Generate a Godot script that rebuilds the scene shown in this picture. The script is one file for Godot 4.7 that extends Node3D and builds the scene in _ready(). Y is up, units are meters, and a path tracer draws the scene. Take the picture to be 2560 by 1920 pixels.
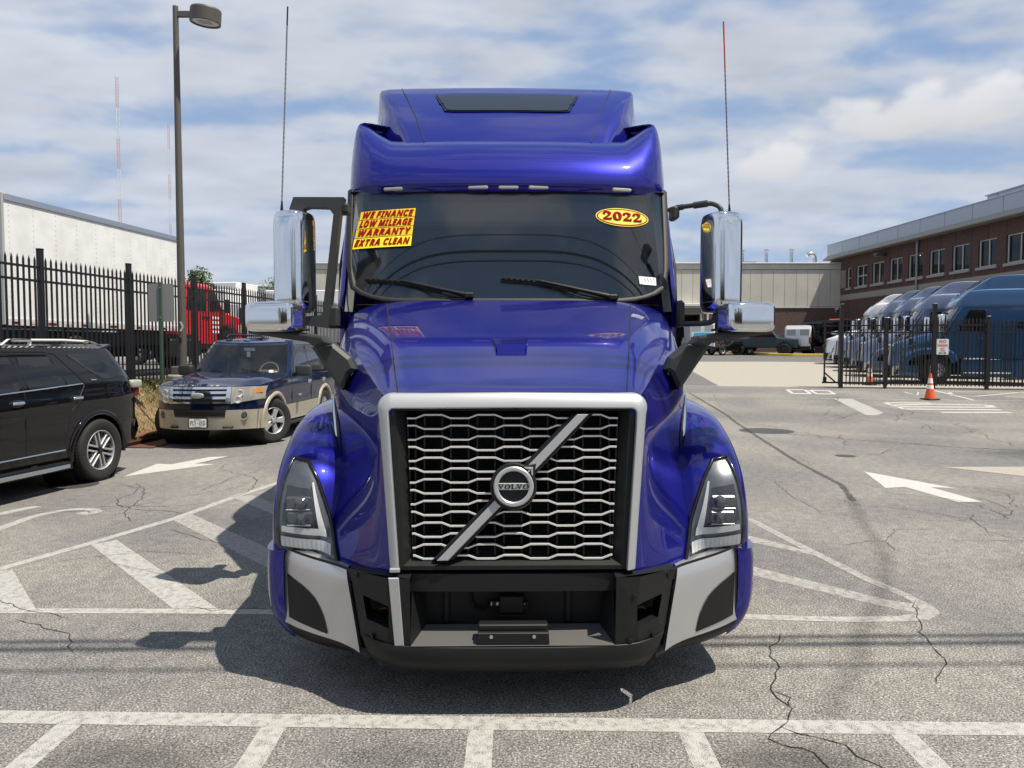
extends Node3D

# ---------- mesh building ----------
class MB:
	var v := PackedVector3Array()
	var n := PackedVector3Array()
	var uv := PackedVector2Array()
	var ix := PackedInt32Array()
	var xf := Transform3D()
	var us := 1.0

	func vert(p: Vector3, nn: Vector3, t := Vector2.ZERO) -> int:
		v.append(xf * p)
		n.append((xf.basis * nn).normalized())
		uv.append(t)
		return v.size() - 1

	# flat polygon whose normal is turned to agree with out
	func face(pts: Array, out: Vector3) -> void:
		var nn := Vector3.ZERO
		for i in pts.size():
			nn += pts[i].cross(pts[(i + 1) % pts.size()])
		if nn.length() < 1e-12:
			return
		nn = nn.normalized()
		var q := pts.duplicate()
		if nn.dot(out) < 0.0:
			q.reverse()
			nn = -nn
		var a := nn.abs()
		var b := v.size()
		for p in q:
			var t := Vector2(p.x, p.y)
			if a.y > a.x and a.y > a.z:
				t = Vector2(p.x, p.z)
			elif a.x > a.z:
				t = Vector2(p.z, p.y)
			vert(p, nn, t * us)
		for i in range(1, q.size() - 1):
			ix.append_array([b, b + i + 1, b + i])

	func box(c: Vector3, s: Vector3, bev := 0.0, b := Basis()) -> void:
		var h := s * 0.5
		var e := minf(bev, minf(h.x, minf(h.y, h.z)) * 0.9)
		var cor := {}
		for k in 8:
			var g := Vector3(1 if k & 1 else -1, 1 if k & 2 else -1, 1 if k & 4 else -1)
			for ax in 3:
				var q := h - Vector3(e, e, e)
				q[ax] = h[ax]
				cor[k * 3 + ax] = c + b * (q * g)
		for ax in 3:
			var o1 := 1 << ((ax + 1) % 3)
			var o2 := 1 << ((ax + 2) % 3)
			var bit := 1 << ax
			for sgn in [0, 1]:
				var k0: int = bit * sgn
				var out := Vector3.ZERO
				out[ax] = 1.0 if sgn else -1.0
				face([cor[k0 * 3 + ax], cor[(k0 | o1) * 3 + ax], cor[(k0 | o1 | o2) * 3 + ax], cor[(k0 | o2) * 3 + ax]], b * out)
			if e > 0.0:
				var a1 := (ax + 1) % 3
				var a2 := (ax + 2) % 3
				for s1 in [0, 1]:
					for s2 in [0, 1]:
						var k1: int = o1 * s1 + o2 * s2
						var k2: int = k1 + bit
						var out2 := Vector3.ZERO
						out2[a1] = 1.0 if s1 else -1.0
						out2[a2] = 1.0 if s2 else -1.0
						face([cor[k1 * 3 + a1], cor[k2 * 3 + a1], cor[k2 * 3 + a2], cor[k1 * 3 + a2]], b * out2)
		if e > 0.0:
			for k in 8:
				var g := Vector3(1 if k & 1 else -1, 1 if k & 2 else -1, 1 if k & 4 else -1)
				face([cor[k * 3], cor[k * 3 + 1], cor[k * 3 + 2]], b * g)

	# rows of points; normal is (row step) x (column step), or the other way with flip
	func grid(P: Array, flip := false, uvs := Vector2.ONE, smooth := true) -> void:
		var R := P.size()
		var C: int = P[0].size()
		if not smooth:
			for i in R - 1:
				for j in C - 1:
					var ti: Vector3 = P[i + 1][j] - P[i][j] + P[i + 1][j + 1] - P[i][j + 1]
					var tj: Vector3 = P[i][j + 1] - P[i][j] + P[i + 1][j + 1] - P[i + 1][j]
					var o := ti.cross(tj)
					face([P[i][j], P[i + 1][j], P[i + 1][j + 1], P[i][j + 1]], -o if flip else o)
			return
		var b := v.size()
		for i in R:
			for j in C:
				var ti: Vector3 = P[mini(i + 1, R - 1)][j] - P[maxi(i - 1, 0)][j]
				var tj: Vector3 = P[i][mini(j + 1, C - 1)] - P[i][maxi(j - 1, 0)]
				if ti.length() < 1e-7:
					ti = P[mini(i + 1, R - 1)][C / 2] - P[maxi(i - 1, 0)][C / 2]
				if tj.length() < 1e-7:
					var k := i + 1 if i == 0 else i - 1
					tj = P[k][mini(j + 1, C - 1)] - P[k][maxi(j - 1, 0)]
				var nn := ti.cross(tj)
				if flip:
					nn = -nn
				vert(P[i][j], nn, Vector2(float(j) / (C - 1), float(i) / (R - 1)) * uvs)
		for i in R - 1:
			for j in C - 1:
				var a := b + i * C + j
				if flip:
					ix.append_array([a, a + C, a + C + 1, a, a + C + 1, a + 1])
				else:
					ix.append_array([a, a + C + 1, a + C, a, a + 1, a + C + 1])

	func tube(path: Array, r, sides := 8, caps := true) -> void:
		var N := path.size()
		var P := []
		var up := Vector3.UP
		var t0: Vector3 = (path[1] - path[0]).normalized()
		if absf(t0.dot(up)) > 0.9:
			up = Vector3.RIGHT
		var side := t0.cross(up).normalized()
		for i in N:
			var t: Vector3 = (path[mini(i + 1, N - 1)] - path[maxi(i - 1, 0)]).normalized()
			side = (side - t * side.dot(t)).normalized()
			var o := side.cross(t)
			var rr: float = r[i] if r is Array else r
			var row := PackedVector3Array()
			for k in sides + 1:
				var a := TAU * k / sides
				row.append(path[i] + (side * cos(a) + o * sin(a)) * rr)
			P.append(row)
		grid_closed(P)
		if caps:
			face(Array(P[0]).slice(0, sides), path[0] - path[1])
			face(Array(P[N - 1]).slice(0, sides), path[N - 1] - path[N - 2])

	# a grid whose first and last columns coincide; normals point away from the row's centre
	func grid_closed(P: Array) -> void:
		var R := P.size()
		var C: int = P[0].size()
		var b := v.size()
		for i in R:
			var cen := Vector3.ZERO
			for j in C - 1:
				cen += P[i][j]
			cen /= C - 1
			for j in C:
				var ti: Vector3 = P[mini(i + 1, R - 1)][j] - P[maxi(i - 1, 0)][j]
				var tj: Vector3 = P[i][(j + 1) % (C - 1) if j == C - 1 else j + 1] - P[i][C - 2 if j == 0 else j - 1]
				var nn := ti.cross(tj)
				if nn.dot(P[i][j] - cen) < 0.0:
					nn = -nn
				vert(P[i][j], nn, Vector2(float(j) / (C - 1), float(i) / maxf(1, R - 1)))
		for i in R - 1:
			for j in C - 1:
				var a := b + i * C + j
				var fn: Vector3 = (v[a + C] - v[a]).cross(v[a + 1] - v[a])
				if fn.dot(n[a]) < 0.0:
					ix.append_array([a, a + C, a + C + 1, a, a + C + 1, a + 1])
				else:
					ix.append_array([a, a + C + 1, a + C, a, a + 1, a + C + 1])

	# profile of (radius, height) turned about the y axis of x; every segment keeps its crease unless smooth
	func lathe(prof: Array, seg := 24, x := Transform3D(), smooth := false) -> void:
		var keep := xf
		xf = xf * x
		for i in prof.size() - 1:
			var p0: Vector2 = prof[i]
			var p1: Vector2 = prof[i + 1]
			var d := p1 - p0
			var nr0 := Vector2(d.y, -d.x).normalized()
			var nr1 := nr0
			if smooth:
				if i > 0:
					var e: Vector2 = p1 - prof[i - 1]
					nr0 = Vector2(e.y, -e.x).normalized()
				if i < prof.size() - 2:
					var e2: Vector2 = prof[i + 2] - p0
					nr1 = Vector2(e2.y, -e2.x).normalized()
			var b := v.size()
			for k in seg + 1:
				var a := TAU * k / seg
				var c := Vector3(cos(a), 0, sin(a))
				vert(c * p0.x + Vector3.UP * p0.y, c * nr0.x + Vector3.UP * nr0.y, Vector2(float(k) / seg, 0))
				vert(c * p1.x + Vector3.UP * p1.y, c * nr1.x + Vector3.UP * nr1.y, Vector2(float(k) / seg, 1))
			for k in seg:
				var q := b + k * 2
				var fn: Vector3 = (v[q + 3] - v[q]).cross(v[q + 1] - v[q]) if p1.x > 1e-6 else (v[q + 2] - v[q]).cross(v[q + 1] - v[q])
				if fn.dot(n[q]) > 0.0:
					ix.append_array([q, q + 1, q + 3, q, q + 3, q + 2])
				else:
					ix.append_array([q, q + 3, q + 1, q, q + 2, q + 3])
		xf = keep

	# polygon in the x-y plane of x, from z = 0 to z = depth, front edge chamfered
	func prism(poly: PackedVector2Array, depth: float, x := Transform3D(), bev := 0.0) -> void:
		var keep := xf
		xf = xf * x
		if Geometry2D.is_polygon_clockwise(poly):
			poly.reverse()
		var N := poly.size()
		var ins := PackedVector2Array()
		for i in N:
			var e0 := (poly[i] - poly[(i + N - 1) % N]).normalized()
			var e1 := (poly[(i + 1) % N] - poly[i]).normalized()
			var m := (Vector2(-e0.y, e0.x) + Vector2(-e1.y, e1.x))
			m = m / maxf(0.5, m.length_squared() * 0.5) if m.length() > 1e-6 else Vector2.ZERO
			ins.append(poly[i] + m * bev)
		var tri := Geometry2D.triangulate_polygon(ins)
		for z in [0, 1]:
			var b := v.size()
			var nn := Vector3(0, 0, 1 if z else -1)
			for p in (ins if z else poly):
				vert(Vector3(p.x, p.y, depth * z), nn, p * us)
			for t in range(0, tri.size(), 3):
				var a := b + tri[t]
				var c := b + tri[t + 1]
				var d := b + tri[t + 2]
				if ((v[c] - v[a]).cross(v[d] - v[a])).dot(xf.basis * nn) > 0.0:
					ix.append_array([a, d, c])
				else:
					ix.append_array([a, c, d])
		for i in N:
			var j := (i + 1) % N
			var e := (poly[j] - poly[i])
			var out := Vector3(e.y, -e.x, 0)
			face([Vector3(poly[i].x, poly[i].y, 0), Vector3(poly[j].x, poly[j].y, 0), Vector3(poly[j].x, poly[j].y, depth - bev), Vector3(poly[i].x, poly[i].y, depth - bev)], out)
			if bev > 0.0:
				face([Vector3(poly[i].x, poly[i].y, depth - bev), Vector3(poly[j].x, poly[j].y, depth - bev), Vector3(ins[j].x, ins[j].y, depth), Vector3(ins[i].x, ins[i].y, depth)], out.normalized() + Vector3(0, 0, 1))
		xf = keep

	func mesh() -> ArrayMesh:
		var a := []
		a.resize(Mesh.ARRAY_MAX)
		a[Mesh.ARRAY_VERTEX] = v
		a[Mesh.ARRAY_NORMAL] = n
		a[Mesh.ARRAY_TEX_UV] = uv
		a[Mesh.ARRAY_INDEX] = ix
		var m := ArrayMesh.new()
		m.add_surface_from_arrays(Mesh.PRIMITIVE_TRIANGLES, a)
		return m

var M := {}
var used := {}

func numbered(c: String) -> String:
	if not used.has(c):
		used[c] = 0
		return c
	used[c] += 1
	return "%s_%03d" % [c, used[c]]

func obj(called: String, m: MB, mat: Material, parent: Node = self) -> MeshInstance3D:
	var o := MeshInstance3D.new()
	o.name = called if parent != self else numbered(called)
	o.mesh = m.mesh()
	o.material_override = mat
	parent.add_child(o, true)
	return o

func inst(called: String, mesh: Mesh, mat: Material, parent: Node, t := Transform3D()) -> MeshInstance3D:
	var o := MeshInstance3D.new()
	o.name = called if parent != self else numbered(called)
	o.mesh = mesh
	o.material_override = mat
	o.transform = t
	parent.add_child(o, true)
	return o

func tag(o: Node, label: String, category: String, group := "") -> Node:
	o.set_meta("label", label)
	o.set_meta("category", category)
	if group:
		o.set_meta("group", group)
	return o

func thing(called: String, label: String, category: String, at := Vector3.ZERO, turn := 0.0, group := "") -> Node3D:
	var o := Node3D.new()
	o.name = numbered(called)
	add_child(o, true)
	o.position = at
	o.rotation.y = turn
	tag(o, label, category, group)
	return o

func dup(o: Node3D, called: String, label: String, at: Vector3, turn: float) -> Node3D:
	var c: Node3D = o.duplicate()
	c.name = numbered(called)
	add_child(c, true)
	c.position = at
	c.rotation.y = turn
	c.set_meta("label", label)
	return c

func sub(called: String, parent: Node3D, at := Vector3.ZERO, b := Basis()) -> Node3D:
	var o := Node3D.new()
	o.name = called
	o.transform = Transform3D(b, at)
	parent.add_child(o, true)
	return o

func struct(o: Node) -> Node:
	o.set_meta("kind", "structure")
	return o

func lin(r: float, g: float, b: float, a := 1.0) -> Color:
	var c := Color(r, g, b).linear_to_srgb()
	c.a = a
	return c

func mk(key: String, c: Color, rough := 0.6, metal := 0.0, coat := 0.0) -> StandardMaterial3D:
	var m := StandardMaterial3D.new()
	m.resource_name = key
	m.albedo_color = c
	m.roughness = rough
	m.metallic = metal
	if coat > 0.0:
		m.clearcoat_enabled = true
		m.clearcoat = coat
		m.clearcoat_roughness = 0.03
	M[key] = m
	return m

func noise(freq: float, sd: int, oct := 4, type := FastNoiseLite.TYPE_SIMPLEX_SMOOTH) -> FastNoiseLite:
	var f := FastNoiseLite.new()
	f.noise_type = type
	f.frequency = freq
	f.seed = sd
	f.fractal_octaves = oct
	f.fractal_type = FastNoiseLite.FRACTAL_FBM if oct > 1 else FastNoiseLite.FRACTAL_NONE
	return f

# interpolate a table of Vector2(key, value)
func tab(t: Array, k: float) -> float:
	if k <= t[0].x:
		return t[0].y
	for i in t.size() - 1:
		if k <= t[i + 1].x:
			var p0: Vector2 = t[maxi(i - 1, 0)]
			var p1: Vector2 = t[i]
			var p2: Vector2 = t[i + 1]
			var p3: Vector2 = t[mini(i + 2, t.size() - 1)]
			var h := p2.x - p1.x
			var m1 := (p2.y - p0.y) / maxf(p2.x - p0.x, 1e-6)
			var m2 := (p3.y - p1.y) / maxf(p3.x - p1.x, 1e-6)
			var u := (k - p1.x) / h
			return (2 * u * u * u - 3 * u * u + 1) * p1.y + (u * u * u - 2 * u * u + u) * h * m1 + (-2 * u * u * u + 3 * u * u) * p2.y + (u * u * u - u * u) * h * m2
	return t[t.size() - 1].y

# smooth curve through points
func curve(pts: Array, per := 6) -> Array:
	var out := []
	for i in pts.size() - 1:
		for k in per:
			out.append(pts[i].cubic_interpolate(pts[i + 1], pts[maxi(i - 1, 0)], pts[mini(i + 2, pts.size() - 1)], float(k) / per))
	out.append(pts[pts.size() - 1])
	return out

func pv(a: Array) -> PackedVector2Array:
	var p := PackedVector2Array()
	for i in range(0, a.size(), 2):
		p.append(Vector2(a[i], a[i + 1]))
	return p

# polygon with its corners rounded
func round_poly(p: PackedVector2Array, r: float, seg := 4) -> PackedVector2Array:
	var out := PackedVector2Array()
	var N := p.size()
	for i in N:
		var a := p[(i + N - 1) % N]
		var b := p[i]
		var c := p[(i + 1) % N]
		var rr := minf(r, minf(a.distance_to(b), c.distance_to(b)) * 0.45)
		var p0 := b + (a - b).normalized() * rr
		var p1 := b + (c - b).normalized() * rr
		for k in seg + 1:
			var t := float(k) / seg
			out.append(p0.lerp(b, t).lerp(b.lerp(p1, t), t))
	return out

# height of the lot at a distance d in front of the camera
func gy(d: float) -> float:
	return minf(maxf(0.0, 0.024 * (d - 18.0)), 1.25)

func at_ground(x: float, d: float) -> Vector3:
	return Vector3(x, gy(d), -d)

func text_mesh(s: String, size: float, depth: float, font := "Droid Sans", bold := false, italic := false) -> TextMesh:
	var t := TextMesh.new()
	var f := SystemFont.new()
	f.font_names = PackedStringArray([font])
	f.font_weight = 700 if bold else 400
	f.font_italic = italic
	t.font = f
	t.text = s
	t.font_size = 64
	t.pixel_size = size / 64.0
	t.depth = depth
	t.curve_step = 2.0
	return t

# ================= the semi truck =================
# local axes: x to the right seen from the front, y up, z towards the front; s is the distance behind the bumper's face
func V(x: float, y: float, s: float) -> Vector3:
	return Vector3(x, y, -s)

func skin(m: MB, P: Array, inside: Vector3) -> void:
	var d := 0.0
	for i in range(0, P.size() - 1, maxi(1, P.size() / 6)):
		for j in range(0, P[0].size() - 1, maxi(1, P[0].size() / 6)):
			var nn: Vector3 = (P[i + 1][j] - P[i][j]).cross(P[i][j + 1] - P[i][j])
			d += nn.dot(P[i][j] - inside)
	m.grid(P, d < 0.0)

func pillow(m: MB, c: Vector3, h: Vector3, e1: float, e2: float, b := Basis(), nu := 20, nw := 40) -> void:
	var base := m.v.size()
	for i in nu + 1:
		var u := -PI / 2 + PI * i / nu
		for j in nw + 1:
			var w := TAU * j / nw
			var cu := cos(u)
			var su := sin(u)
			var cw := cos(w)
			var sw := sin(w)
			var p := Vector3(h.x * pow(absf(cu), e1) * sign(cw) * pow(absf(cw), e2), h.y * sign(su) * pow(absf(su), e1), h.z * pow(absf(cu), e1) * sign(sw) * pow(absf(sw), e2))
			var nn := Vector3(pow(absf(cu), 2 - e1) * sign(cw) * pow(absf(cw), 2 - e2) / h.x, sign(su) * pow(absf(su), 2 - e1) / h.y, pow(absf(cu), 2 - e1) * sign(sw) * pow(absf(sw), 2 - e2) / h.z)
			m.vert(c + b * p, b * nn)
	for i in nu:
		for j in nw:
			var a := base + i * (nw + 1) + j
			m.ix.append_array([a, a + nw + 2, a + nw + 1, a, a + 1, a + nw + 2])

const HOOD_W := [Vector2(0.14, 0.575), Vector2(0.19, 0.61), Vector2(0.5, 0.73), Vector2(0.9, 0.88), Vector2(1.3, 1.02), Vector2(1.75, 1.12), Vector2(2.0, 1.14)]
const HOOD_SY := [Vector2(0.14, 1.47), Vector2(0.19, 1.495), Vector2(0.5, 1.575), Vector2(0.9, 1.69), Vector2(1.3, 1.82), Vector2(1.75, 1.96), Vector2(2.0, 2.02)]
const HOOD_CY := [Vector2(0.14, 1.505), Vector2(0.19, 1.535), Vector2(0.35, 1.592), Vector2(0.6, 1.685), Vector2(0.9, 1.80), Vector2(1.3, 1.93), Vector2(1.75, 2.065), Vector2(2.0, 2.12)]
const HOOD_TS := [Vector2(0.575, 0.14), Vector2(0.61, 0.19), Vector2(0.73, 0.5), Vector2(0.88, 0.9), Vector2(1.02, 1.3), Vector2(1.12, 1.75), Vector2(1.14, 2.0)]
const ARCH_S := [Vector2(0.0, 0.47), Vector2(0.1, 0.455), Vector2(0.2, 0.5), Vector2(0.3, 0.6), Vector2(0.4, 0.79), Vector2(0.5, 1.06), Vector2(0.6, 1.4), Vector2(0.7, 1.76), Vector2(0.8, 2.08), Vector2(0.9, 2.33), Vector2(1.0, 2.46)]
const ARCH_Y := [Vector2(0.0, 0.62), Vector2(0.1, 0.79), Vector2(0.2, 0.96), Vector2(0.3, 1.11), Vector2(0.4, 1.24), Vector2(0.5, 1.34), Vector2(0.6, 1.39), Vector2(0.7, 1.40), Vector2(0.8, 1.34), Vector2(0.9, 1.17), Vector2(1.0, 0.9)]
const HOOD_MID := [Vector2(0.60, 0.16), Vector2(0.66, 0.225), Vector2(0.80, 0.50), Vector2(0.98, 0.90), Vector2(1.08, 1.20), Vector2(1.15, 1.60), Vector2(1.17, 1.75)]
const FEND_X := [Vector2(0.0, 0.80), Vector2(0.15, 0.93), Vector2(0.3, 1.03), Vector2(0.45, 1.11), Vector2(0.6, 1.185), Vector2(0.7, 1.226), Vector2(0.8, 1.256), Vector2(0.88, 1.268), Vector2(1.0, 1.272)]
const FEND_D := [Vector2(0.0, -0.16), Vector2(0.15, -0.06), Vector2(0.3, -0.012), Vector2(0.45, 0.004), Vector2(0.6, 0.0), Vector2(0.7, -0.012), Vector2(0.8, -0.038), Vector2(0.88, -0.08), Vector2(1.0, -0.26)]

func hood_pt(a: float, s: float) -> Vector3:
	var w := tab(HOOD_W, s)
	var cy := tab(HOOD_CY, s)
	var sy := tab(HOOD_SY, s)
	var h := 0.12 * a * a + 0.88 * pow(absf(a), 9.0)
	return V(a * w, lerpf(cy, sy, h), s + 0.2 * pow(a, 4) * pow(s / 1.75, 3))

func s_panel(x: float, y: float) -> float:
	var st := tab(HOOD_TS, x)
	var ytop := tab(HOOD_SY, st)
	st += 0.2 * pow(st / 1.75, 3)
	var sb := 0.115 + maxf(0.0, x - 0.59) * 0.72
	var t := clampf((y - 0.62) / (ytop - 0.62), 0.0, 1.0)
	var mid := tab(HOOD_MID, x)
	if t < 0.70:
		return lerpf(sb, mid, smoothstep(-0.10, 0.70, t))
	return lerpf(mid, maxf(st, mid), pow((t - 0.70) / 0.30, 1.6))

func fender_pt(k: float, c: float) -> Vector3:
	var s := tab(ARCH_S, k)
	var y := tab(ARCH_Y, k)
	var ds := tab(ARCH_S, k + 0.01) - tab(ARCH_S, k - 0.01)
	var dy := tab(ARCH_Y, k + 0.01) - tab(ARCH_Y, k - 0.01)
	if k < 0.01:
		ds = 0.0
		dy = 1.0
	var l := sqrt(ds * ds + dy * dy)
	var d := tab(FEND_D, c)
	return V(tab(FEND_X, c), y + ds / l * d, s - dy / l * d)

# distance behind the bumper face of the fender's front at (x, y)
func s_fender(x: float, y: float) -> float:
	var c := 0.0
	for i in FEND_X.size() - 1:
		if x <= FEND_X[i + 1].y:
			c = lerpf(FEND_X[i].x, FEND_X[i + 1].x, clampf((x - FEND_X[i].y) / (FEND_X[i + 1].y - FEND_X[i].y), 0, 1))
			break
		c = 1.0
	var k := 0.0
	for i in range(0, 60):
		if fender_pt(i / 100.0, c).y >= y:
			break
		k = i / 100.0
	var p := fender_pt(k, c)
	var q := fender_pt(k + 0.01, c)
	return -p.lerp(q, clampf((y - p.y) / maxf(q.y - p.y, 1e-5), 0, 1)).z

func s_front(x: float, y: float) -> float:
	var a := s_panel(x, y)
	var b := s_fender(x, y)
	var h := maxf(0.05 - absf(a - b), 0.0) / 0.05
	return minf(a, b) - h * h * 0.0125

# skin over a region of the front between two polylines (bottom to top), lifted
func front_patch(m: MB, le: Array, ri: Array, rows: int, cols: int, lift: float, sx: float) -> void:
	var cl := curve_lin(le, rows)
	var cr := curve_lin(ri, rows)
	var P := []
	for i in rows + 1:
		var row := PackedVector3Array()
		for j in cols + 1:
			var p: Vector2 = cl[i].lerp(cr[i], float(j) / cols)
			row.append(V(p.x * sx, p.y, s_front(p.x, p.y) - lift))
		P.append(row)
	skin(m, P, V(0.9 * sx, 0.8, 1.4))

func curve_lin(a: Array, n: int) -> Array:
	var L := [0.0]
	for i in a.size() - 1:
		L.append(L[i] + a[i].distance_to(a[i + 1]))
	var out := []
	for k in n + 1:
		var d: float = L[L.size() - 1] * k / n
		for i in a.size() - 1:
			if d <= L[i + 1] + 1e-9:
				out.append(a[i].lerp(a[i + 1], (d - L[i]) / maxf(L[i + 1] - L[i], 1e-9)))
				break
	while out.size() < n + 1:
		out.append(a[a.size() - 1])
	return out

func s_wind(x: float, y: float) -> float:
	return 1.80 + (y - 2.06) * 0.55 + 0.13 * pow(absf(x) / 1.14, 3.4)

func s_grille(y: float) -> float:
	return 0.085 + (y - 0.695) * 0.11

# half width of the grille opening's outer edge at height y
func grille_hw(y: float) -> float:
	return lerpf(0.590, 0.658, (y - 0.695) / 0.83)

# horizontal path round the truck's nose for the bumper
const NOSE := [Vector2(0.0, 0.0), Vector2(0.3, 0.002), Vector2(0.52, 0.012), Vector2(0.60, 0.03), Vector2(0.70, 0.10), Vector2(0.78, 0.19), Vector2(0.86, 0.25), Vector2(1.0, 0.315), Vector2(1.1, 0.37), Vector2(1.18, 0.43)]

func nose_band(m: MB, x0: float, x1: float, yb: Array, yt: Array, off: float, cols := 16, rows := 4, sx := 1.0, tuck := 0.0) -> void:
	# yb and yt: tables x -> height
	var P := []
	for i in rows + 1:
		var row := PackedVector3Array()
		for j in cols + 1:
			var x := lerpf(x0, x1, float(j) / cols)
			var t := float(i) / rows
			var y := lerpf(tab(yb, x), tab(yt, x), t)
			row.append(V(x * sx, y, tab(NOSE, absf(x)) - off + tuck * pow(1.0 - t, 2)))
		P.append(row)
	skin(m, P, V(0.5 * (x0 + x1) * sx, 0.4, 2.0))

func truck_wheel(parent: Node3D, at: Vector3, sx: float, dual := false) -> void:
	var w := sub("wheel", parent, at, Basis(Vector3.BACK, -PI / 2 * sx))
	var t := MB.new()
	t.lathe([Vector2(0.28, -0.13), Vector2(0.36, -0.145), Vector2(0.46, -0.145), Vector2(0.505, -0.125), Vector2(0.52, -0.10), Vector2(0.52, 0.10), Vector2(0.505, 0.125), Vector2(0.46, 0.145), Vector2(0.36, 0.145), Vector2(0.28, 0.13)], 40, Transform3D(), true)
	if dual:
		t.lathe([Vector2(0.28, -0.46), Vector2(0.46, -0.475), Vector2(0.52, -0.43), Vector2(0.52, -0.23), Vector2(0.46, -0.185), Vector2(0.28, -0.20)], 32, Transform3D(), true)
	obj("tyre", t, M.rubber, w)
	var r := MB.new()
	r.lathe([Vector2(0.29, -0.13), Vector2(0.29, 0.12), Vector2(0.275, 0.135), Vector2(0.262, 0.12), Vector2(0.25, 0.05), Vector2(0.14, 0.07), Vector2(0.12, 0.10), Vector2(0.08, 0.15), Vector2(0.05, 0.165), Vector2(0.0, 0.165)], 36)
	obj("rim", r, M.alu, w)
	var h := MB.new()
	for k in 10:
		var a := TAU * k / 10
		h.lathe([Vector2(0.03, 0.0), Vector2(0.03, 0.006), Vector2(0.0, 0.006)], 10, Transform3D(Basis(), Vector3(cos(a) * 0.2, 0.059, sin(a) * 0.2)))
	obj("hand_hole", h, M.black, w)

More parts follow.
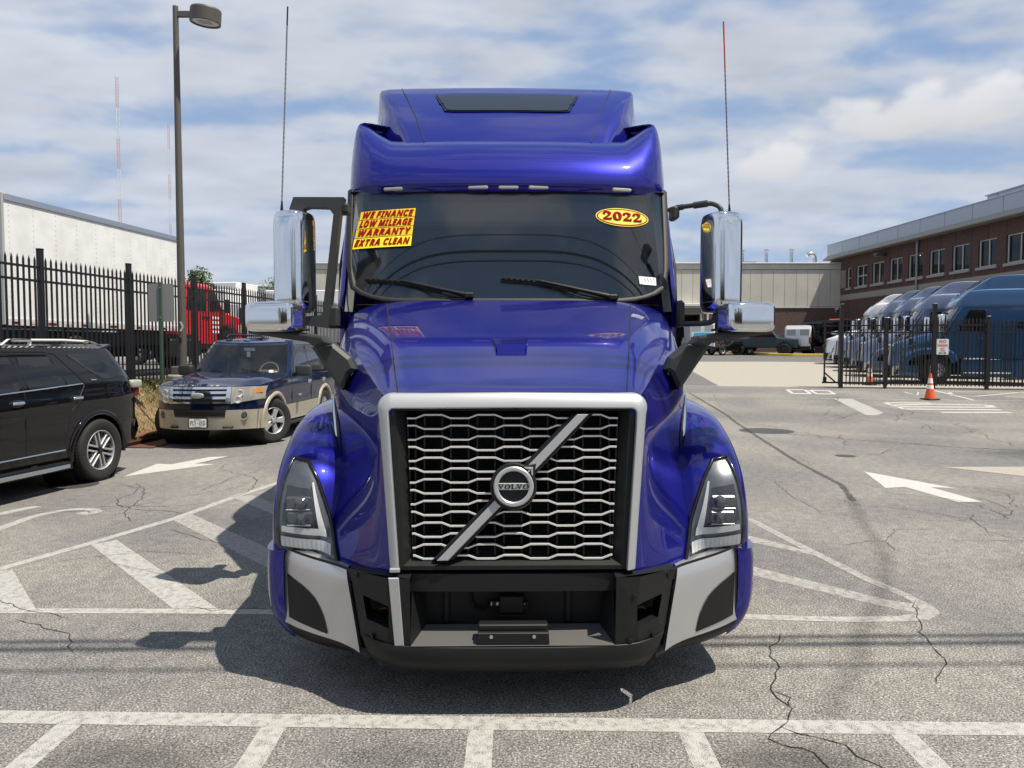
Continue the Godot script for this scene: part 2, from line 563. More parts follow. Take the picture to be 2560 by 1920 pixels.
func build_semi(root: Node3D) -> void:
	var I := V(0, 0.9, 1.4)
	# ---- hood
	var m := MB.new()
	var P := []
	for i in 31:
		var s := 0.182 + 1.578 * pow(i / 30.0, 1.35)
		var row := PackedVector3Array()
		for j in 49:
			var a := -1.0 + 2.0 * j / 48.0
			a = sign(a) * (1.0 - pow(1.0 - absf(a), 1.5))
			row.append(hood_pt(a, s))
		P.append(row)
	skin(m, P, I)
	var hood := obj("hood", m, M.paint, root)
	for sx in [-1.0, 1.0]:
		m = MB.new()
		P = []
		for i in 31:
			var row := PackedVector3Array()
			for j in 31:
				var x := lerpf(0.575, 1.168, j / 30.0)
				var st := tab(HOOD_TS, x)
				var yt := tab(HOOD_SY, st)
				var yb := 0.60
				var y := lerpf(yb, yt, i / 30.0)
				row.append(V(x * sx, y, s_panel(x, y)))
			P.append(row)
		skin(m, P, I)
		obj("hood_side", m, M.paint, hood)
		m = MB.new()
		var path := []
		for i in 16:
			var hs := 0.19 + i * 0.104
			path.append(hood_pt(lerpf(0.555, 0.846, i / 15.0) / tab(HOOD_W, hs) * sx, hs) + Vector3(0, 0.0005, 0))
		m.tube(path, 0.0035, 5)
		obj("hood_seam", m, M.black, hood)
		# chrome edged vent slit on the hood side
		m = MB.new()
		path = []
		for i in 9:
			var y := 1.10 + 0.36 * i / 8.0
			var x := 0.945 + 0.125 * i / 8.0
			path.append(V((x + 0.004) * sx, y, s_panel(x, y) - 0.006))
		m.tube(path, [0.003, 0.008, 0.01, 0.011, 0.011, 0.011, 0.01, 0.008, 0.003], 6)
		obj("chrome_vent_trim", m, M.chrome, hood)
		m = MB.new()
		P = []
		for i in 9:
			var y := 1.12 + 0.32 * i / 8.0
			var row := PackedVector3Array()
			for j in 3:
				var x := 0.942 + 0.12 * i / 8.0 - 0.014 * j * sin(PI * i / 8.0)
				row.append(V((x + 0.003) * sx, y, s_panel(x, y) - 0.004))
			P.append(row)
		skin(m, P, I)
		obj("vent_mesh", m, M.black, hood)
		# ---- fender
		m = MB.new()
		P = []
		for i in 49:
			var row := PackedVector3Array()
			for j in 25:
				var c := j / 24.0
				var p := fender_pt(i / 48.0, c)
				row.append(Vector3(p.x * sx, p.y, p.z))
			var last := row[24]
			row.append(last + Vector3(-0.02 * sx, 0, 0))
			P.append(row)
		skin(m, P, V(0.9 * sx, 0.6, 1.6))
		var fd := obj("fender", m, M.paint, root)
		m = MB.new()
		P = []
		for i in 25:
			var row := PackedVector3Array()
			for j in 4:
				var p := fender_pt(i / 24.0, 1.0)
				var q := p.lerp(V(1.27, 0.52, 1.72), 0.04)
				row.append(Vector3((q.x - 0.02 - 0.28 * j / 3.0) * sx, q.y, q.z))
			P.append(row)
		skin(m, P, V(1.0 * sx, 2.5, 1.6))
		obj("wheel_arch_liner", m, M.plastic, fd)
		# ---- headlight
		var hl := sub("headlight", root)
		var le := [Vector2(0.888, 0.645), Vector2(0.945, 0.82), Vector2(0.99, 0.95), Vector2(1.036, 1.055), Vector2(1.095, 1.135)]
		var ri := [Vector2(1.214, 0.705), Vector2(1.226, 0.82), Vector2(1.225, 0.93), Vector2(1.212, 1.04), Vector2(1.178, 1.150)]
		m = MB.new()
		front_patch(m, le, ri, 14, 12, 0.006, sx)
		obj("housing", m, M.lamp_dark, hl)
		m = MB.new()
		front_patch(m, [Vector2(1.02, 0.81), Vector2(1.065, 1.00)], [Vector2(1.20, 0.84), Vector2(1.185, 1.02)], 6, 6, 0.010, sx)
		obj("lamp_shroud", m, M.lamp_shroud, hl)
		m = MB.new()
		# rim of the lens
		for e in [le, ri]:
			var path2 := []
			for q in curve_lin(e, 14):
				path2.append(V(q.x * sx, q.y, s_front(q.x, q.y) - 0.012))
			m.tube(path2, 0.010, 6)
		var path3 := []
		for q in curve_lin([le[0], ri[0]], 10):
			path3.append(V(q.x * sx, q.y, s_front(q.x, q.y) - 0.012))
		m.tube(path3, 0.010, 6)
		path3 = []
		for q in curve_lin([le[4], ri[4]], 6):
			path3.append(V(q.x * sx, q.y, s_front(q.x, q.y) - 0.012))
		m.tube(path3, 0.010, 6)
		obj("bezel", m, M.gloss_black, hl)
		m = MB.new()
		front_patch(m, [Vector2(0.972, 0.79), Vector2(1.045, 1.035)], [Vector2(1.004, 0.79), Vector2(1.054, 1.035)], 10, 3, 0.030, sx)
		front_patch(m, [Vector2(0.963, 0.760), Vector2(0.972, 0.798)], [Vector2(1.195, 0.795), Vector2(1.194, 0.824)], 3, 10, 0.030, sx)
		obj("light_guide", m, M.lamp_white, hl)
		m = MB.new()
		front_patch(m, [Vector2(0.930, 0.684), Vector2(0.936, 0.734)], [Vector2(1.198, 0.722), Vector2(1.199, 0.772)], 2, 10, 0.026, sx)
		for k in 12:
			var x0 := 0.930 + k * 0.0222
			var yb2 := 0.682 + (x0 - 0.93) * 0.14
			front_patch(m, [Vector2(x0, yb2), Vector2(x0 + 0.004, yb2 + 0.052)], [Vector2(x0 + 0.0195, yb2 + 0.003), Vector2(x0 + 0.0225, yb2 + 0.054)], 1, 1, 0.029, sx)
		obj("led_strip", m, M.lamp_white, hl)
		for q in [Vector3(1.115, 0.935, 0.042), Vector3(1.105, 0.858, 0.036)]:
			m = MB.new()
			var at := V(q.x * sx, q.y, s_front(q.x, q.y) - 0.012)
			m.box(at, Vector3(0.13, 0.065, 0.03), 0.008)
			obj("projector_frame", m, M.lamp_dark, hl)
			m = MB.new()
			m.lathe([Vector2(q.z * 0.8, 0.0), Vector2(q.z * 0.8, 0.018), Vector2(q.z * 0.55, 0.03), Vector2(0.0, 0.036)], 20, Transform3D(Basis(Vector3.RIGHT, PI / 2), at + Vector3(-0.02 * sx, 0, 0.012)))
			obj("projector", m, M.lamp_glass, hl)
			m = MB.new()
			m.box(at + Vector3(0.0, -0.034, 0.02), Vector3(0.125, 0.008, 0.012), 0.003)
			obj("reflector", m, M.silver, hl)
		m = MB.new()
		front_patch(m, le, ri, 14, 12, 0.046, sx)
		obj("lens", m, M.lens, hl)
		# ---- bumper end cap
		m = MB.new()
		P = []
		var plan := [Vector2(1.178, 0.395), Vector2(1.212, 0.398), Vector2(1.248, 0.415), Vector2(1.275, 0.45), Vector2(1.292, 0.51), Vector2(1.300, 0.60), Vector2(1.298, 0.76), Vector2(1.285, 1.0), Vector2(1.26, 1.06)]
		for i in 13:
			var t := i / 12.0
			var y := lerpf(0.225, 0.70, t)
			var inn := 0.085 * pow(1.0 - t, 5) + 0.008 * pow(t, 20)
			var row := PackedVector3Array()
			for q in plan:
				row.append(V((q.x - inn * (q.x - 1.1) / 0.15) * sx, y, q.y + inn * 0.8))
			P.append(row)
		skin(m, P, V(1.0 * sx, 0.4, 1.0))
		# top ledge
		for i in plan.size() - 1:
			m.face([V(plan[i].x * sx, 0.70, plan[i].y), V(plan[i + 1].x * sx, 0.70, plan[i + 1].y), V(1.1 * sx, 0.705, plan[i + 1].y + 0.1), V(1.1 * sx, 0.705, plan[i].y + 0.1)], Vector3.UP)
		obj("bumper_end_cap", m, M.paint, root)
	# small wedge at the hood's middle
	m = MB.new()
	var w0 := hood_pt(0.0, 0.88)
	P = []
	for i in 2:
		var row := PackedVector3Array()
		for q in [Vector2(-0.105 + 0.02 * i, 0.0), Vector2(0.105 - 0.02 * i, 0.0)]:
			row.append(w0 + Vector3(q.x, 0.004 - 0.082 * i + 0.05 * i, 0.17 * i))
		P.append(row)
	m.face([P[0][0], P[0][1], P[1][1], P[1][0]], Vector3(0, 1, 0.6))
	m.face([P[1][0], P[1][1], P[1][1] + Vector3(-0.01, -0.045, 0.02), P[1][0] + Vector3(0.01, -0.045, 0.02)], Vector3(0, 0, 1))
	for k in [0, 1]:
		m.face([P[0][k], P[1][k], P[1][k] + Vector3(0, -0.05, 0.02)], Vector3(1 if k else -1, 0.3, 0))
	obj("hood_wedge", m, M.paint, hood)

	# ---- grille
	var gr := sub("grille", root)
	var yb := 0.695
	var yt := 1.522
	m = MB.new()
	var outer := []
	var inner := []
	for k in 21:
		# outer and inner outlines of the inverted U, from the left foot over the top to the right foot
		pass
	var half_out := [Vector2(0.586, 0.692), Vector2(0.602, 0.90), Vector2(0.626, 1.19), Vector2(0.646, 1.42)]
	var half_in := [Vector2(0.540, 0.692), Vector2(0.556, 0.90), Vector2(0.578, 1.19), Vector2(0.592, 1.37)]
	for k in 7:
		var a := PI / 2 * k / 6.0
		half_out.append(Vector2(0.585 + 0.068 * cos(a), 1.456 + 0.070 * sin(a)))
		half_in.append(Vector2(0.572 + 0.022 * cos(a), 1.430 + 0.022 * sin(a)))
	half_out.append(Vector2(0.0, 1.531))
	half_in.append(Vector2(0.0, 1.455))
	for k in half_out.size():
		outer.append(Vector2(-half_out[k].x, half_out[k].y))
		inner.append(Vector2(-half_in[k].x, half_in[k].y))
	for k in range(half_out.size() - 2, -1, -1):
		outer.append(half_out[k])
		inner.append(half_in[k])
	P = []
	for lay in [[0.0, 0.12], [0.0, 0.034], [0.10, 0.020], [0.5, 0.005], [0.88, -0.004], [0.97, 0.0], [1.0, 0.012], [1.0, 0.10]]:
		var row := PackedVector3Array()
		for k in outer.size():
			var q: Vector2 = outer[k].lerp(inner[k], lay[0])
			row.append(V(q.x, q.y, s_grille(q.y) - 0.028 + lay[1]))
		P.append(row)
	skin(m, P, V(0, 0.9, 1.0))
	obj("grille_surround", m, M.silver, gr)
	# dark sloping frame inside
	m = MB.new()
	var f0 := [Vector2(-0.542, 0.69), Vector2(-0.592, 1.45), Vector2(0.592, 1.45), Vector2(0.542, 0.69)]
	var f1 := [Vector2(-0.475, 0.745), Vector2(-0.515, 1.432), Vector2(0.515, 1.432), Vector2(0.475, 0.745)]
	for k in 4:
		var a: Vector2 = f0[k]
		var b: Vector2 = f0[(k + 1) % 4]
		var c: Vector2 = f1[(k + 1) % 4]
		var d: Vector2 = f1[k]
		var a1 := a.lerp(d, 0.35)
		var b1 := b.lerp(c, 0.35)
		m.face([V(a.x, a.y, s_grille(a.y) - 0.004), V(b.x, b.y, s_grille(b.y) - 0.004), V(b1.x, b1.y, s_grille(b.y) - 0.004), V(a1.x, a1.y, s_grille(a.y) - 0.004)], Vector3(0, 0, 1))
		m.face([V(a1.x, a1.y, s_grille(a.y) - 0.004), V(b1.x, b1.y, s_grille(b.y) - 0.004), V(c.x, c.y, s_grille(c.y) + 0.06), V(d.x, d.y, s_grille(d.y) + 0.06)], Vector3(0, 0, 1))
	obj("grille_frame", m, M.plastic, gr)
	# radiator behind with fine fins
	m = MB.new()
	m.face([V(-0.54, 0.72, s_grille(0.72) + 0.16), V(0.54, 0.72, s_grille(0.72) + 0.16), V(0.54, 1.46, s_grille(1.46) + 0.16), V(-0.54, 1.46, s_grille(1.46) + 0.16)], Vector3(0, 0, 1))
	obj("radiator", m, M.black, gr)
	m = MB.new()
	for k in 64:
		var y := 0.74 + k * 0.0108
		m.box(V(0, y, s_grille(y) + 0.15), Vector3(1.06, 0.003, 0.012))
	obj("radiator_fins", m, M.plastic, gr)
	# honeycomb bars
	var period := 0.257
	var rib := MB.new()
	for k in 14:
		var y := 1.412 - k * 0.0515
		var hw := lerpf(0.478, 0.513, (y - 0.745) / 0.69)
		var ph := 1.0 if k % 2 == 0 else -1.0
		var pts := []
		var x := -hw
		var xs := []
		for q in range(-5, 5):
			var c := q * 0.5 * period + 0.0
			for e in [-0.043, 0.043]:
				xs.append([c + e, 1.0 if posmod(q, 2) == 0 else -1.0])
		pts.append(Vector2(-hw, 0))
		for e in xs:
			if absf(e[0]) < hw - 0.004:
				pts.append(Vector2(e[0], e[1]))
		pts[0] = Vector2(-hw, pts[1].y)
		pts.append(Vector2(hw, pts[pts.size() - 1].y))
		m = MB.new()
		for j in pts.size() - 1:
			var ya: float = y - ph * pts[j].y * 0.0083
			var yc: float = y - ph * pts[j + 1].y * 0.0083
			var s0 := s_grille(y) + 0.018
			var xa: float = pts[j].x
			var xb: float = pts[j + 1].x
			var t := 0.0036
			m.face([V(xa, ya - t, s0), V(xb, yc - t, s0), V(xb, yc + t, s0), V(xa, ya + t, s0)], Vector3(0, 0, 1))
			m.face([V(xa, ya + t, s0), V(xb, yc + t, s0), V(xb, yc + t + 0.001, s0 + 0.008), V(xa, ya + t + 0.001, s0 + 0.008)], Vector3.UP)
			m.face([V(xa, ya - t, s0), V(xb, yc - t, s0), V(xb, yc - t, s0 + 0.02), V(xa, ya - t, s0 + 0.02)], Vector3.DOWN)
			rib.face([V(xa, ya - 0.010, s0 + 0.021), V(xb, yc - 0.010, s0 + 0.021), V(xb, yc + 0.006, s0 + 0.021), V(xa, ya + 0.006, s0 + 0.021)], Vector3(0, 0, 1))
			rib.face([V(xa, ya - 0.010, s0 + 0.021), V(xb, yc - 0.010, s0 + 0.021), V(xb, yc - 0.010, s0 + 0.07), V(xa, ya - 0.010, s0 + 0.07)], Vector3.DOWN)
			rib.face([V(xa, ya + 0.006, s0 + 0.021), V(xb, yc + 0.006, s0 + 0.021), V(xb, yc + 0.006, s0 + 0.07), V(xa, ya + 0.006, s0 + 0.07)], Vector3.UP)
			if k < 13 and pts[j].y * ph < 0.0 and absf(pts[j].y - pts[j + 1].y) < 0.1 and xb - xa < 0.1:
				for e in [xa, xb]:
					rib.box(V(e, y - 0.0258, s0 + 0.045), Vector3(0.008, 0.05, 0.045))
			elif k < 13 and pts[j].y * ph > 0.0 and absf(pts[j].y - pts[j + 1].y) < 0.1 and xb - xa < 0.1:
				for e in [xa, xb]:
					rib.box(V(e, y - 0.0258, s0 + 0.045), Vector3(0.008, 0.035, 0.045))
		obj("grille_bar", m, M.bar_silver, gr)
	obj("grille_ribs", rib, M.plastic, gr)
	# diagonal bar and round emblem
	m = MB.new()
	var dg := pv([-0.362, 0.735, -0.303, 0.735, 0.366, 1.428, 0.307, 1.428])
	var xg := Transform3D(Basis(Vector3.RIGHT, -atan(0.11)), V(0, 0, 0))
	var slope := Basis(Vector3.RIGHT, -atan(0.11))
	var gx := Transform3D(slope, V(0, 0.695, 0.085) - slope * Vector3(0, 0.695, 0))
	m.prism(pv([-0.361, 0.735, -0.307, 0.735, 0.364, 1.428, 0.310, 1.428]), 0.014, gx * Transform3D(Basis(), Vector3(0, 0, 0.012)), 0.004)
	obj("diagonal_bar", m, M.silver, gr)
	m = MB.new()
	m.prism(pv([-0.384, 0.735, -0.284, 0.735, 0.388, 1.430, 0.288, 1.430]), 0.05, gx * Transform3D(Basis(), Vector3(0, 0, -0.045)), 0.006)
	obj("diagonal_bar_backing", m, M.plastic, gr)
	var em := sub("emblem", gr)
	var ex := gx * Transform3D(Basis(Vector3.RIGHT, PI / 2), Vector3(0.003, 1.085, 0.0))
	m = MB.new()
	m.lathe([Vector2(0.112, -0.04), Vector2(0.112, 0.026), Vector2(0.106, 0.034), Vector2(0.076, 0.034), Vector2(0.074, 0.028), Vector2(0.0, 0.028)], 48, ex)
	m.prism(pv([0.02, 0.09, 0.095, 0.02, 0.108, 0.108]), 0.07, gx * Transform3D(Basis(), Vector3(0.003, 1.085, -0.04)), 0.004)
	obj("emblem_base", m, M.plastic, em)
	m = MB.new()
	m.lathe([Vector2(0.095, 0.03), Vector2(0.095, 0.046), Vector2(0.090, 0.050), Vector2(0.078, 0.050), Vector2(0.073, 0.046), Vector2(0.073, 0.03)], 48, ex)
	m.prism(pv([0.050, 0.092, 0.092, 0.092, 0.092, 0.050, 0.083, 0.058, 0.083, 0.080, 0.060, 0.083]), 0.016, gx * Transform3D(Basis(), Vector3(0.003, 1.085, 0.032)), 0.002)
	m.prism(pv([0.052, 0.058, 0.058, 0.052, 0.084, 0.078, 0.078, 0.084]), 0.014, gx * Transform3D(Basis(), Vector3(0.003, 1.085, 0.032)), 0.002)
	obj("emblem_ring", m, M.silver, em)
	m = MB.new()
	m.prism(pv([-0.0745, -0.016, 0.0745, -0.016, 0.0745, 0.016, -0.0745, 0.016]), 0.012, gx * Transform3D(Basis(), Vector3(0.003, 1.085, 0.0315)), 0.002)
	obj("emblem_band", m, M.silver, em)
	var tm := text_mesh("VOLVO", 0.040, 0.004, "Droid Serif", true)
	inst("emblem_lettering", tm, M.black, em, gx * Transform3D(Basis.from_scale(Vector3(1.02, 0.78, 1)), Vector3(0.003, 1.085, 0.0455)))

	# ---- bumper
	var bp := sub("bumper", root)
	m = MB.new()
	nose_band(m, -0.60, 0.60, [Vector2(-0.6, 0.583), Vector2(0.6, 0.583)], [Vector2(-0.6, 0.668), Vector2(0.6, 0.668)], -0.085, 20, 3)
	# top shelf
	for j in 20:
		var xa := -0.60 + 0.06 * j
		m.face([V(xa, 0.668, tab(NOSE, absf(xa)) + 0.085), V(xa + 0.06, 0.668, tab(NOSE, absf(xa + 0.06)) + 0.085), V(xa + 0.06, 0.676, 0.19), V(xa, 0.676, 0.19)], Vector3.UP)
		m.face([V(xa, 0.583, tab(NOSE, absf(xa)) + 0.085), V(xa + 0.06, 0.583, tab(NOSE, absf(xa + 0.06)) + 0.085), V(xa + 0.06, 0.575, 0.24), V(xa, 0.575, 0.24)], Vector3.DOWN)
	obj("bumper_beam", m, M.plastic, bp)
	m = MB.new()
	var ro := [Vector2(-0.483, 0.583), Vector2(-0.480, 0.352), Vector2(0.480, 0.352), Vector2(0.483, 0.583)]
	var rn := [Vector2(-0.430, 0.54), Vector2(-0.424, 0.388), Vector2(0.428, 0.388), Vector2(0.446, 0.54)]
	for k in [0, 2]:
		m.face([V(ro[k].x, ro[k].y, 0.09 if k == 0 else 0.0), V(ro[k + 1].x, ro[k + 1].y, 0.09 if k == 2 else 0.0), V(rn[k + 1].x, rn[k + 1].y, 0.19), V(rn[k].x, rn[k].y, 0.19)], Vector3(0, 0.5, 1) if k == 1 else Vector3(-1 if k else 1, 0, 1))
	obj("air_intake_surround", m, M.plastic, bp)
	m = MB.new()
	m.face([V(ro[1].x, ro[1].y, 0.0), V(ro[2].x, ro[2].y, 0.0), V(rn[2].x, rn[2].y, 0.19), V(rn[1].x, rn[1].y, 0.19)], Vector3(0, 0.5, 1))
	obj("intake_ledge", m, M.plastic_lit, bp)  # sunlit look painted in by the paler plastic
	m = MB.new()
	m.face([V(-0.47, 0.36, 0.28), V(0.47, 0.36, 0.28), V(0.47, 0.60, 0.28), V(-0.47, 0.60, 0.28)], Vector3(0, 0, 1))
	for q in [-0.33, 0.28]:
		m.box(V(q, 0.47, 0.265), Vector3(0.03, 0.2, 0.02), 0.005)
	obj("intake_back", m, M.black, bp)
	m = MB.new()
	m.box(V(-0.005, 0.487, 0.20), Vector3(0.118, 0.088, 0.05), 0.006)
	m.box(V(-0.005, 0.425, 0.21), Vector3(0.14, 0.014, 0.03), 0.003)
	m.box(V(0.065, 0.47, 0.22), Vector3(0.03, 0.05, 0.03), 0.004)
	m.box(V(-0.085, 0.487, 0.205), Vector3(0.055, 0.03, 0.03), 0.004)
	m.tube([V(-0.12, 0.485, 0.22), V(-0.15, 0.44, 0.24), V(-0.2, 0.46, 0.26), V(-0.21, 0.53, 0.28)], 0.008, 6)
	var rd := obj("radar_sensor", m, M.plastic, bp)
	m = MB.new()
	m.box(V(-0.075, 0.489, 0.187), Vector3(0.012, 0.014, 0.006), 0.001)
	m.box(V(-0.104, 0.489, 0.187), Vector3(0.006, 0.018, 0.006), 0.001)
	m.box(V(0.06, 0.482, 0.202), Vector3(0.006, 0.006, 0.006), 0.001)
	obj("connector_clip", m, M.lamp_white, rd)
	# number plate holder
	m = MB.new()
	m.prism(pv([-0.171, 0.353, 0.171, 0.353, 0.167, 0.412, -0.167, 0.412]), 0.03, Transform3D(Basis(), V(0, 0, 0.035)), 0.005)
	m.box(V(0, 0.427, 0.06), Vector3(0.33, 0.03, 0.06), 0.006)
	var ph2 := obj("plate_holder", m, M.plastic, bp)
	for q in [-0.103, 0.098]:
		m = MB.new()
		m.lathe([Vector2(0.008, 0.0), Vector2(0.008, 0.004), Vector2(0.0, 0.004)], 10, Transform3D(Basis(Vector3.RIGHT, PI / 2), V(q, 0.393, 0.005)))
		obj("screw", m, M.silver, ph2)
	for sx in [-1.0, 1.0]:
		# panel round the tow eye, with its opening
		m = MB.new()
		var o2 := [Vector2(0.483, 0.668), Vector2(0.60, 0.668), Vector2(0.80, 0.655), Vector2(0.735, 0.35), Vector2(0.60, 0.338), Vector2(0.480, 0.338)]
		var i2 := [Vector2(0.585, 0.532), Vector2(0.587, 0.533), Vector2(0.724, 0.556), Vector2(0.700, 0.447), Vector2(0.587, 0.428), Vector2(0.585, 0.43)]
		for k in 6:
			var k2 := (k + 1) % 6
			for sgm in 4:
				var quad := []
				for e in [[k, sgm], [k2, sgm], [k2, sgm + 1], [k, sgm + 1]]:
					var q: Vector2 = o2[e[0]].lerp(i2[e[0]], e[1] / 4.0)
					quad.append(V(q.x * sx, q.y, tab(NOSE, q.x) + 0.003))
				m.face(quad, Vector3(0.3 * sx, 0, 1))
			var q0: Vector2 = i2[k]
			var q1: Vector2 = i2[k2]
			m.face([V(q0.x * sx, q0.y, tab(NOSE, q0.x) + 0.003), V(q1.x * sx, q1.y, tab(NOSE, q1.x) + 0.003), V(q1.x * sx, q1.y, 0.25), V(q0.x * sx, q0.y, 0.25)], V((0.65 - 0.5 * (q0.x + q1.x)) * sx, 0.49 - 0.5 * (q0.y + q1.y), 0))
		m.face([V(0.483 * sx, 0.668, 0.014), V(0.8 * sx, 0.655, 0.2), V(0.8 * sx, 0.668, 0.35), V(0.483 * sx, 0.676, 0.2)], Vector3.UP)
		var tp := obj("tow_eye_panel", m, M.plastic, bp)
		m = MB.new()
		m.face([V(0.5 * sx, 0.38, 0.30), V(0.78 * sx, 0.38, 0.30), V(0.78 * sx, 0.6, 0.30), V(0.5 * sx, 0.6, 0.30)], Vector3(0, 0, 1))
		obj("tow_eye_recess", m, M.black, tp)
		m = MB.new()
		m.tube(curve([V(0.60 * sx, 0.455, 0.2), V(0.615 * sx, 0.475, 0.17), V(0.64 * sx, 0.475, 0.17), V(0.655 * sx, 0.455, 0.2)]), 0.006, 6)
		obj("tow_eye", m, M.rust, tp)
		var scr := [Vector2(0.765, 0.641), Vector2(0.674, 0.371)] if sx < 0 else [Vector2(0.765, 0.636), Vector2(0.571, 0.577), Vector2(0.551, 0.368), Vector2(0.674, 0.371)]
		for q in scr:
			m = MB.new()
			var at := V(q.x * sx, q.y, tab(NOSE, q.x))
			var bas := Basis(Vector3.UP, (0.75 if q.x > 0.62 else 0.15) * sx) * Basis(Vector3.RIGHT, PI / 2)
			m.lathe([Vector2(0.013, -0.01), Vector2(0.013, 0.003), Vector2(0.009, 0.005), Vector2(0.008, 0.002), Vector2(0.0, 0.002)], 12, Transform3D(bas, at))
			for e in 3:
				m.box(at + bas * Vector3(0, 0.003, 0), Vector3(0.012, 0.003, 0.003), 0.0, bas * Basis(Vector3.UP, e * PI / 3))
			obj("screw", m, M.gloss_black, tp)
		# silver corner panel
		m = MB.new()
		P = []
		var top := [Vector2(0.80, 0.253), Vector2(0.875, 0.637)]
		for i in 13:
			var t := i / 12.0
			var row := PackedVector3Array()
			for j in 13:
				var u := j / 12.0
				var x := lerpf(lerpf(0.742, 0.822, t), 1.180, u)
				var y := lerpf(lerpf(0.268, 0.322, u), lerpf(0.648, 0.700, u), t)
				row.append(V(x * sx, y, tab(NOSE, x) - 0.012 + 0.02 * pow(t, 12)))
			P.append(row)
		skin(m, P, V(0.9 * sx, 0.4, 1.0))
		for j in 12:
			var a0: Vector3 = P[12][j]
			var a1: Vector3 = P[12][j + 1]
			m.face([a0, a1, a1 + Vector3(0, 0.004, -0.1), a0 + Vector3(0, 0.004, -0.1)], Vector3.UP)
		for i in 12:
			m.face([P[i][0], P[i + 1][0], P[i + 1][0] + Vector3(0, 0, -0.06), P[i][0] + Vector3(0, 0, -0.06)], Vector3(-sx, 0, 0.2))
		var sp := obj("silver_corner_panel", m, M.brushed, bp)
		m = MB.new()
		P = []
		var le2 := [Vector2(0.926, 0.313), Vector2(0.945, 0.395), Vector2(0.985, 0.475), Vector2(1.05, 0.530), Vector2(1.159, 0.581)]
		var ri2 := [Vector2(1.152, 0.357), Vector2(1.154, 0.41), Vector2(1.156, 0.47), Vector2(1.158, 0.53), Vector2(1.160, 0.583)]
		for lay in 2:
			pass
		for i in 9:
			var a: Vector2 = curve_lin(le2, 8)[i]
			var b: Vector2 = curve_lin(ri2, 8)[i]
			var row := PackedVector3Array()
			for j in 9:
				var q := a.lerp(b, j / 8.0)
				row.append(V(q.x * sx, q.y, tab(NOSE, q.x) - 0.017))
			P.append(row)
		skin(m, P, V(0.9 * sx, 0.4, 1.0))
		obj("fog_lamp_cover", m, M.plastic, sp)
		# black strip for the dark gap under the headlight, widened to stop leaking sunlight
		m = MB.new()
		nose_band(m, 0.745, 1.19, [Vector2(0.745, 0.59), Vector2(1.19, 0.66)], [Vector2(0.745, 0.652), Vector2(1.19, 0.715)], -0.010, 10, 2, sx)
		obj("lamp_gap", m, M.black, bp)
		# low valance under the corner
		m = MB.new()
		nose_band(m, 0.69, 1.195, [Vector2(0.69, 0.215), Vector2(0.9, 0.195), Vector2(1.195, 0.225)], [Vector2(0.69, 0.275), Vector2(0.8, 0.278), Vector2(1.195, 0.328)], 0.0, 14, 5, sx, 0.10)
		obj("corner_valance", m, M.plastic, bp)
		m = MB.new()
		nose_band(m, 0.70, 1.19, [Vector2(0.69, 0.237), Vector2(1.19, 0.262)], [Vector2(0.69, 0.240), Vector2(1.19, 0.265)], -0.022, 12, 1, sx)
		obj("valance_crease", m, M.black, bp)
	# silver upright at the left
	m = MB.new()
	m.prism(pv([-0.556, 0.350, -0.512, 0.350, -0.535, 0.672, -0.583, 0.672]), 0.012, Transform3D(Basis(Vector3.UP, 0.0), V(0, 0, 0.022)), 0.003)
	m.box(V(-0.559, 0.695, 0.06), Vector3(0.048, 0.02, 0.02), 0.003)
	obj("silver_strip", m, M.silver, bp)
	# lower valance
	m = MB.new()
	P = []
	var vrow := [[0.345, 0.0], [0.340, -0.008], [0.30, -0.008], [0.262, 0.0], [0.256, 0.006], [0.252, 0.012], [0.225, 0.03], [0.202, 0.06], [0.195, 0.11]]
	for q in vrow:
		var row := PackedVector3Array()
		for j in 33:
			var x := -0.735 + 1.47 * j / 32.0
			var lift := 0.02 * pow(absf(x) / 0.735, 3)
			x *= 1.0 - 0.12 * clampf((0.345 - q[0]) / 0.15, 0, 1)
			row.append(V(x, q[0] + lift, tab(NOSE, absf(x)) + q[1]))
		P.append(row)
	skin(m, P, V(0, 0.35, 1.2))
	obj("lower_valance", m, M.plastic, bp)
	m = MB.new()
	m.box(V(0, 0.275, 0.24), Vector3(1.3, 0.13, 0.32), 0.02)
	for sx in [-1, 1]:
		m.box(V(0.93 * sx, 0.44, 0.57), Vector3(0.5, 0.42, 0.24), 0.03)
		m.box(V(0.63 * sx, 0.42, 0.36), Vector3(0.32, 0.38, 0.18), 0.02)
		m.box(V(0.82 * sx, 0.58, 0.42), Vector3(0.34, 0.12, 0.24), 0.02)
	m.box(V(0, 0.62, 0.30), Vector3(1.2, 0.10, 0.2), 0.02)
	obj("bumper_light_block", m, M.black, bp)  # dark boxes added to keep sunlight from leaking through the hollow bumper

	# ---- windshield, cab
	m = MB.new()
	P = []
	for i in 15:
		var row := PackedVector3Array()
		for j in 41:
			var u := -1.0 + j / 20.0
			var t := i / 14.0
			var ybm := 2.085 + 0.10 * pow(absf(u), 9)
			var y := lerpf(ybm, 2.945, t)
			var hw := lerpf(1.125, 1.185, t) - 0.03 * pow(1.0 - t, 8)
			row.append(V(u * hw, y, s_wind(u * hw, y)))
		P.append(row)
	skin(m, P, V(0, 2.3, 4.0))
	var ws := obj("windshield", m, M.glass, root)
	m = MB.new()
	for i in P.size():
		for j in P[i].size():
			P[i][j] += Vector3(0, -0.003, -0.006)
	skin(m, P, V(0, 2.3, 4.0))
	obj("inner_pane", m, M.glass, ws)
	m = MB.new()
	P = []
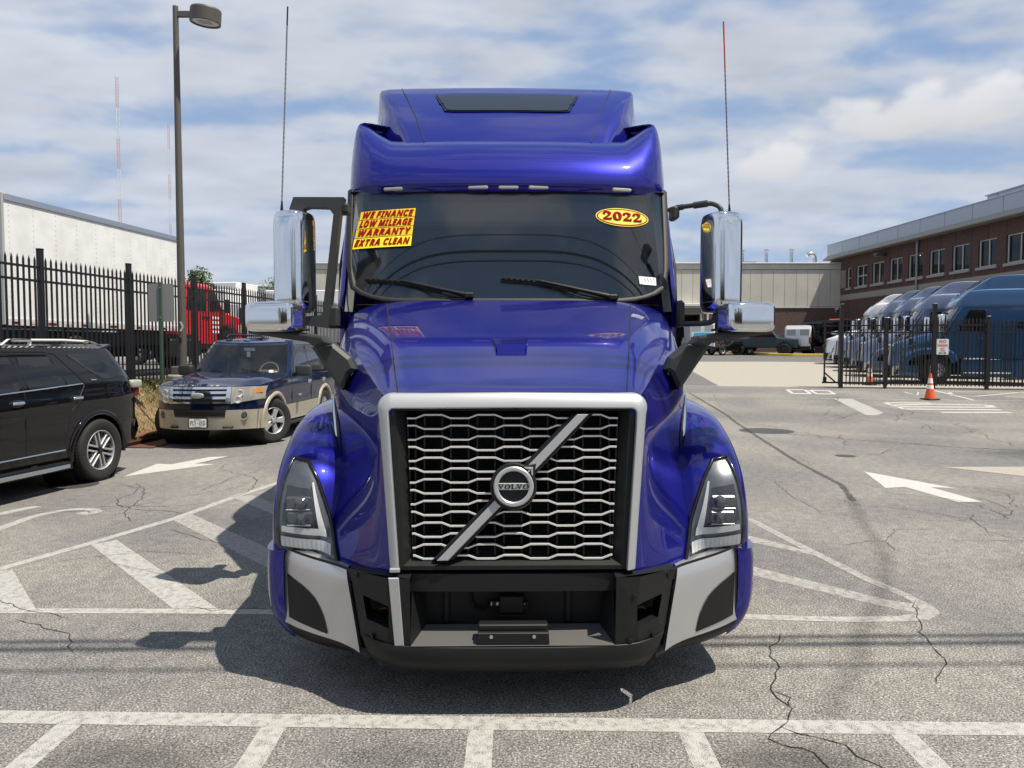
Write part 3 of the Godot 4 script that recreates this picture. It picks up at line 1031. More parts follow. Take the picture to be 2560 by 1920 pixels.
	for lay in 4:
		var row := PackedVector3Array()
		var e: float = [0.0, 0.010, 0.036, 0.044][lay]
		var up: float = [0.006, 0.014, 0.012, 0.0][lay]
		for k in 61:
			# down the left edge, along the bottom, up the right edge
			var u := clampf((k - 15) / 15.0 - 1.0, -1.0, 1.0)
			var t := 0.0
			if k < 15:
				t = (15 - k) / 15.0
			elif k > 45:
				t = (k - 45) / 15.0
			var y := lerpf(2.085 + 0.10 * pow(absf(u), 9), 2.945, t)
			var hw := lerpf(1.125, 1.185, t) - 0.03 * pow(1.0 - t, 8)
			var x := u * hw
			var ox := 0.0
			var oy := 0.0
			if k <= 15 or k >= 45:
				ox = sign(u)
			if k >= 15 and k <= 45:
				oy = -1.0
			if k in [13, 14, 15, 16, 17, 43, 44, 45, 46, 47]:
				ox = sign(u) * 0.7
				oy = -0.7
			x += ox * e
			y += oy * e * 0.75
			row.append(V(x, y, s_wind(x, y) - up))
		P.append(row)
	skin(m, P, V(0, 2.3, 4.0))
	obj("windshield_seal", m, M.seal, root)
	for sx in [-1.0, 1.0]:
		m = MB.new()
		P = []
		for i in 25:
			var y := lerpf(0.98, 2.96, i / 24.0)
			var sf := 1.98 if y < 2.02 else maxf(1.96, s_wind(1.185, y) + 0.01)
			var hwx := 1.186 + 0.02 * clampf((y - 2.0), 0, 1)
			var row := PackedVector3Array()
			for q in [Vector2(-0.016, -0.004), Vector2(0.010, 0.008), Vector2(0.026, 0.035), Vector2(0.034, 0.10)]:
				row.append(V((hwx + q.x) * sx, y, sf + q.y))
			for q in [Vector2(1.222, 2.9), Vector2(1.224, 3.3), Vector2(1.224, 3.75), Vector2(1.24, 3.85), Vector2(1.245, 4.2), Vector2(1.245, 5.7)]:
				row.append(V(q.x * sx, y, q.y))
			P.append(row)
		skin(m, P, V(0, 2.0, 4.0))
		var cs := obj("cab_side", m, M.paint, root)
		# door with window and handle
		m = MB.new()
		var dwin := pv([2.36, 2.02, 3.28, 2.02, 3.32, 2.06, 3.32, 2.78, 3.26, 2.84, 2.78, 2.84])
		var rx := Transform3D(Basis(Vector3(0, 0, -1), Vector3(0, 1, 0), Vector3(1, 0, 0)), Vector3.ZERO)
		if sx < 0:
			rx = Transform3D(Basis(Vector3(0, 0, -1), Vector3(0, 1, 0), Vector3(-1, 0, 0)), Vector3.ZERO)
		m.prism(round_poly(dwin, 0.05), 0.006, Transform3D(Basis(), Vector3(1.224 * sx, 0, 0)) * rx)
		obj("door_window", m, M.tint, cs)
		m = MB.new()
		m.prism(round_poly(pv([4.35, 2.10, 4.95, 2.10, 4.95, 2.36, 4.35, 2.36]), 0.09), 0.006, Transform3D(Basis(), Vector3(1.244 * sx, 0, 0)) * rx)
		m.prism(round_poly(pv([4.35, 3.12, 5.05, 3.02, 5.05, 3.24, 4.35, 3.34]), 0.07), 0.006, Transform3D(Basis(), Vector3(1.244 * sx, 0, 0)) * rx)
		obj("sleeper_window", m, M.tint, cs)
		m = MB.new()
		for loop in [[2.30, 1.05, 2.30, 2.06], [2.30, 2.06, 2.76, 2.90], [2.76, 2.90, 3.4, 2.90], [3.4, 2.90, 3.4, 1.05]]:
			m.tube([V(1.223 * sx, loop[1], loop[0]), V(1.223 * sx, loop[3], loop[2])], 0.005, 4)
		m.box(V(1.23 * sx, 1.72, 3.18), Vector3(0.02, 0.04, 0.2), 0.008)
		obj("door_gap", m, M.black, cs)
		# skirts with bright step trims
		m = MB.new()
		m.box(V(1.16 * sx, 0.62, 4.1), Vector3(0.16, 0.70, 3.1), 0.03)
		obj("side_skirt", m, M.paint, root)
		m = MB.new()
		for q in [[0.965, 2.62, 3.4], [0.42, 2.62, 4.2]]:
			m.box(V(1.245 * sx, q[0], (q[1] + q[2]) / 2), Vector3(0.02, 0.05, q[2] - q[1]), 0.008)
		obj("step_trim", m, M.alu, root)
		truck_wheel(root, V(1.06 * sx, 0.52, 1.72), sx)
		truck_wheel(root, V(1.08 * sx, 0.52, 6.3), sx, true)
		truck_wheel(root, V(1.08 * sx, 0.52, 7.65), sx, true)
	# frame behind the cab
	m = MB.new()
	for sx in [-1, 1]:
		m.box(V(0.43 * sx, 0.95, 4.5), Vector3(0.09, 0.28, 8.0), 0.01)
	for q in [1.72, 6.3, 7.65]:
		m.box(V(0, 0.52, q), Vector3(1.9, 0.16, 0.16), 0.03)
	m.box(V(0, 1.17, 6.9), Vector3(0.95, 0.10, 0.9), 0.03)
	m.box(V(0, 0.85, 1.3), Vector3(1.0, 0.7, 1.2), 0.05)
	obj("chassis", m, M.black, root)
	m = MB.new()
	m.face([V(-1.24, 0.98, 5.7), V(1.24, 0.98, 5.7), V(1.24, 3.5, 5.7), V(-1.24, 3.5, 5.7)], Vector3(0, 0, -1))
	m.face([V(-1.2, 0.98, 2.02), V(1.2, 0.98, 2.02), V(1.24, 0.98, 5.7), V(-1.24, 0.98, 5.7)], Vector3.DOWN)
	obj("cab_back", m, M.paint, root)
	# ---- interior
	var it := sub("cab_interior", root)
	m = MB.new()
	P = []
	for q in [Vector2(1.86, 2.05), Vector2(2.0, 2.06), Vector2(2.25, 2.04), Vector2(2.36, 1.98), Vector2(2.40, 1.85), Vector2(2.36, 1.2)]:
		var row := PackedVector3Array()
		for j in 11:
			var x := -1.1 + 0.22 * j
			row.append(V(x, q.y, q.x + (0.18 * pow(absf(x) / 1.1, 3) if q.x < 2.1 else 0.0)))
		P.append(row)
	skin(m, P, V(0, 1.5, 2.1))
	obj("dashboard", m, M.dash, it)
	m = MB.new()
	m.face([V(-1.2, 1.2, 3.5), V(1.2, 1.2, 3.5), V(1.2, 3.0, 3.5), V(-1.2, 3.0, 3.5)], Vector3(0, 0, 1))
	m.face([V(-1.2, 2.93, 2.4), V(1.2, 2.93, 2.4), V(1.2, 2.93, 3.5), V(-1.2, 2.93, 3.5)], Vector3.DOWN)
	m.face([V(-1.2, 1.25, 2.1), V(1.2, 1.25, 2.1), V(1.2, 1.25, 3.5), V(-1.2, 1.25, 3.5)], Vector3.UP)
	m.box(V(0, 2.79, 2.62), Vector3(2.2, 0.2, 0.3), 0.03)
	obj("lining", m, M.dash, it)
	for sx in [-1, 1]:
		m = MB.new()
		pillow(m, V(0.62 * sx, 2.05, 3.15), Vector3(0.26, 0.42, 0.09), 0.5, 0.5, Basis(Vector3.RIGHT, -0.15), 12, 20)
		pillow(m, V(0.62 * sx, 2.56, 3.2), Vector3(0.14, 0.11, 0.06), 0.6, 0.6, Basis(), 10, 16)
		obj("seat", m, M.seat, it)
		m = MB.new()
		P = []
		for i in 9:
			var y := lerpf(2.0, 2.93, i / 8.0)
			P.append(PackedVector3Array([V(1.16 * sx, y, s_wind(1.16, y) + 0.03), V(1.12 * sx, y, s_wind(1.16, y) + 0.12)]))
		skin(m, P, V(2.0 * sx, 2.4, 2.4))
		obj("pillar_trim", m, M.trim_grey, it)
	m = MB.new()
	var ring := []
	for k in 33:
		var a := TAU * k / 32
		ring.append(Vector3(cos(a) * 0.22, sin(a) * 0.22, 0))
	m.xf = Transform3D(Basis(Vector3.RIGHT, -0.9), V(0.6, 2.04, 2.52))
	m.tube(ring, 0.016, 8, false)
	m.box(Vector3(0, 0, 0), Vector3(0.40, 0.04, 0.02), 0.008)
	pillow(m, Vector3(0, -0.01, 0.0), Vector3(0.08, 0.07, 0.03), 0.6, 0.6, Basis(), 8, 14)
	obj("steering_wheel", m, M.plastic, it)
	# ---- wipers
	for q in [[V(-1.017, 2.222, 0), V(-0.63, 2.20, 0), V(-0.276, 2.102, 0)], [V(-0.056, 2.222, 0), V(0.321, 2.20, 0), V(0.725, 2.092, 0)]]:
		var wp := sub("wiper", root)
		m = MB.new()
		var pts := []
		for k in 15:
			var x := lerpf(q[0].x, q[1].x + 0.17, k / 14.0)
			var y := lerpf(q[0].y, q[1].y - 0.05, k / 14.0) + 0.012 * sin(PI * k / 14.0)
			pts.append(V(x, y, s_wind(x, y) - 0.012))
		m.tube(pts, 0.009, 6)
		for k in 14:
			m.box(pts[k].lerp(pts[k + 1], 0.5) + Vector3(0, 0.008, 0.014), Vector3(0.03, 0.012, 0.01), 0.002)
		obj("blade", m, M.plastic, wp)
		m = MB.new()
		pts = []
		for k in 9:
			var x := lerpf(q[1].x - 0.12, q[2].x, k / 8.0)
			var y := lerpf(q[1].y + 0.012, q[2].y, k / 8.0)
			pts.append(V(x, y, s_wind(x, y) - 0.035))
		m.tube(pts, [0.008, 0.010, 0.011, 0.012, 0.013, 0.015, 0.017, 0.02, 0.02], 6)
		m.box(pts[8], Vector3(0.07, 0.045, 0.05), 0.012)
		obj("arm", m, M.plastic, wp)
		m = MB.new()
		pts = []
		for k in 9:
			var x := lerpf(q[1].x, q[2].x - 0.03, k / 8.0)
			var y := lerpf(q[1].y - 0.03, q[2].y - 0.01, k / 8.0) - 0.03 * sin(PI * k / 8.0)
			pts.append(V(x, y, s_wind(x, y) - 0.02))
		m.tube(pts, 0.004, 5)
		obj("washer_hose", m, M.plastic, wp)
	# ---- roof fairing
	var fr := sub("roof_fairing", root)
	var plan2 := [Vector2(0, 0), Vector2(0.2, 0.002), Vector2(0.4, 0.008), Vector2(0.6, 0.02), Vector2(0.78, 0.04), Vector2(0.92, 0.07), Vector2(1.03, 0.11), Vector2(1.12, 0.165), Vector2(1.185, 0.24), Vector2(1.228, 0.34), Vector2(1.25, 0.48), Vector2(1.26, 0.65), Vector2(1.265, 0.9), Vector2(1.268, 1.3), Vector2(1.268, 2.2), Vector2(1.268, 3.45)]
	var full := []
	for k in range(plan2.size() - 1, 0, -1):
		full.append(Vector2(-plan2[k].x, plan2[k].y))
	full.append_array(plan2)
	m = MB.new()
	P = []
	# [height share, inset, base shift]
	var rows := [[0.0, 0.015, 0.01], [0.004, 0.0, 0.0], [0.06, 0.0, 0.0], [0.07, -0.012, -0.006], [0.12, -0.018, -0.008], [0.2, -0.012, -0.006], [0.32, 0.01, -0.002], [0.45, 0.045, 0.003], [0.58, 0.095, 0.009], [0.70, 0.155, 0.016], [0.80, 0.215, 0.024], [0.88, 0.275, 0.034], [0.94, 0.335, 0.047], [0.98, 0.40, 0.066], [1.0, 0.48, 0.10], [1.002, 0.60, 0.15]]
	for r in rows:
		var row := PackedVector3Array()
		for q in full:
			var sd: float = smoothstep(0.06, 0.62, q.y)
			var h: float = 0.485 + 0.165 * smoothstep(0.86, 1.235, absf(q.x)) + 0.06 * smoothstep(0.3, 1.2, q.y)
			var ins: float = r[1]
			var nx: float = q.x - sign(q.x) * r[2] * sqrt(sd)
			row.append(V(nx, 2.905 + h * r[0], 2.245 + q.y + ins * (1.0 - sd)))
		P.append(row)
	skin(m, P, V(0, 2.9, 3.6))
	# inner deck
	var last: PackedVector3Array = P[P.size() - 1]
	var D2 := []
	for t in [0.0, 0.06, 0.12, 0.2, 0.35, 0.5, 0.8, 1.35]:
		var row := PackedVector3Array()
		for p in last:
			var zi := minf(p.z, lerpf(p.z, -3.4, t * 0.4))
			row.append(Vector3(p.x * (1.0 - t * 0.3), lerpf(p.y, minf(p.y, 3.365 + 0.25 * smoothstep(2.55, 2.95, -zi)), minf(1.0, t * 0.8)), zi))
		D2.append(row)
	skin(m, D2, V(0, 2.0, 3.4))
	obj("lower_fairing", m, M.paint, fr)
	# underside of the brow
	m = MB.new()
	var b0: PackedVector3Array = P[0]
	var D3 := []
	for t in [0.0, 0.5, 1.0]:
		var row := PackedVector3Array()
		for p in b0:
			row.append(Vector3(p.x * (1.0 - 0.06 * t), p.y + 0.02 * t, p.z - 0.22 * t))
		D3.append(row)
	skin(m, D3, V(0, 3.5, 3.2))
	obj("brow_underside", m, M.black, fr)
	# upper wedge
	m = MB.new()
	P = []
	var TW := [Vector2(2.48, 0.76), Vector2(2.72, 0.845), Vector2(3.0, 0.955), Vector2(3.25, 1.055), Vector2(3.45, 1.13), Vector2(3.7, 1.165), Vector2(4.2, 1.19), Vector2(5.7, 1.20)]
	var TY := [Vector2(2.48, 3.262), Vector2(2.58, 3.360), Vector2(2.7, 3.470), Vector2(2.85, 3.600), Vector2(3.0, 3.725), Vector2(3.2, 3.878), Vector2(3.36, 3.990), Vector2(3.5, 4.075), Vector2(3.62, 4.115), Vector2(3.8, 4.14), Vector2(4.2, 4.15), Vector2(5.7, 4.15)]
	var BW := [Vector2(2.48, 0.78), Vector2(2.72, 0.88), Vector2(3.0, 1.05), Vector2(3.25, 1.14), Vector2(3.5, 1.18), Vector2(3.9, 1.20), Vector2(5.7, 1.215)]
	for s in [2.48, 2.53, 2.58, 2.64, 2.70, 2.77, 2.85, 2.92, 3.0, 3.1, 3.2, 3.3, 3.38, 3.45, 3.5, 3.56, 3.62, 3.7, 3.8, 4.0, 4.5, 5.7]:
		var hw := tab(TW, s)
		var y := tab(TY, s)
		var bw := tab(BW, s)
		var yb2 := minf(lerpf(3.20, 3.58, smoothstep(2.5, 3.1, s)), y - 0.03)
		var hh := maxf(y - yb2, 0.01)
		var half := [Vector2(0, y), Vector2(hw * 0.4, y - 0.004), Vector2(hw * 0.75, y - 0.012), Vector2(hw * 0.92, y - 0.02), Vector2(hw - 0.02, y - 0.032), Vector2(hw, y - minf(0.055, hh * 0.3)), Vector2(lerpf(hw, bw, 0.25), y - hh * 0.4), Vector2(lerpf(hw, bw, 0.6), y - hh * 0.7), Vector2(bw, yb2)]
		var row := PackedVector3Array()
		for k in range(half.size() - 1, 0, -1):
			row.append(V(-half[k].x, half[k].y, s))
		for k in half.size():
			row.append(V(half[k].x, half[k].y, s))
		P.append(row)
	skin(m, P, V(0, 3.0, 4.6))
	obj("upper_fairing", m, M.paint, fr)
	for sx in [-1.0, 1.0]:
		m = MB.new()
		var path := []
		for k in 12:
			var s := 2.59 + 0.92 * k / 11.0
			path.append(V(tab(TW, s) * 0.82 * sx, tab(TY, s) - 0.012, s))
		m.tube(path, 0.0035, 5)
		obj("fairing_seam", m, M.black, fr)
	# sloping window in the fairing
	for lay in 2:
		m = MB.new()
		P = []
		for i in 7:
			var row := PackedVector3Array()
			var t := i / 6.0
			for j in 17:
				var u := -1.0 + j / 8.0
				var e := 0.018 * lay
				var hw := lerpf(0.505, 0.605, t) + 0.02 - e
				var s := lerpf(2.97 + e * 0.7, 3.305 - e * 0.7, clampf(t + (0.05 if t < 0.5 else -0.05) * pow(absf(u), 10), 0, 1))
				row.append(V(u * hw, tab(TY, s) - 0.012 * pow(u * hw / 0.8, 2) + 0.006 + 0.004 * lay, s - 0.004 - 0.003 * lay))
			P.append(row)
		skin(m, P, V(0, 3.0, 4.6))
		obj("roof_window_seal" if lay == 0 else "roof_window", m, M.gloss_black if lay == 0 else M.roof_glass, fr)
	for q in [Vector2(-0.858, 2.930), Vector2(-0.224, 2.934), Vector2(0.003, 2.934), Vector2(0.227, 2.934), Vector2(0.854, 2.928)]:
		m = MB.new()
		var sdep := 2.245 + tab(plan2, absf(q.x))
		m.box(V(q.x, q.y, sdep), Vector3(0.15, 0.028, 0.03), 0.008, Basis(Vector3.UP, q.x * 0.25))
		obj("marker_light", m, M.marker, fr)
	# ---- hood mirrors
	for sx in [-1.0, 1.0]:
		var hm := sub("hood_mirror", root)
		m = MB.new()
		m.prism(pv([0.865, 1.625, 0.903, 1.60, 0.945, 1.505, 0.975, 1.54, 1.115, 1.75, 0.994, 1.772, 0.895, 1.69]), 0.10, Transform3D(Basis(), V(0, 0, 0.86)), 0.02) if sx > 0 else m.prism(pv([-0.865, 1.625, -0.903, 1.60, -0.945, 1.505, -0.975, 1.54, -1.115, 1.75, -0.994, 1.772, -0.895, 1.69]), 0.10, Transform3D(Basis(), V(0, 0, 0.86)), 0.02)
		obj("arm_base", m, M.arm, hm)
		m = MB.new()
		var ap := [0.985, 1.768, 1.02, 1.808, 1.14, 1.828, 1.42, 1.852, 1.42, 1.822, 1.10, 1.775, 1.06, 1.745]
		if sx < 0:
			for k in range(0, ap.size(), 2):
				ap[k] = -ap[k]
		m.prism(pv(ap), 0.13, Transform3D(Basis(), V(0, 0, 0.76)), 0.015)
		obj("arm", m, M.arm, hm)
		m = MB.new()
		pillow(m, V(1.265 * sx, 1.908, 0.60), Vector3(0.135, 0.080, 0.10), 0.32, 0.42, Basis(Vector3.UP, 0.18 * sx), 28, 64)
		obj("mirror_shell", m, M.chrome, hm)
		m = MB.new()
		m.box(V(1.265 * sx, 1.905, 0.72), Vector3(0.27, 0.15, 0.05), 0.02)
		obj("mirror_back", m, M.plastic, hm)
		m = MB.new()
		m.box(V(1.115 * sx, 1.842, 0.66), Vector3(0.035, 0.012, 0.05), 0.004)
		obj("camera_nub", m, M.black, hm)
		# cab mirrors
		var cm := sub("cab_mirror", root)
		m = MB.new()
		pillow(m, V(1.468 * sx, 2.325, 1.80), Vector3(0.112, 0.345, 0.135), 0.22, 0.55, Basis(Vector3.UP, 0.35 * sx), 40, 64)
		obj("mirror_shell", m, M.chrome, cm)
		m = MB.new()
		m.box(V(1.395 * sx, 2.325, 1.87), Vector3(0.06, 0.64, 0.16), 0.025)
		obj("mirror_back", m, M.plastic, cm)
		m = MB.new()
		if sx < 0:
			var o3 := [Vector2(-1.518, 2.668), Vector2(-1.515, 2.705), Vector2(-1.487, 2.783), Vector2(-1.14, 2.783), Vector2(-1.166, 2.689), Vector2(-1.259, 1.879), Vector2(-1.478, 1.905)]
			var i3 := [Vector2(-1.425, 2.672), Vector2(-1.418, 2.705), Vector2(-1.385, 2.716), Vector2(-1.25, 2.712), Vector2(-1.213, 2.664), Vector2(-1.298, 1.971), Vector2(-1.478, 1.955)]
			for k in 6:
				var zz := [V(0, 0, 1.86), V(0, 0, 1.94)]
				var c4 := [o3[k], o3[k + 1], i3[k + 1], i3[k]]
				var fr4 := []
				var bk := []
				for q in c4:
					fr4.append(V(q.x, q.y, 1.85))
					bk.append(V(q.x, q.y, 1.95))
				m.face(fr4, Vector3(0, 0, 1))
				m.face(bk, Vector3(0, 0, -1))
				var cc := Vector3(-1.34, 2.33, 0)
				m.face([fr4[0], fr4[1], bk[1], bk[0]], (fr4[0] - cc) * Vector3(1, 1, 0))
				m.face([fr4[3], fr4[2], bk[2], bk[3]], (cc - fr4[2]) * Vector3(1, 1, 0))
			m.box(V(-1.16, 2.72, 1.98), Vector3(0.08, 0.07, 0.12), 0.012)
			m.box(V(-1.24, 1.96, 1.97), Vector3(0.09, 0.16, 0.14), 0.02)
		else:
			m.tube(curve([V(1.16, 2.735, 2.05), V(1.2, 2.735, 1.95), V(1.376, 2.745, 1.86), V(1.43, 2.735, 1.83), V(1.462, 2.70, 1.80), V(1.466, 2.64, 1.80)], 5), 0.017, 10)
			m.tube([V(1.30, 2.741, 1.9), V(1.385, 2.747, 1.855)], 0.024, 10)
			m.tube([V(1.19, 2.734, 1.965), V(1.235, 2.738, 1.94)], 0.021, 10)
			m.box(V(1.185, 2.70, 2.0), Vector3(0.05, 0.09, 0.14), 0.012)
			obj("upper_arm", m, M.arm, cm)
			m = MB.new()
			m.tube(curve([V(1.22, 1.912, 1.95), V(1.30, 1.912, 1.9), V(1.39, 1.916, 1.84), V(1.43, 1.94, 1.81), V(1.44, 2.0, 1.80)], 5), 0.020, 10)
			m.box(V(1.225, 1.985, 1.98), Vector3(0.055, 0.19, 0.13), 0.02)
		obj("mirror_arm", m, M.arm, cm)
		# grab handle strip by the A pillar
		m = MB.new()
		m.tube([V(1.225 * sx, 2.04, 2.1), V(1.235 * sx, 2.35, 2.2), V(1.225 * sx, 2.68, 2.42)], 0.014, 8)
		obj("rain_channel", m, M.plastic, cm)
	# ---- antennas
	for q in [[V(-1.555, 2.66, 1.8), V(-1.494, 4.045, 1.8)], [V(1.525, 2.65, 1.8), V(1.465, 3.965, 1.8)]]:
		var an := sub("antenna", root)
		m = MB.new()
		m.tube([q[0], q[0].lerp(q[1], 0.06)], [0.013, 0.006], 8)
		obj("antenna_foot", m, M.plastic, an)
		m = MB.new()
		var pts := []
		var rr := []
		for k in 61:
			pts.append(q[0].lerp(q[1], 0.05 + 0.71 * k / 60.0))
			rr.append(0.0058 if k % 2 else 0.0042)
		m.tube(pts, rr, 6)
		obj("antenna_coil", m, M.antenna_grey, an)
		m = MB.new()
		m.tube([q[0].lerp(q[1], 0.76), q[0].lerp(q[1], 0.91)], 0.0052, 6)
		obj("antenna_upper", m, M.antenna_grey if q[0].x < 0 else M.antenna_red, an)
		m = MB.new()
		m.tube([q[0].lerp(q[1], 0.91), q[1]], 0.0055, 6)
		obj("antenna_tip", m, M.black if q[0].x < 0 else M.antenna_red, an)

func glass_patch(m: MB, c: Array, lift: float, n := 8) -> void:
	# c: lower left, lower right, upper right, upper left (x, y) on the windshield
	var P := []
	for i in n + 1:
		var row := PackedVector3Array()
		for j in n + 1:
			var u := float(j) / n
			var t := float(i) / n
			var q: Vector2 = c[0].lerp(c[1], u).lerp(c[3].lerp(c[2], u), t)
			row.append(V(q.x, q.y, s_wind(q.x, q.y) - lift))
		P.append(row)
	skin(m, P, V(0, 2.3, 4.0))

func glass_frame(q: Vector2, roll: float, lift: float) -> Transform3D:
	var p := V(q.x, q.y, s_wind(q.x, q.y))
	var tx := (V(q.x + 0.01, q.y, s_wind(q.x + 0.01, q.y)) - p).normalized()
	var ty := (V(q.x, q.y + 0.01, s_wind(q.x, q.y + 0.01)) - p).normalized()
	var nz := tx.cross(ty).normalized()
	ty = nz.cross(tx)
	return Transform3D(Basis(tx, ty, nz) * Basis(Vector3.BACK, roll), p + nz * lift)

func stickers(root: Node3D) -> void:
	var lines := [["WE FINANCE", 2.762, 2.690], ["LOW MILEAGE", 2.690, 2.618], ["WARRANTY", 2.618, 2.545], ["EXTRA CLEAN", 2.545, 2.460]]
	for k in 4:
		var L: Array = lines[k]
		var xl: float = lerpf(-1.100, -1.132, k / 3.0)
		var xr: float = lerpf(-0.683, -0.697, k / 3.0)
		var m := MB.new()
		var d0 := 0.006 + 0.002 * k
		glass_patch(m, [Vector2(xl - 0.008, L[2]), Vector2(xr - 0.004, L[2] + 0.016), Vector2(xr, L[1] + 0.011), Vector2(xl, L[1] - 0.006)], d0)
		var st := obj("sticker", m, M.sticker if k < 3 else M.sticker_bright, root)
		st.set_meta("label", "yellow strip sticker reading " + L[0])
		var w: float = xr - xl
		var cx: float = (xl + xr) / 2
		var cy: float = (L[1] + L[2]) / 2 + 0.002
		# letters follow the curved glass one by one
		var n: int = L[0].length()
		# proportional spacing, scaled so that the line fills its strip
		var adv := []
		var total := 0.0
		for i in n:
			var wd := 0.020
			if L[0][i] != " ":
				wd = text_mesh(L[0][i], 0.076, 0.0015, "Droid Sans", true).get_aabb().size.x + 0.009
			adv.append(wd)
			total += wd
		var fit := (w - 0.030) / total
		var along := 0.0
		for i in n:
			var ch: String = L[0][i]
			var mid: float = along + adv[i] * fit * 0.5
			along += adv[i] * fit
			if ch == " ":
				continue
			for sh in 2:
				var tm := text_mesh(ch, 0.076, 0.0015, "Droid Sans", true)
				var gp := Vector2(xl + 0.013 + mid, cy + 0.011 * (mid / w - 0.4))
				if sh == 0:
					gp += Vector2(0.0028, -0.0028)
				var tf := glass_frame(gp, 0.03, d0 + 0.002 + 0.0015 * sh)
				tf.basis = tf.basis * Basis(Vector3(fit * 0.97, 0, 0), Vector3(0.20, 0.98, 0), Vector3(0, 0, 1))
				inst("letter", tm, M.red_dark if sh == 0 else M.red_print, st, tf)
	var ov := MB.new()
	var ring := MB.new()
	for lay in 3:
		var mm := MB.new()
		var P := []
		var rx: float = [0.202, 0.195, 0.185][lay]
		var ry: float = [0.073, 0.067, 0.058][lay]
		for i in 9:
			var row := PackedVector3Array()
			for j in 49:
				var a := TAU * j / 48
				var q := Vector2(cos(a) * rx, sin(a) * ry) * (i / 8.0)
				q = q.rotated(-0.05) + Vector2(0.846, 2.707)
				row.append(V(q.x, q.y, s_wind(q.x, q.y) - 0.005 - 0.0015 * lay))
			P.append(row)
		skin(mm, P, V(0.8, 2.3, 4.0))
		if lay == 0:
			obj("oval_sticker", mm, M.sticker_pale, root).set_meta("label", "oval yellow sticker reading 2022")
		else:
			obj("oval_border", mm, M.red_print if lay == 1 else M.sticker_pale, root.get_node("oval_sticker"))
	for i in 4:
		for sh in 2:
			var tm := text_mesh("2022"[i], 0.108, 0.0015, "Droid Serif", true)
			var gp := Vector2(0.846 + (i - 1.5) * 0.075, 2.708 - (i - 1.5) * 0.004)
			if sh == 0:
				gp += Vector2(-0.004, -0.003)
			var tf := glass_frame(gp, -0.05, 0.012 + 0.0015 * sh)
			tf.basis = tf.basis * Basis.from_scale(Vector3(1.22, 0.92, 1))
			inst("digit", tm, M.red_dark if sh == 0 else M.red_print, root.get_node("oval_sticker"), tf)
	var ms := MB.new()
	glass_patch(ms, [Vector2(0.930, 2.194), Vector2(1.054, 2.186), Vector2(1.057, 2.244), Vector2(0.927, 2.253)], 0.006)
	var tagm := obj("stock_tag", ms, M.tag_white, root)
	tagm.set_meta("label", "small white tag reading 5511")
	var ml := MB.new()
	glass_patch(ml, [Vector2(0.930, 2.195), Vector2(0.954, 2.194), Vector2(0.952, 2.250), Vector2(0.928, 2.252)], 0.0075)
	obj("tag_edge", ml, M.tag_green, tagm)
	for i in 4:
		var tf := glass_frame(Vector2(0.970 + 0.0225 * i, 2.221 - 0.001 * i), -0.06, 0.009)
		tf.basis = tf.basis * Basis.from_scale(Vector3(0.85, 1.15, 1))
		inst("digit", text_mesh("5511"[i], 0.042, 0.001, "Droid Sans"), M.red_tag, tagm, tf)

# ================= materials =================
func grain_image(size: int, sd: int, lo: float, hi: float, tint := Vector3.ONE) -> Image:
	var a := noise(0.10, sd, 2).get_seamless_image(size, size).get_data()
	var b := noise(0.20, sd + 1, 1, FastNoiseLite.TYPE_CELLULAR).get_seamless_image(size, size).get_data()
	var c := noise(0.012, sd + 2, 3).get_seamless_image(size, size).get_data()
	var r := RandomNumberGenerator.new()
	r.seed = sd
	var out := PackedByteArray()
	out.resize(size * size * 3)
	for i in size * size:
		var k := 0.34 * a[i] / 255.0 + 0.32 * b[i] / 255.0 + 0.10 * c[i] / 255.0 + 0.26 * r.randf()
		if r.randf() < 0.03:
			k += 0.45 * r.randf()
		elif r.randf() < 0.03:
			k -= 0.4 * r.randf()
		k = lerpf(lo, hi, clampf(k, 0.0, 1.2))
		out[i * 3] = int(clampf(k * tint.x, 0, 1) * 255)
		out[i * 3 + 1] = int(clampf(k * tint.y, 0, 1) * 255)
		out[i * 3 + 2] = int(clampf(k * tint.z, 0, 1) * 255)
	return Image.create_from_data(size, size, false, Image.FORMAT_RGB8, out)

func soft_tex(size: int, freq: float, sd: int, c0: Color, c1: Color, oct := 5) -> ImageTexture:
	var a := noise(freq, sd, oct).get_seamless_image(size, size).get_data()
	var out := PackedByteArray()
	out.resize(size * size * 3)
	for i in size * size:
		var c := c0.lerp(c1, smoothstep(0.15, 0.85, a[i] / 255.0))
		out[i * 3] = int(c.r * 255)
		out[i * 3 + 1] = int(c.g * 255)
		out[i * 3 + 2] = int(c.b * 255)
	return ImageTexture.create_from_image(Image.create_from_data(size, size, false, Image.FORMAT_RGB8, out))

func worn_tex(size: int, sd: int, share: float, c: Vector3) -> ImageTexture:
	# road paint that has come off the high stones: alpha holes
	var a := noise(0.26, sd, 3).get_seamless_image(size, size).get_data()
	var b := noise(0.022, sd + 1, 4).get_seamless_image(size, size).get_data()
	var r := RandomNumberGenerator.new()
	r.seed = sd
	var out := PackedByteArray()
	out.resize(size * size * 4)
	for i in size * size:
		var v := 0.62 * a[i] / 255.0 + 0.38 * b[i] / 255.0 + 0.34 * (r.randf() - 0.5)
		var k := 0.80 + 0.20 * a[i] / 255.0 - 0.10 * r.randf()
		out[i * 4] = int(clampf(k * c.x, 0, 1) * 255)
		out[i * 4 + 1] = int(clampf(k * c.y, 0, 1) * 255)
		out[i * 4 + 2] = int(clampf(k * c.z, 0, 1) * 255)
		out[i * 4 + 3] = 255 if v > share else 0
	return ImageTexture.create_from_image(Image.create_from_data(size, size, false, Image.FORMAT_RGBA8, out))

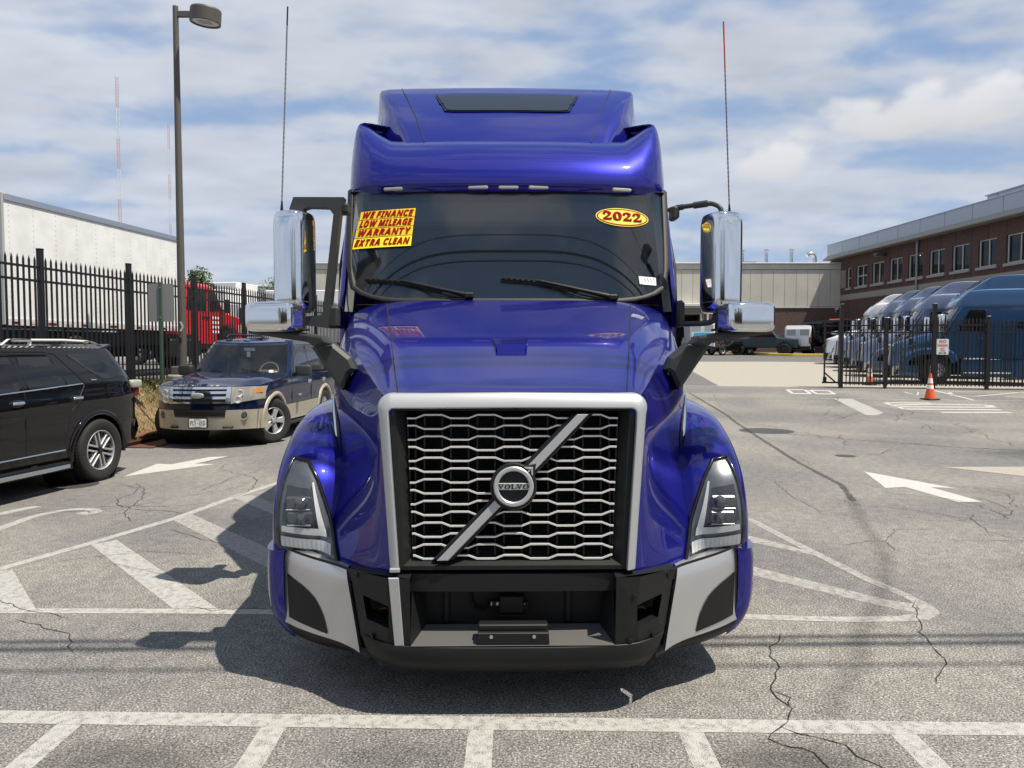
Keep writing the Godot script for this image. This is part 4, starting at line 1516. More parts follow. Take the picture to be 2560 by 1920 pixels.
func materials() -> void:
	var p := mk("paint", lin(0.0095, 0.0105, 0.190), 0.36, 0.45, 1.0)
	p.metallic_specular = 0.15
	p = mk("paint_teal", lin(0.012, 0.075, 0.19), 0.36, 0.35, 1.0)
	p = mk("paint_slate", lin(0.17, 0.21, 0.32), 0.4, 0.4, 1.0)
	p = mk("paint_white", lin(0.72, 0.73, 0.75), 0.35, 0.0, 0.6)
	mk("paint_black", lin(0.004, 0.004, 0.005), 0.7, 0.0, 1.0).metallic_specular = 0.1
	mk("paint_navy", lin(0.006, 0.012, 0.042), 0.4, 0.25, 1.0).metallic_specular = 0.1
	mk("paint_beige", lin(0.37, 0.34, 0.27), 0.42, 0.15, 0.5)
	mk("paint_red", lin(0.62, 0.008, 0.012), 0.35, 0.0, 1.0)
	mk("paint_green", lin(0.012, 0.035, 0.045), 0.35, 0.2, 1.0)
	mk("black", lin(0.006, 0.006, 0.007), 0.6)
	mk("gloss_black", lin(0.008, 0.008, 0.009), 0.15)
	var pl := mk("plastic", lin(0.0085, 0.009, 0.0095), 0.5)
	pl.metallic_specular = 0.4
	mk("plastic_lit", lin(0.085, 0.085, 0.082), 0.5)  # paler copy of plastic, with the sunlight on the ledge put into its colour
	mk("brushed", lin(0.50, 0.51, 0.52), 0.36, 0.72)
	mk("arm", lin(0.026, 0.030, 0.029), 0.55)
	mk("chrome", lin(0.74, 0.76, 0.78), 0.085, 1.0)
	mk("silver", lin(0.43, 0.44, 0.45), 0.40, 0.5)
	mk("bar_silver", lin(0.70, 0.70, 0.68), 0.32, 0.35)
	mk("alu", lin(0.62, 0.63, 0.65), 0.22, 1.0)
	mk("rubber", lin(0.014, 0.014, 0.014), 0.8)
	mk("seal", lin(0.011, 0.0105, 0.010), 0.6)
	mk("rust", lin(0.16, 0.06, 0.03), 0.7)
	mk("lamp_dark", lin(0.10, 0.108, 0.118), 0.28, 0.6)
	mk("lamp_shroud", lin(0.03, 0.033, 0.038), 0.2, 0.4)
	mk("lamp_white", lin(0.50, 0.51, 0.52), 0.3)
	mk("lamp_glass", lin(0.12, 0.13, 0.15), 0.05, 0.6)
	mk("lamp_clear", lin(0.46, 0.46, 0.40), 0.15, 0.35)
	mk("marker", lin(0.42, 0.40, 0.35), 0.25)
	mk("amber", lin(0.65, 0.22, 0.03), 0.25)
	mk("red_lamp", lin(0.16, 0.006, 0.008), 0.2)
	var g := mk("glass", lin(0.85, 0.9, 0.9, 0.06), 0.0)
	g.transparency = BaseMaterial3D.TRANSPARENCY_ALPHA
	g.albedo_color = Color(0.30, 0.34, 0.36, 0.045)
	g = mk("lens", Color(0.4, 0.45, 0.5, 0.03), 0.0)
	g.transparency = BaseMaterial3D.TRANSPARENCY_ALPHA
	mk("tint", lin(0.012, 0.014, 0.016), 0.03)
	mk("roof_glass", lin(0.022, 0.024, 0.026), 0.12)
	mk("window_glass", lin(0.010, 0.013, 0.015), 0.03).metallic_specular = 0.38
	mk("dash", lin(0.045, 0.047, 0.050), 0.7)
	mk("seat", lin(0.03, 0.03, 0.032), 0.9)
	mk("trim_tan", lin(0.07, 0.066, 0.056), 0.7)
	mk("trim_grey", lin(0.16, 0.18, 0.17), 0.7)
	mk("antenna_grey", lin(0.16, 0.15, 0.17), 0.5)
	mk("antenna_red", lin(0.42, 0.06, 0.02), 0.5)
	mk("sticker", lin(0.66, 0.44, 0.008), 0.8)
	mk("sticker_bright", lin(0.85, 0.66, 0.01), 0.5)
	mk("sticker_pale", lin(0.62, 0.56, 0.08), 0.8)
	mk("red_print", lin(0.30, 0.008, 0.012), 0.9).metallic_specular = 0.1
	mk("red_dark", lin(0.14, 0.015, 0.012), 0.9).metallic_specular = 0.1
	mk("red_tag", lin(0.55, 0.10, 0.08), 0.6)
	mk("tag_white", lin(0.75, 0.76, 0.73), 0.6)
	mk("tag_green", lin(0.45, 0.60, 0.52), 0.6)
	mk("plate_ink", lin(0.02, 0.025, 0.04), 0.5)
	mk("fence", lin(0.008, 0.008, 0.009), 0.4)
	mk("pole", lin(0.085, 0.078, 0.070), 0.55)
	mk("pole_lens", lin(0.42, 0.43, 0.42), 0.35)
	mk("green_post", lin(0.035, 0.075, 0.05), 0.6)
	mk("sign_back", lin(0.27, 0.27, 0.27), 0.5, 0.5)
	mk("orange", lin(0.72, 0.10, 0.02), 0.55)
	mk("cone_white", lin(0.78, 0.78, 0.78), 0.5)
	mk("interior_dark", lin(0.012, 0.012, 0.013), 0.9)
	mk("frame_white", lin(0.55, 0.56, 0.55), 0.5)
	mk("precast", lin(0.27, 0.25, 0.22), 0.85)
	mk("parapet", lin(0.36, 0.41, 0.47), 0.45, 0.3)
	mk("soffit", lin(0.30, 0.29, 0.27), 0.7)
	mk("door_grey", lin(0.36, 0.37, 0.37), 0.6)
	mk("yellow", lin(0.60, 0.42, 0.04), 0.6)
	mk("sky_blue", lin(0.03, 0.42, 0.66), 0.5)
	mk("mast_red", lin(0.55, 0.34, 0.36), 0.7)
	mk("mast_white", lin(0.62, 0.66, 0.72), 0.7)
	mk("bark", lin(0.07, 0.05, 0.035), 0.9)
	var lf := mk("leaf", lin(0.055, 0.085, 0.022), 0.7)
	lf.backlight_enabled = true
	lf.backlight = Color(0.25, 0.3, 0.1)
	lf = mk("leaf_light", lin(0.09, 0.12, 0.03), 0.7)
	lf.backlight_enabled = true
	lf.backlight = Color(0.25, 0.3, 0.1)
	for q in [["grass_green", lin(0.10, 0.115, 0.035)], ["grass_dry", lin(0.30, 0.22, 0.11)]]:
		lf = mk(q[0], q[1], 0.85)
		lf.backlight_enabled = true
		lf.backlight = Color(0.2, 0.2, 0.1)
	# asphalt: fine stones, wide stains, relief
	var im := grain_image(1024, 11, 0.04, 0.98, Vector3(1.0, 0.99, 0.968))
	var a := mk("asphalt", Color(1, 1, 1), 0.9)
	a.albedo_texture = ImageTexture.create_from_image(im)
	a.uv1_scale = Vector3(1 / 1.9, 1 / 1.9, 1)
	a.metallic_specular = 0.3
	var nm := im.duplicate()
	nm.convert(Image.FORMAT_RGBA8)
	nm.bump_map_to_normal_map(2.5)
	a.normal_enabled = true
	a.normal_texture = ImageTexture.create_from_image(nm)
	a.normal_scale = 0.8
	a.detail_enabled = true
	a.detail_blend_mode = BaseMaterial3D.BLEND_MODE_MUL
	a.detail_uv_layer = BaseMaterial3D.DETAIL_UV_2
	a.detail_albedo = soft_tex(1024, 0.006, 31, Color(0.86, 0.86, 0.87), Color(1, 0.99, 0.97), 6)
	a.uv2_scale = Vector3(1 / 23.0, 1 / 23.0, 1)
	var c := mk("concrete", Color(1, 1, 1), 0.9)
	var ci := grain_image(512, 21, 0.46, 0.74, Vector3(1.0, 0.965, 0.90))
	c.albedo_texture = ImageTexture.create_from_image(ci)
	c.uv1_triplanar = true
	c.uv1_world_triplanar = true
	c.uv1_scale = Vector3(0.4, 0.4, 0.4)
	c = mk("dark_asphalt", lin(0.55, 0.55, 0.56), 0.9)
	c.albedo_texture = a.albedo_texture
	c.uv1_triplanar = true
	c.uv1_world_triplanar = true
	c.uv1_scale = Vector3(0.6, 0.6, 0.6)
	c = mk("soil", Color(1, 1, 1), 0.95)
	c.albedo_texture = soft_tex(512, 0.02, 41, lin(0.14, 0.10, 0.055), lin(0.27, 0.20, 0.10), 5)
	c.uv1_triplanar = true
	c.uv1_world_triplanar = true
	c.uv1_scale = Vector3(0.5, 0.5, 0.5)
	for q in [["road_paint", 0.36, Vector3(0.76, 0.755, 0.735)], ["road_paint_worn", 0.39, Vector3(0.72, 0.71, 0.69)], ["road_paint_new", 0.24, Vector3(0.82, 0.815, 0.79)]]:
		c = mk(q[0], Color(1, 1, 1), 0.75)
		c.albedo_texture = worn_tex(1024, 51, q[1], q[2])
		c.transparency = BaseMaterial3D.TRANSPARENCY_ALPHA_SCISSOR
		c.alpha_scissor_threshold = 0.5
		c.uv1_scale = Vector3(0.62, 0.62, 1)
	c = mk("iron", lin(0.045, 0.044, 0.043), 0.6)
	c = mk("crack", lin(0.010, 0.010, 0.010), 0.95)
	c = mk("tar", lin(0.085, 0.084, 0.080), 0.85)
	c.albedo_texture = worn_tex(512, 77, 0.47, Vector3(1, 1, 1))
	c.transparency = BaseMaterial3D.TRANSPARENCY_ALPHA_SCISSOR
	c.uv1_scale = Vector3(0.7, 0.7, 1)
	c = mk("stain", lin(0.03, 0.029, 0.027, 0.034), 0.85)
	c.transparency = BaseMaterial3D.TRANSPARENCY_ALPHA
	c = mk("siding", Color(1, 1, 1), 0.65)
	c.albedo_texture = soft_tex(256, 0.01, 61, lin(0.50, 0.475, 0.41), lin(0.56, 0.53, 0.46), 4)
	c.uv1_triplanar = true
	c.uv1_world_triplanar = true
	c.uv1_scale = Vector3(0.12, 0.12, 0.12)
	c = mk("truck_box", Color(1, 1, 1), 0.45)
	c.albedo_texture = soft_tex(256, 0.02, 62, lin(0.70, 0.70, 0.69), lin(0.78, 0.78, 0.78), 4)
	c.uv1_triplanar = true
	c.uv1_scale = Vector3(0.3, 0.3, 0.3)
	c = mk("block", Color(1, 1, 1), 0.9)
	c.albedo_texture = soft_tex(512, 0.03, 63, lin(0.085, 0.055, 0.048), lin(0.15, 0.095, 0.08), 3)
	c.uv1_triplanar = true
	c.uv1_world_triplanar = true
	c.uv1_scale = Vector3(0.35, 0.35, 0.35)
	mk("mortar", lin(0.22, 0.20, 0.18), 0.95)
	# fine brickwork far off: courses too small to be told apart
	var bi := Image.create(256, 256, false, Image.FORMAT_RGB8)
	var r := RandomNumberGenerator.new()
	r.seed = 9
	for row in 16:
		for col in 8:
			var k := 0.75 + 0.4 * r.randf()
			bi.fill_rect(Rect2i((col * 32 + (row % 2) * 16) % 256, row * 16, 32, 16), lin(0.085 * k, 0.042 * k, 0.036 * k))
		bi.fill_rect(Rect2i(0, row * 16, 256, 2), lin(0.15, 0.11, 0.10))
	c = mk("brick", Color(1, 1, 1), 0.9)
	c.albedo_texture = ImageTexture.create_from_image(bi)
	c.uv1_triplanar = true
	c.uv1_world_triplanar = true
	c.uv1_scale = Vector3(0.6, 0.8, 0.6)

# ================= sky =================
func make_sky() -> Image:
	var W := 2048
	var H := 1024
	var n1 := noise(0.9, 5, 6)
	n1.fractal_gain = 0.62
	var n2 := noise(0.33, 8, 4)
	var n3 := noise(2.4, 13, 4)
	var data := PackedFloat32Array()
	data.resize(W * H * 4)
	for y in H:
		var el := (0.5 - (y + 0.5) / H) * PI
		var sy := sin(el)
		var cy := cos(el)
		for x in W:
			var o := (y * W + x) * 4
			data[o + 3] = 1.0
			if el < 0.0:
				data[o] = 0.20
				data[o + 1] = 0.20
				data[o + 2] = 0.19
				continue
			var az := (x + 0.5) / W * TAU
			var px := cy * sin(az) / (sy + 0.09)
			var pz := cy * cos(az) / (sy + 0.09)
			var t := pow(1.0 - sy, 2.2)
			var br := lerpf(0.19, 0.36, t)
			var bg := lerpf(0.31, 0.48, t)
			var bb := lerpf(0.55, 0.67, t)
			# layered stratocumulus, stretched across the view
			var w := n2.get_noise_2d(px * 0.8 + 7.0, pz * 1.5)
			var d := n1.get_noise_2d(px * 0.95 + w * 0.5, pz * 1.6 + 3.0) + 0.55 * w + (0.20 + 0.5 * smoothstep(0.55, 0.92, sy)) * n3.get_noise_2d(px, pz * 1.7)
			var zen := smoothstep(0.62, 0.90, sy)
			var cov := smoothstep(lerpf(-0.50, -0.14, zen), lerpf(0.22, 0.34, zen), d + 0.10)
			var shade := 0.5 + 0.5 * clampf(n1.get_noise_2d(px * 0.75 + 0.35, pz * 1.25 + 3.25) * 1.6 + n3.get_noise_2d(px * 1.2 + 9.0, pz * 1.2) * 0.6, -1, 1)
			var c := lerpf(0.54, 0.72, shade)
			var cr := c * 0.94
			var cg := c * 0.985
			var cb := c * 1.08
			# thinner and bluer towards the horizon, a pale haze at the very bottom
			cov *= lerpf(0.66, 0.90, smoothstep(0.02, 0.34, sy))
			var hz := pow(1.0 - sy, 9.0)
			br = lerpf(br, 0.44, hz * 0.8)
			bg = lerpf(bg, 0.55, hz * 0.8)
			bb = lerpf(bb, 0.70, hz * 0.8)
			# a heap cloud low on the right and its like elsewhere round the sky
			for q in [[0.50, 0.255, 0.12], [0.325, 0.215, 0.035], [2.6, 0.3, 0.14], [4.4, 0.26, 0.12]]:
				var da: float = wrapf(az - q[0], -PI, PI)
				var de: float = el - q[1]
				var e: float = (da * da) / (q[2] * q[2]) + de * de / (0.030 * 0.030) * (3.0 if de < 0.0 else 1.0)
				if e < 3.0:
					var k := smoothstep(0.3, 1.0, 1.25 - e * 0.55 + 0.9 * n3.get_noise_2d(az * 5.0, el * 8.0))
					k *= 0.75
					cov = lerpf(cov, 1.0, k)
					var lit: float = lerpf(0.60, 0.82, clampf(de / 0.05 + 0.5, 0, 1))
					cr = lerpf(cr, lit, k)
					cg = lerpf(cg, lit * 0.99, k)
					cb = lerpf(cb, lit * 1.0, k)
			data[o] = lerpf(br, cr, cov)
			data[o + 1] = lerpf(bg, cg, cov)
			data[o + 2] = lerpf(bb, cb, cov)
	return Image.create_from_data(W, H, false, Image.FORMAT_RGBAF, data.to_byte_array())

# ================= ground =================
func ground_sheet(xs: Array, ds: Array, lift := 0.0) -> ArrayMesh:
	var st := SurfaceTool.new()
	st.begin(Mesh.PRIMITIVE_TRIANGLES)
	st.set_smooth_group(0)
	for i in ds.size() - 1:
		for j in xs.size() - 1:
			var q := [[xs[j], ds[i]], [xs[j + 1], ds[i]], [xs[j + 1], ds[i + 1]], [xs[j], ds[i + 1]]]
			for k in [0, 3, 2, 0, 2, 1]:
				st.set_uv(Vector2(q[k][0], q[k][1]))
				st.set_uv2(Vector2(q[k][0], q[k][1]))
				st.add_vertex(at_ground(q[k][0], q[k][1]) + Vector3(0, lift, 0))
	st.generate_normals()
	st.generate_tangents()
	return st.commit()

# flat marking from a polygon of (x, distance) pairs
func marking(called: String, poly: Array, mat: Material, parent: Node, lift := 0.0024) -> void:
	var p := PackedVector2Array()
	for q in poly:
		p.append(q)
	# cut long shapes where the ground bends
	var m := MB.new()
	var tri := Geometry2D.triangulate_polygon(p)
	for t in range(0, tri.size(), 3):
		var c := []
		for k in 3:
			c.append(p[tri[t + k]])
		tri_fill(m, c, lift, 3)
	obj(called, m, mat, parent)

func tri_fill(m: MB, c: Array, lift: float, depth: int) -> void:
	var far := maxf(c[0].y, maxf(c[1].y, c[2].y)) > 18.0 and depth > 0
	if far:
		var ab: Vector2 = (c[0] + c[1]) / 2
		var bc: Vector2 = (c[1] + c[2]) / 2
		var ca: Vector2 = (c[2] + c[0]) / 2
		for q in [[c[0], ab, ca], [ab, c[1], bc], [ca, bc, c[2]], [ab, bc, ca]]:
			tri_fill(m, q, lift, depth - 1)
		return
	m.face([at_ground(c[0].x, c[0].y) + Vector3(0, lift, 0), at_ground(c[1].x, c[1].y) + Vector3(0, lift, 0), at_ground(c[2].x, c[2].y) + Vector3(0, lift, 0)], Vector3.UP)

# band of a width along a path on the ground
func band(path: Array, w: float, ends := true) -> Array:
	var L := []
	var R := []
	for i in path.size():
		var t: Vector2 = (path[mini(i + 1, path.size() - 1)] - path[maxi(i - 1, 0)]).normalized()
		var n := Vector2(-t.y, t.x) * w * 0.5
		L.append(path[i] + n)
		R.append(path[i] - n)
	R.reverse()
	L.append_array(R)
	return L

func strip(called: String, path: Array, w, mat: Material, parent: Node, lift := 0.0024, jitter := 0.0, sd := 1) -> void:
	var r := RandomNumberGenerator.new()
	r.seed = sd
	var pts := []
	if jitter > 0.0:
		for i in path.size() - 1:
			var n := maxi(2, int(path[i].distance_to(path[i + 1]) / 0.07))
			for k in n:
				pts.append(path[i].lerp(path[i + 1], float(k) / n) + Vector2(r.randf_range(-1, 1), r.randf_range(-1, 1)) * jitter)
		pts.append(path[path.size() - 1])
	else:
		for i in path.size() - 1:
			var n := maxi(1, int(path[i].distance_to(path[i + 1]) / 1.0))
			for k in n:
				pts.append(path[i].lerp(path[i + 1], float(k) / n))
		pts.append(path[path.size() - 1])
	var m := MB.new()
	for i in pts.size() - 1:
		var t: Vector2 = (pts[i + 1] - pts[i])
		if t.length() < 1e-5:
			continue
		var t0: Vector2 = (pts[i + 1] - pts[maxi(i - 1, 0)]).normalized()
		var t1: Vector2 = (pts[mini(i + 2, pts.size() - 1)] - pts[i]).normalized()
		var wa: float = w
		var wb: float = w
		if jitter > 0.0:
			wa = w * (0.45 + 0.9 * absf(sin(i * 1.7 + sd))) * (0.15 if i == 0 else 1.0)
			wb = w * (0.45 + 0.9 * absf(sin((i + 1) * 1.7 + sd))) * (0.15 if i == pts.size() - 2 else 1.0)
		var n0 := Vector2(-t0.y, t0.x) * wa * 0.5
		var n1 := Vector2(-t1.y, t1.x) * wb * 0.5
		var q := []
		for e in [pts[i] + n0, pts[i] - n0, pts[i + 1] - n1, pts[i + 1] + n1]:
			q.append(at_ground(e.x, e.y) + Vector3(0, lift, 0))
		m.face(q, Vector3.UP)
	obj(called, m, mat, parent)

func v2(a: Array) -> Array:
	var o := []
	for i in range(0, a.size(), 2):
		o.append(Vector2(a[i], a[i + 1]))
	return o

func build_ground() -> void:
	var lot := inst("parking_lot", ground_sheet([-400, -60, -30, -12, -7, -4, -2, 0, 2, 4, 7, 12, 30, 60, 400], [-40, -10, 0, 2, 4, 6, 8, 10, 12, 14, 16, 18, 20, 24, 28, 32, 40, 50, 60, 70, 71, 100, 700]), M.asphalt, self)
	struct(lot)
	# hatched island under the truck
	strip("painted_stripe", v2([-4.06, 5.9, -3.76, 6.75, -3.43, 7.78, -3.24, 8.85, -3.03, 9.72, -2.6, 11.4]), 0.10, M.road_paint, lot)
	strip("painted_stripe", v2([-5.6, 5.02, -3.2, 5.01, -2.2, 5.005, 0.0, 4.95, 1.2, 4.92, 1.56, 4.90, 1.92, 4.865, 2.2, 4.85, 2.5, 4.86]), 0.095, M.road_paint, lot)
	strip("painted_stripe", v2([2.1, 9.2, 2.42, 7.64, 2.53, 6.74, 2.67, 5.72, 2.775, 5.32]), 0.09, M.road_paint_worn, lot)
	marking("painted_stripe", v2([2.74, 5.32, 2.81, 5.32, 2.84, 5.12, 2.83, 5.02, 2.80, 4.95, 2.67, 4.84, 2.5, 4.81, 2.5, 4.91, 2.62, 4.95, 2.72, 5.04, 2.74, 5.16]), M.road_paint_worn, lot)
	marking("painted_hatch", v2([-3.73, 6.72, -3.58, 6.88, -1.97, 5.06, -2.27, 5.06]), M.road_paint, lot, 0.0016)
	marking("painted_hatch", v2([-3.47, 7.73, -3.37, 7.98, -1.35, 5.75, -1.45, 5.46]), M.road_paint_worn, lot, 0.0016)
	marking("painted_hatch", v2([-3.26, 8.86, -3.08, 9.0, -1.0, 6.55, -1.1, 6.3]), M.road_paint_worn, lot, 0.0016)
	marking("painted_hatch", v2([-4.03, 5.9, -3.92, 5.95, -3.18, 5.05, -3.36, 4.97, -5.2, 4.97, -4.7, 5.4]), M.road_paint, lot, 0.0016)
	marking("painted_hatch", v2([2.22, 7.01, 2.35, 6.84, 2.53, 6.52, 2.60, 6.30, 2.52, 6.39, 2.16, 6.78, 1.5, 7.5, 1.5, 7.75]), M.road_paint_worn, lot, 0.0016)
	marking("painted_hatch", v2([1.93, 6.03, 2.06, 5.87, 2.4, 5.47, 2.59, 5.24, 2.75, 5.14, 2.65, 4.98, 2.48, 5.12, 1.86, 5.79, 1.2, 6.5, 1.2, 6.75]), M.road_paint_worn, lot, 0.0016)
	# line in front of the truck and the hatching below it
	marking("painted_stripe", v2([-9, 3.81, -2.45, 3.615, 0, 3.55, 2.39, 3.495, 7, 3.36, 7, 3.25, 2.3, 3.375, 0, 3.425, -2.4, 3.49, -9, 3.68]), M.road_paint, lot)
	for k in 9:
		var x := -4.02 + 0.955 * k
		marking("painted_hatch", v2([x, 3.48, x + 0.115, 3.48, x + 0.115, 2.0, x, 2.0]), M.road_paint, lot, 0.0016)
	# arrows and lettering
	marking("painted_arrow", v2([-5.24, 10.28, -5.31, 11.42, -5.07, 11.36, -4.80, 12.11, -4.53, 12.2, -4.75, 11.43, -4.42, 11.39]), M.road_paint_new, lot)
	marking("painted_arrow", v2([4.94, 10.70, 5.49, 9.42, 5.22, 9.50, 5.31, 8.6, 5.03, 8.58, 4.91, 9.52, 4.63, 9.44]), M.road_paint_new, lot)
	strip("painted_letter", curve(v2([-5.0, 6.6, -4.93, 7.3, -4.93, 7.85, -4.78, 8.15, -4.58, 8.2, -4.42, 8.1, -4.44, 7.98, -4.56, 8.03]), 4), 0.11, M.road_paint, lot)
	strip("painted_letter", v2([-5.45, 7.7, -5.28, 8.2, -5.2, 8.35]), 0.13, M.road_paint, lot)
	strip("painted_stripe", v2([6.0, 29.25, 7.2, 29.15, 12.2, 28.35, 18.0, 27.4, 30, 25.5]), 0.16, M.road_paint_new, lot)
	strip("painted_stripe", v2([9.0, 23.98, 9.9, 23.92]), 0.13, M.road_paint_worn, lot)
	strip("painted_stripe", v2([9.33, 23.93, 12.49, 23.43, 15.4, 23.05, 24, 21.9]), 0.12, M.road_paint_worn, lot)
	for q in [[9.77, 27.23, 10.4, 27.23, 9.97, 25.63, 9.39, 25.63, 9.77, 27.23], [10.51, 27.05, 11.1, 26.92, 10.73, 25.5, 10.15, 25.5, 10.51, 27.05]]:
		strip("painted_letter", v2(q), 0.12, M.road_paint_new, lot)
		for e in [[0, 1, 2, 3], [4, 5, 6, 7]]:
			strip("painted_letter", v2([q[e[0]], q[e[1]], q[e[2]], q[e[3]]]), 0.34, M.road_paint_new, lot, 0.0028)
	marking("painted_stripe", v2([10.0, 23.85, 10.52, 23.70, 9.62, 19.82, 9.14, 19.2, 8.92, 19.3]), M.road_paint, lot)
	for q in [[10.92, 22.44, 12.24, 22.44], [10.76, 21.76, 12.13, 22.1, 13.52, 21.76], [10.65, 21.34, 13.26, 21.19], [10.62, 20.73, 13.09, 20.52], [11.16, 19.9, 12.97, 19.9], [10.92, 22.44, 10.62, 20.73], [13.52, 21.8, 13.26, 21.15]]:
		strip("painted_letter", v2(q), 0.13 if absf(q[1] - q[3]) > 1.2 else 0.24, M.road_paint_new, lot)
	for q in [[13.46, 26.33, 13.2, 24.97, 13.91, 26.24, 13.7, 24.97], [14.84, 26.92, 14.03, 23.27], [14.9, 26.1, 14.3, 24.9, 14.92, 24.6], [14.92, 24.63, 17.58, 26.3], [15.0, 26.6, 18.5, 25.9], [15.35, 22.98, 18.9, 23.3], [15.71, 24.42, 18.9, 24.1], [16.2, 23.0, 17.9, 25.0]]:
		strip("painted_letter", v2(q), 0.12, M.road_paint_new, lot)
	# cracks and sealed seams
	var cr := [[1.66, 4.63, 1.48, 4.32, 1.45, 4.11, 1.31, 3.83, 1.35, 3.65, 1.23, 3.45, 1.14, 3.33, 1.22, 3.28, 1.3, 3.24, 1.32, 3.0], [1.31, 3.83, 1.40, 3.75, 1.35, 3.65], [1.23, 3.45, 1.36, 3.36, 1.46, 3.28, 1.55, 3.05], [3.42, 9.98, 3.27, 8.89, 3.27, 8.06, 3.16, 8.18, 2.55, 8.06], [3.27, 8.06, 3.49, 7.95], [6.79, 25.96, 5.86, 21.63, 5.72, 19.55, 5.32, 17.26, 5.61, 17.53, 5.94, 15.19, 7.3, 13.89, 7.78, 13.25], [2.9, 6.68, 3.2, 6.84, 3.37, 6.84, 3.67, 7.28, 4.03, 7.28], [3.37, 6.84, 3.27, 6.5], [3.9, 6.92, 4.23, 6.84, 4.61, 6.84, 4.51, 7.19, 4.69, 7.78, 4.84, 8.01], [4.61, 6.84, 5.4, 6.8, 6.4, 6.9], [2.78, 5.24, 2.65, 4.96, 2.48, 4.55, 2.44, 4.24, 2.2, 3.9], [4.2, 13.2, 4.6, 12.4, 4.4, 11.2, 4.9, 10.9], [2.9, 12.4, 3.1, 11.0, 3.0, 10.2], [5.1, 13.6, 5.8, 12.6, 6.1, 11.9], [3.9, 7.9, 4.3, 7.6, 4.6, 7.7], [5.9, 8.6, 6.2, 8.0, 5.8, 7.4, 6.3, 6.9], [-3.3, 7.3, -2.8, 6.9, -2.5, 6.7], [-4.2, 8.6, -3.9, 8.9, -3.5, 9.3, -3.3, 10.2], [-3.2, 4.85, -2.7, 4.6, -2.5, 4.3], [-3.7, 6.2, -3.1, 6.5, -2.6, 6.4], [-2.2, 5.1, -2.0, 5.02, -1.4, 5.08]]
	var k := 0
	for q in cr:
		k += 1
		strip("asphalt_crack", v2(q), 0.0062 if k < 4 else 0.005, M.crack, lot, 0.0036, 0.018, k)
	var rk := RandomNumberGenerator.new()
	rk.seed = 303
	for e in 46:
		var q := Vector2(rk.randf_range(2.6, 10.5), rk.randf_range(5.5, 22.0))
		if e % 5 == 0:
			q = Vector2(rk.randf_range(-5.0, -2.8), rk.randf_range(5.5, 12.0))
		var dirn := rk.randf() * TAU
		var pth := [q]
		for j in rk.randi_range(3, 7):
			dirn += rk.randf_range(-0.75, 0.75)
			q += Vector2(cos(dirn), sin(dirn)) * rk.randf_range(0.2, 0.5) * (0.6 + q.y * 0.05)
			pth.append(q)
		strip("asphalt_crack", pth, 0.0032 + 0.0004 * q.y, M.crack, lot, 0.0036, 0.02, 100 + e)
	strip("asphalt_seam", v2([6.0, 25.96, 5.41, 19.29, 4.82, 15.19, 4.34, 11.62, 4.17, 9.64, 3.86, 8.62]), 0.07, M.tar, lot, 0.0030, 0.01, 90)
	strip("asphalt_seam", v2([5.3, 15.7, 6.2, 14.6, 7.6, 13.4, 9.6, 12.4, 13, 11.6]), 0.05, M.tar, lot, 0.0030, 0.01, 91)
	for e in 5:
		var q := [0.19 - 0.034 * e, 0.0034 + 0.0003 * e]
		strip("tyre_mark", curve(v2([3.95, 8.89, 3.5, 7.6, 3.15, 6.45, 2.67, 5.44, 2.2, 4.71, 1.93, 4.21, 1.72, 3.91, 1.5, 3.56]), 8), q[0], M.stain, lot, q[1])
	# covers, patches
	for q in [[5.29, 15.91, 0.55], [-5.57, 9.66, 0.30], [5.35, 12.25, 0.16]]:
		var poly := []
		for e in 20:
			poly.append(Vector2(q[0] + cos(TAU * e / 20) * q[2], q[1] + sin(TAU * e / 20) * q[2]))
		marking("manhole_cover", poly, M.iron, lot, 0.003)
	var pm := inst("concrete_patch", ground_patch(v2([6.25, 11.1, 7.0, 10.2, 9.3, 6.9, 14, 8.0, 14, 11.3, 9.0, 11.15])), M.concrete, self)
	struct(pm)
	var rs := RandomNumberGenerator.new()
	rs.seed = 71
	for q in [[9.4, 12.4, 2.1, 0.9, 14], [1.2, 3.16, 0.5, 0.2, 12], [-1.65, 3.18, 0.5, 0.19, 10], [4.2, 6.0, 0.5, 0.35, 4], [5.9, 9.2, 0.6, 0.5, 4], [-0.5, 3.2, 0.35, 0.16, 5]]:
		for k2 in q[4]:
			var poly := []
			var f: float = 1.0 - 0.8 * k2 / q[4]
			var ph := rs.randf() * TAU
			for e in 28:
				var a := TAU * e / 28
				var w := f * (1.0 + 0.16 * sin(a * 3 + ph) + 0.10 * sin(a * 5 + ph * 2) + 0.07 * rs.randf_range(-1, 1))
				poly.append(Vector2(q[0] + cos(a) * q[2] * w, q[1] + sin(a) * q[3] * w))
			marking("oil_stain", poly, M.stain, lot, 0.0008 + 0.00012 * k2 if q[1] < 3.5 else 0.0034 + 0.00025 * k2)
	struct(inst("concrete_apron", ground_patch(v2([7.85, 29.0, 12.0, 28.2, 30.0, 25.4, 31.5, 49.0, 19.7, 49.6, 16.8, 50.3, 10.6, 50.2])), M.concrete, self))
	struct(inst("service_road", ground_patch(v2([2.0, 29.8, 7.8, 29.05, 10.5, 50.3, 16.8, 50.4, 31.0, 49.2, 30.5, 69.5, -18, 69.5, -18, 50])), M.dark_asphalt, self))

func ground_patch(poly: Array) -> ArrayMesh:
	var p := PackedVector2Array()
	for q in poly:
		p.append(q)
	var m := MB.new()
	var tri := Geometry2D.triangulate_polygon(p)
	for t in range(0, tri.size(), 3):
		tri_fill(m, [p[tri[t]], p[tri[t + 1]], p[tri[t + 2]]], 0.004, 3)
	return m.mesh()

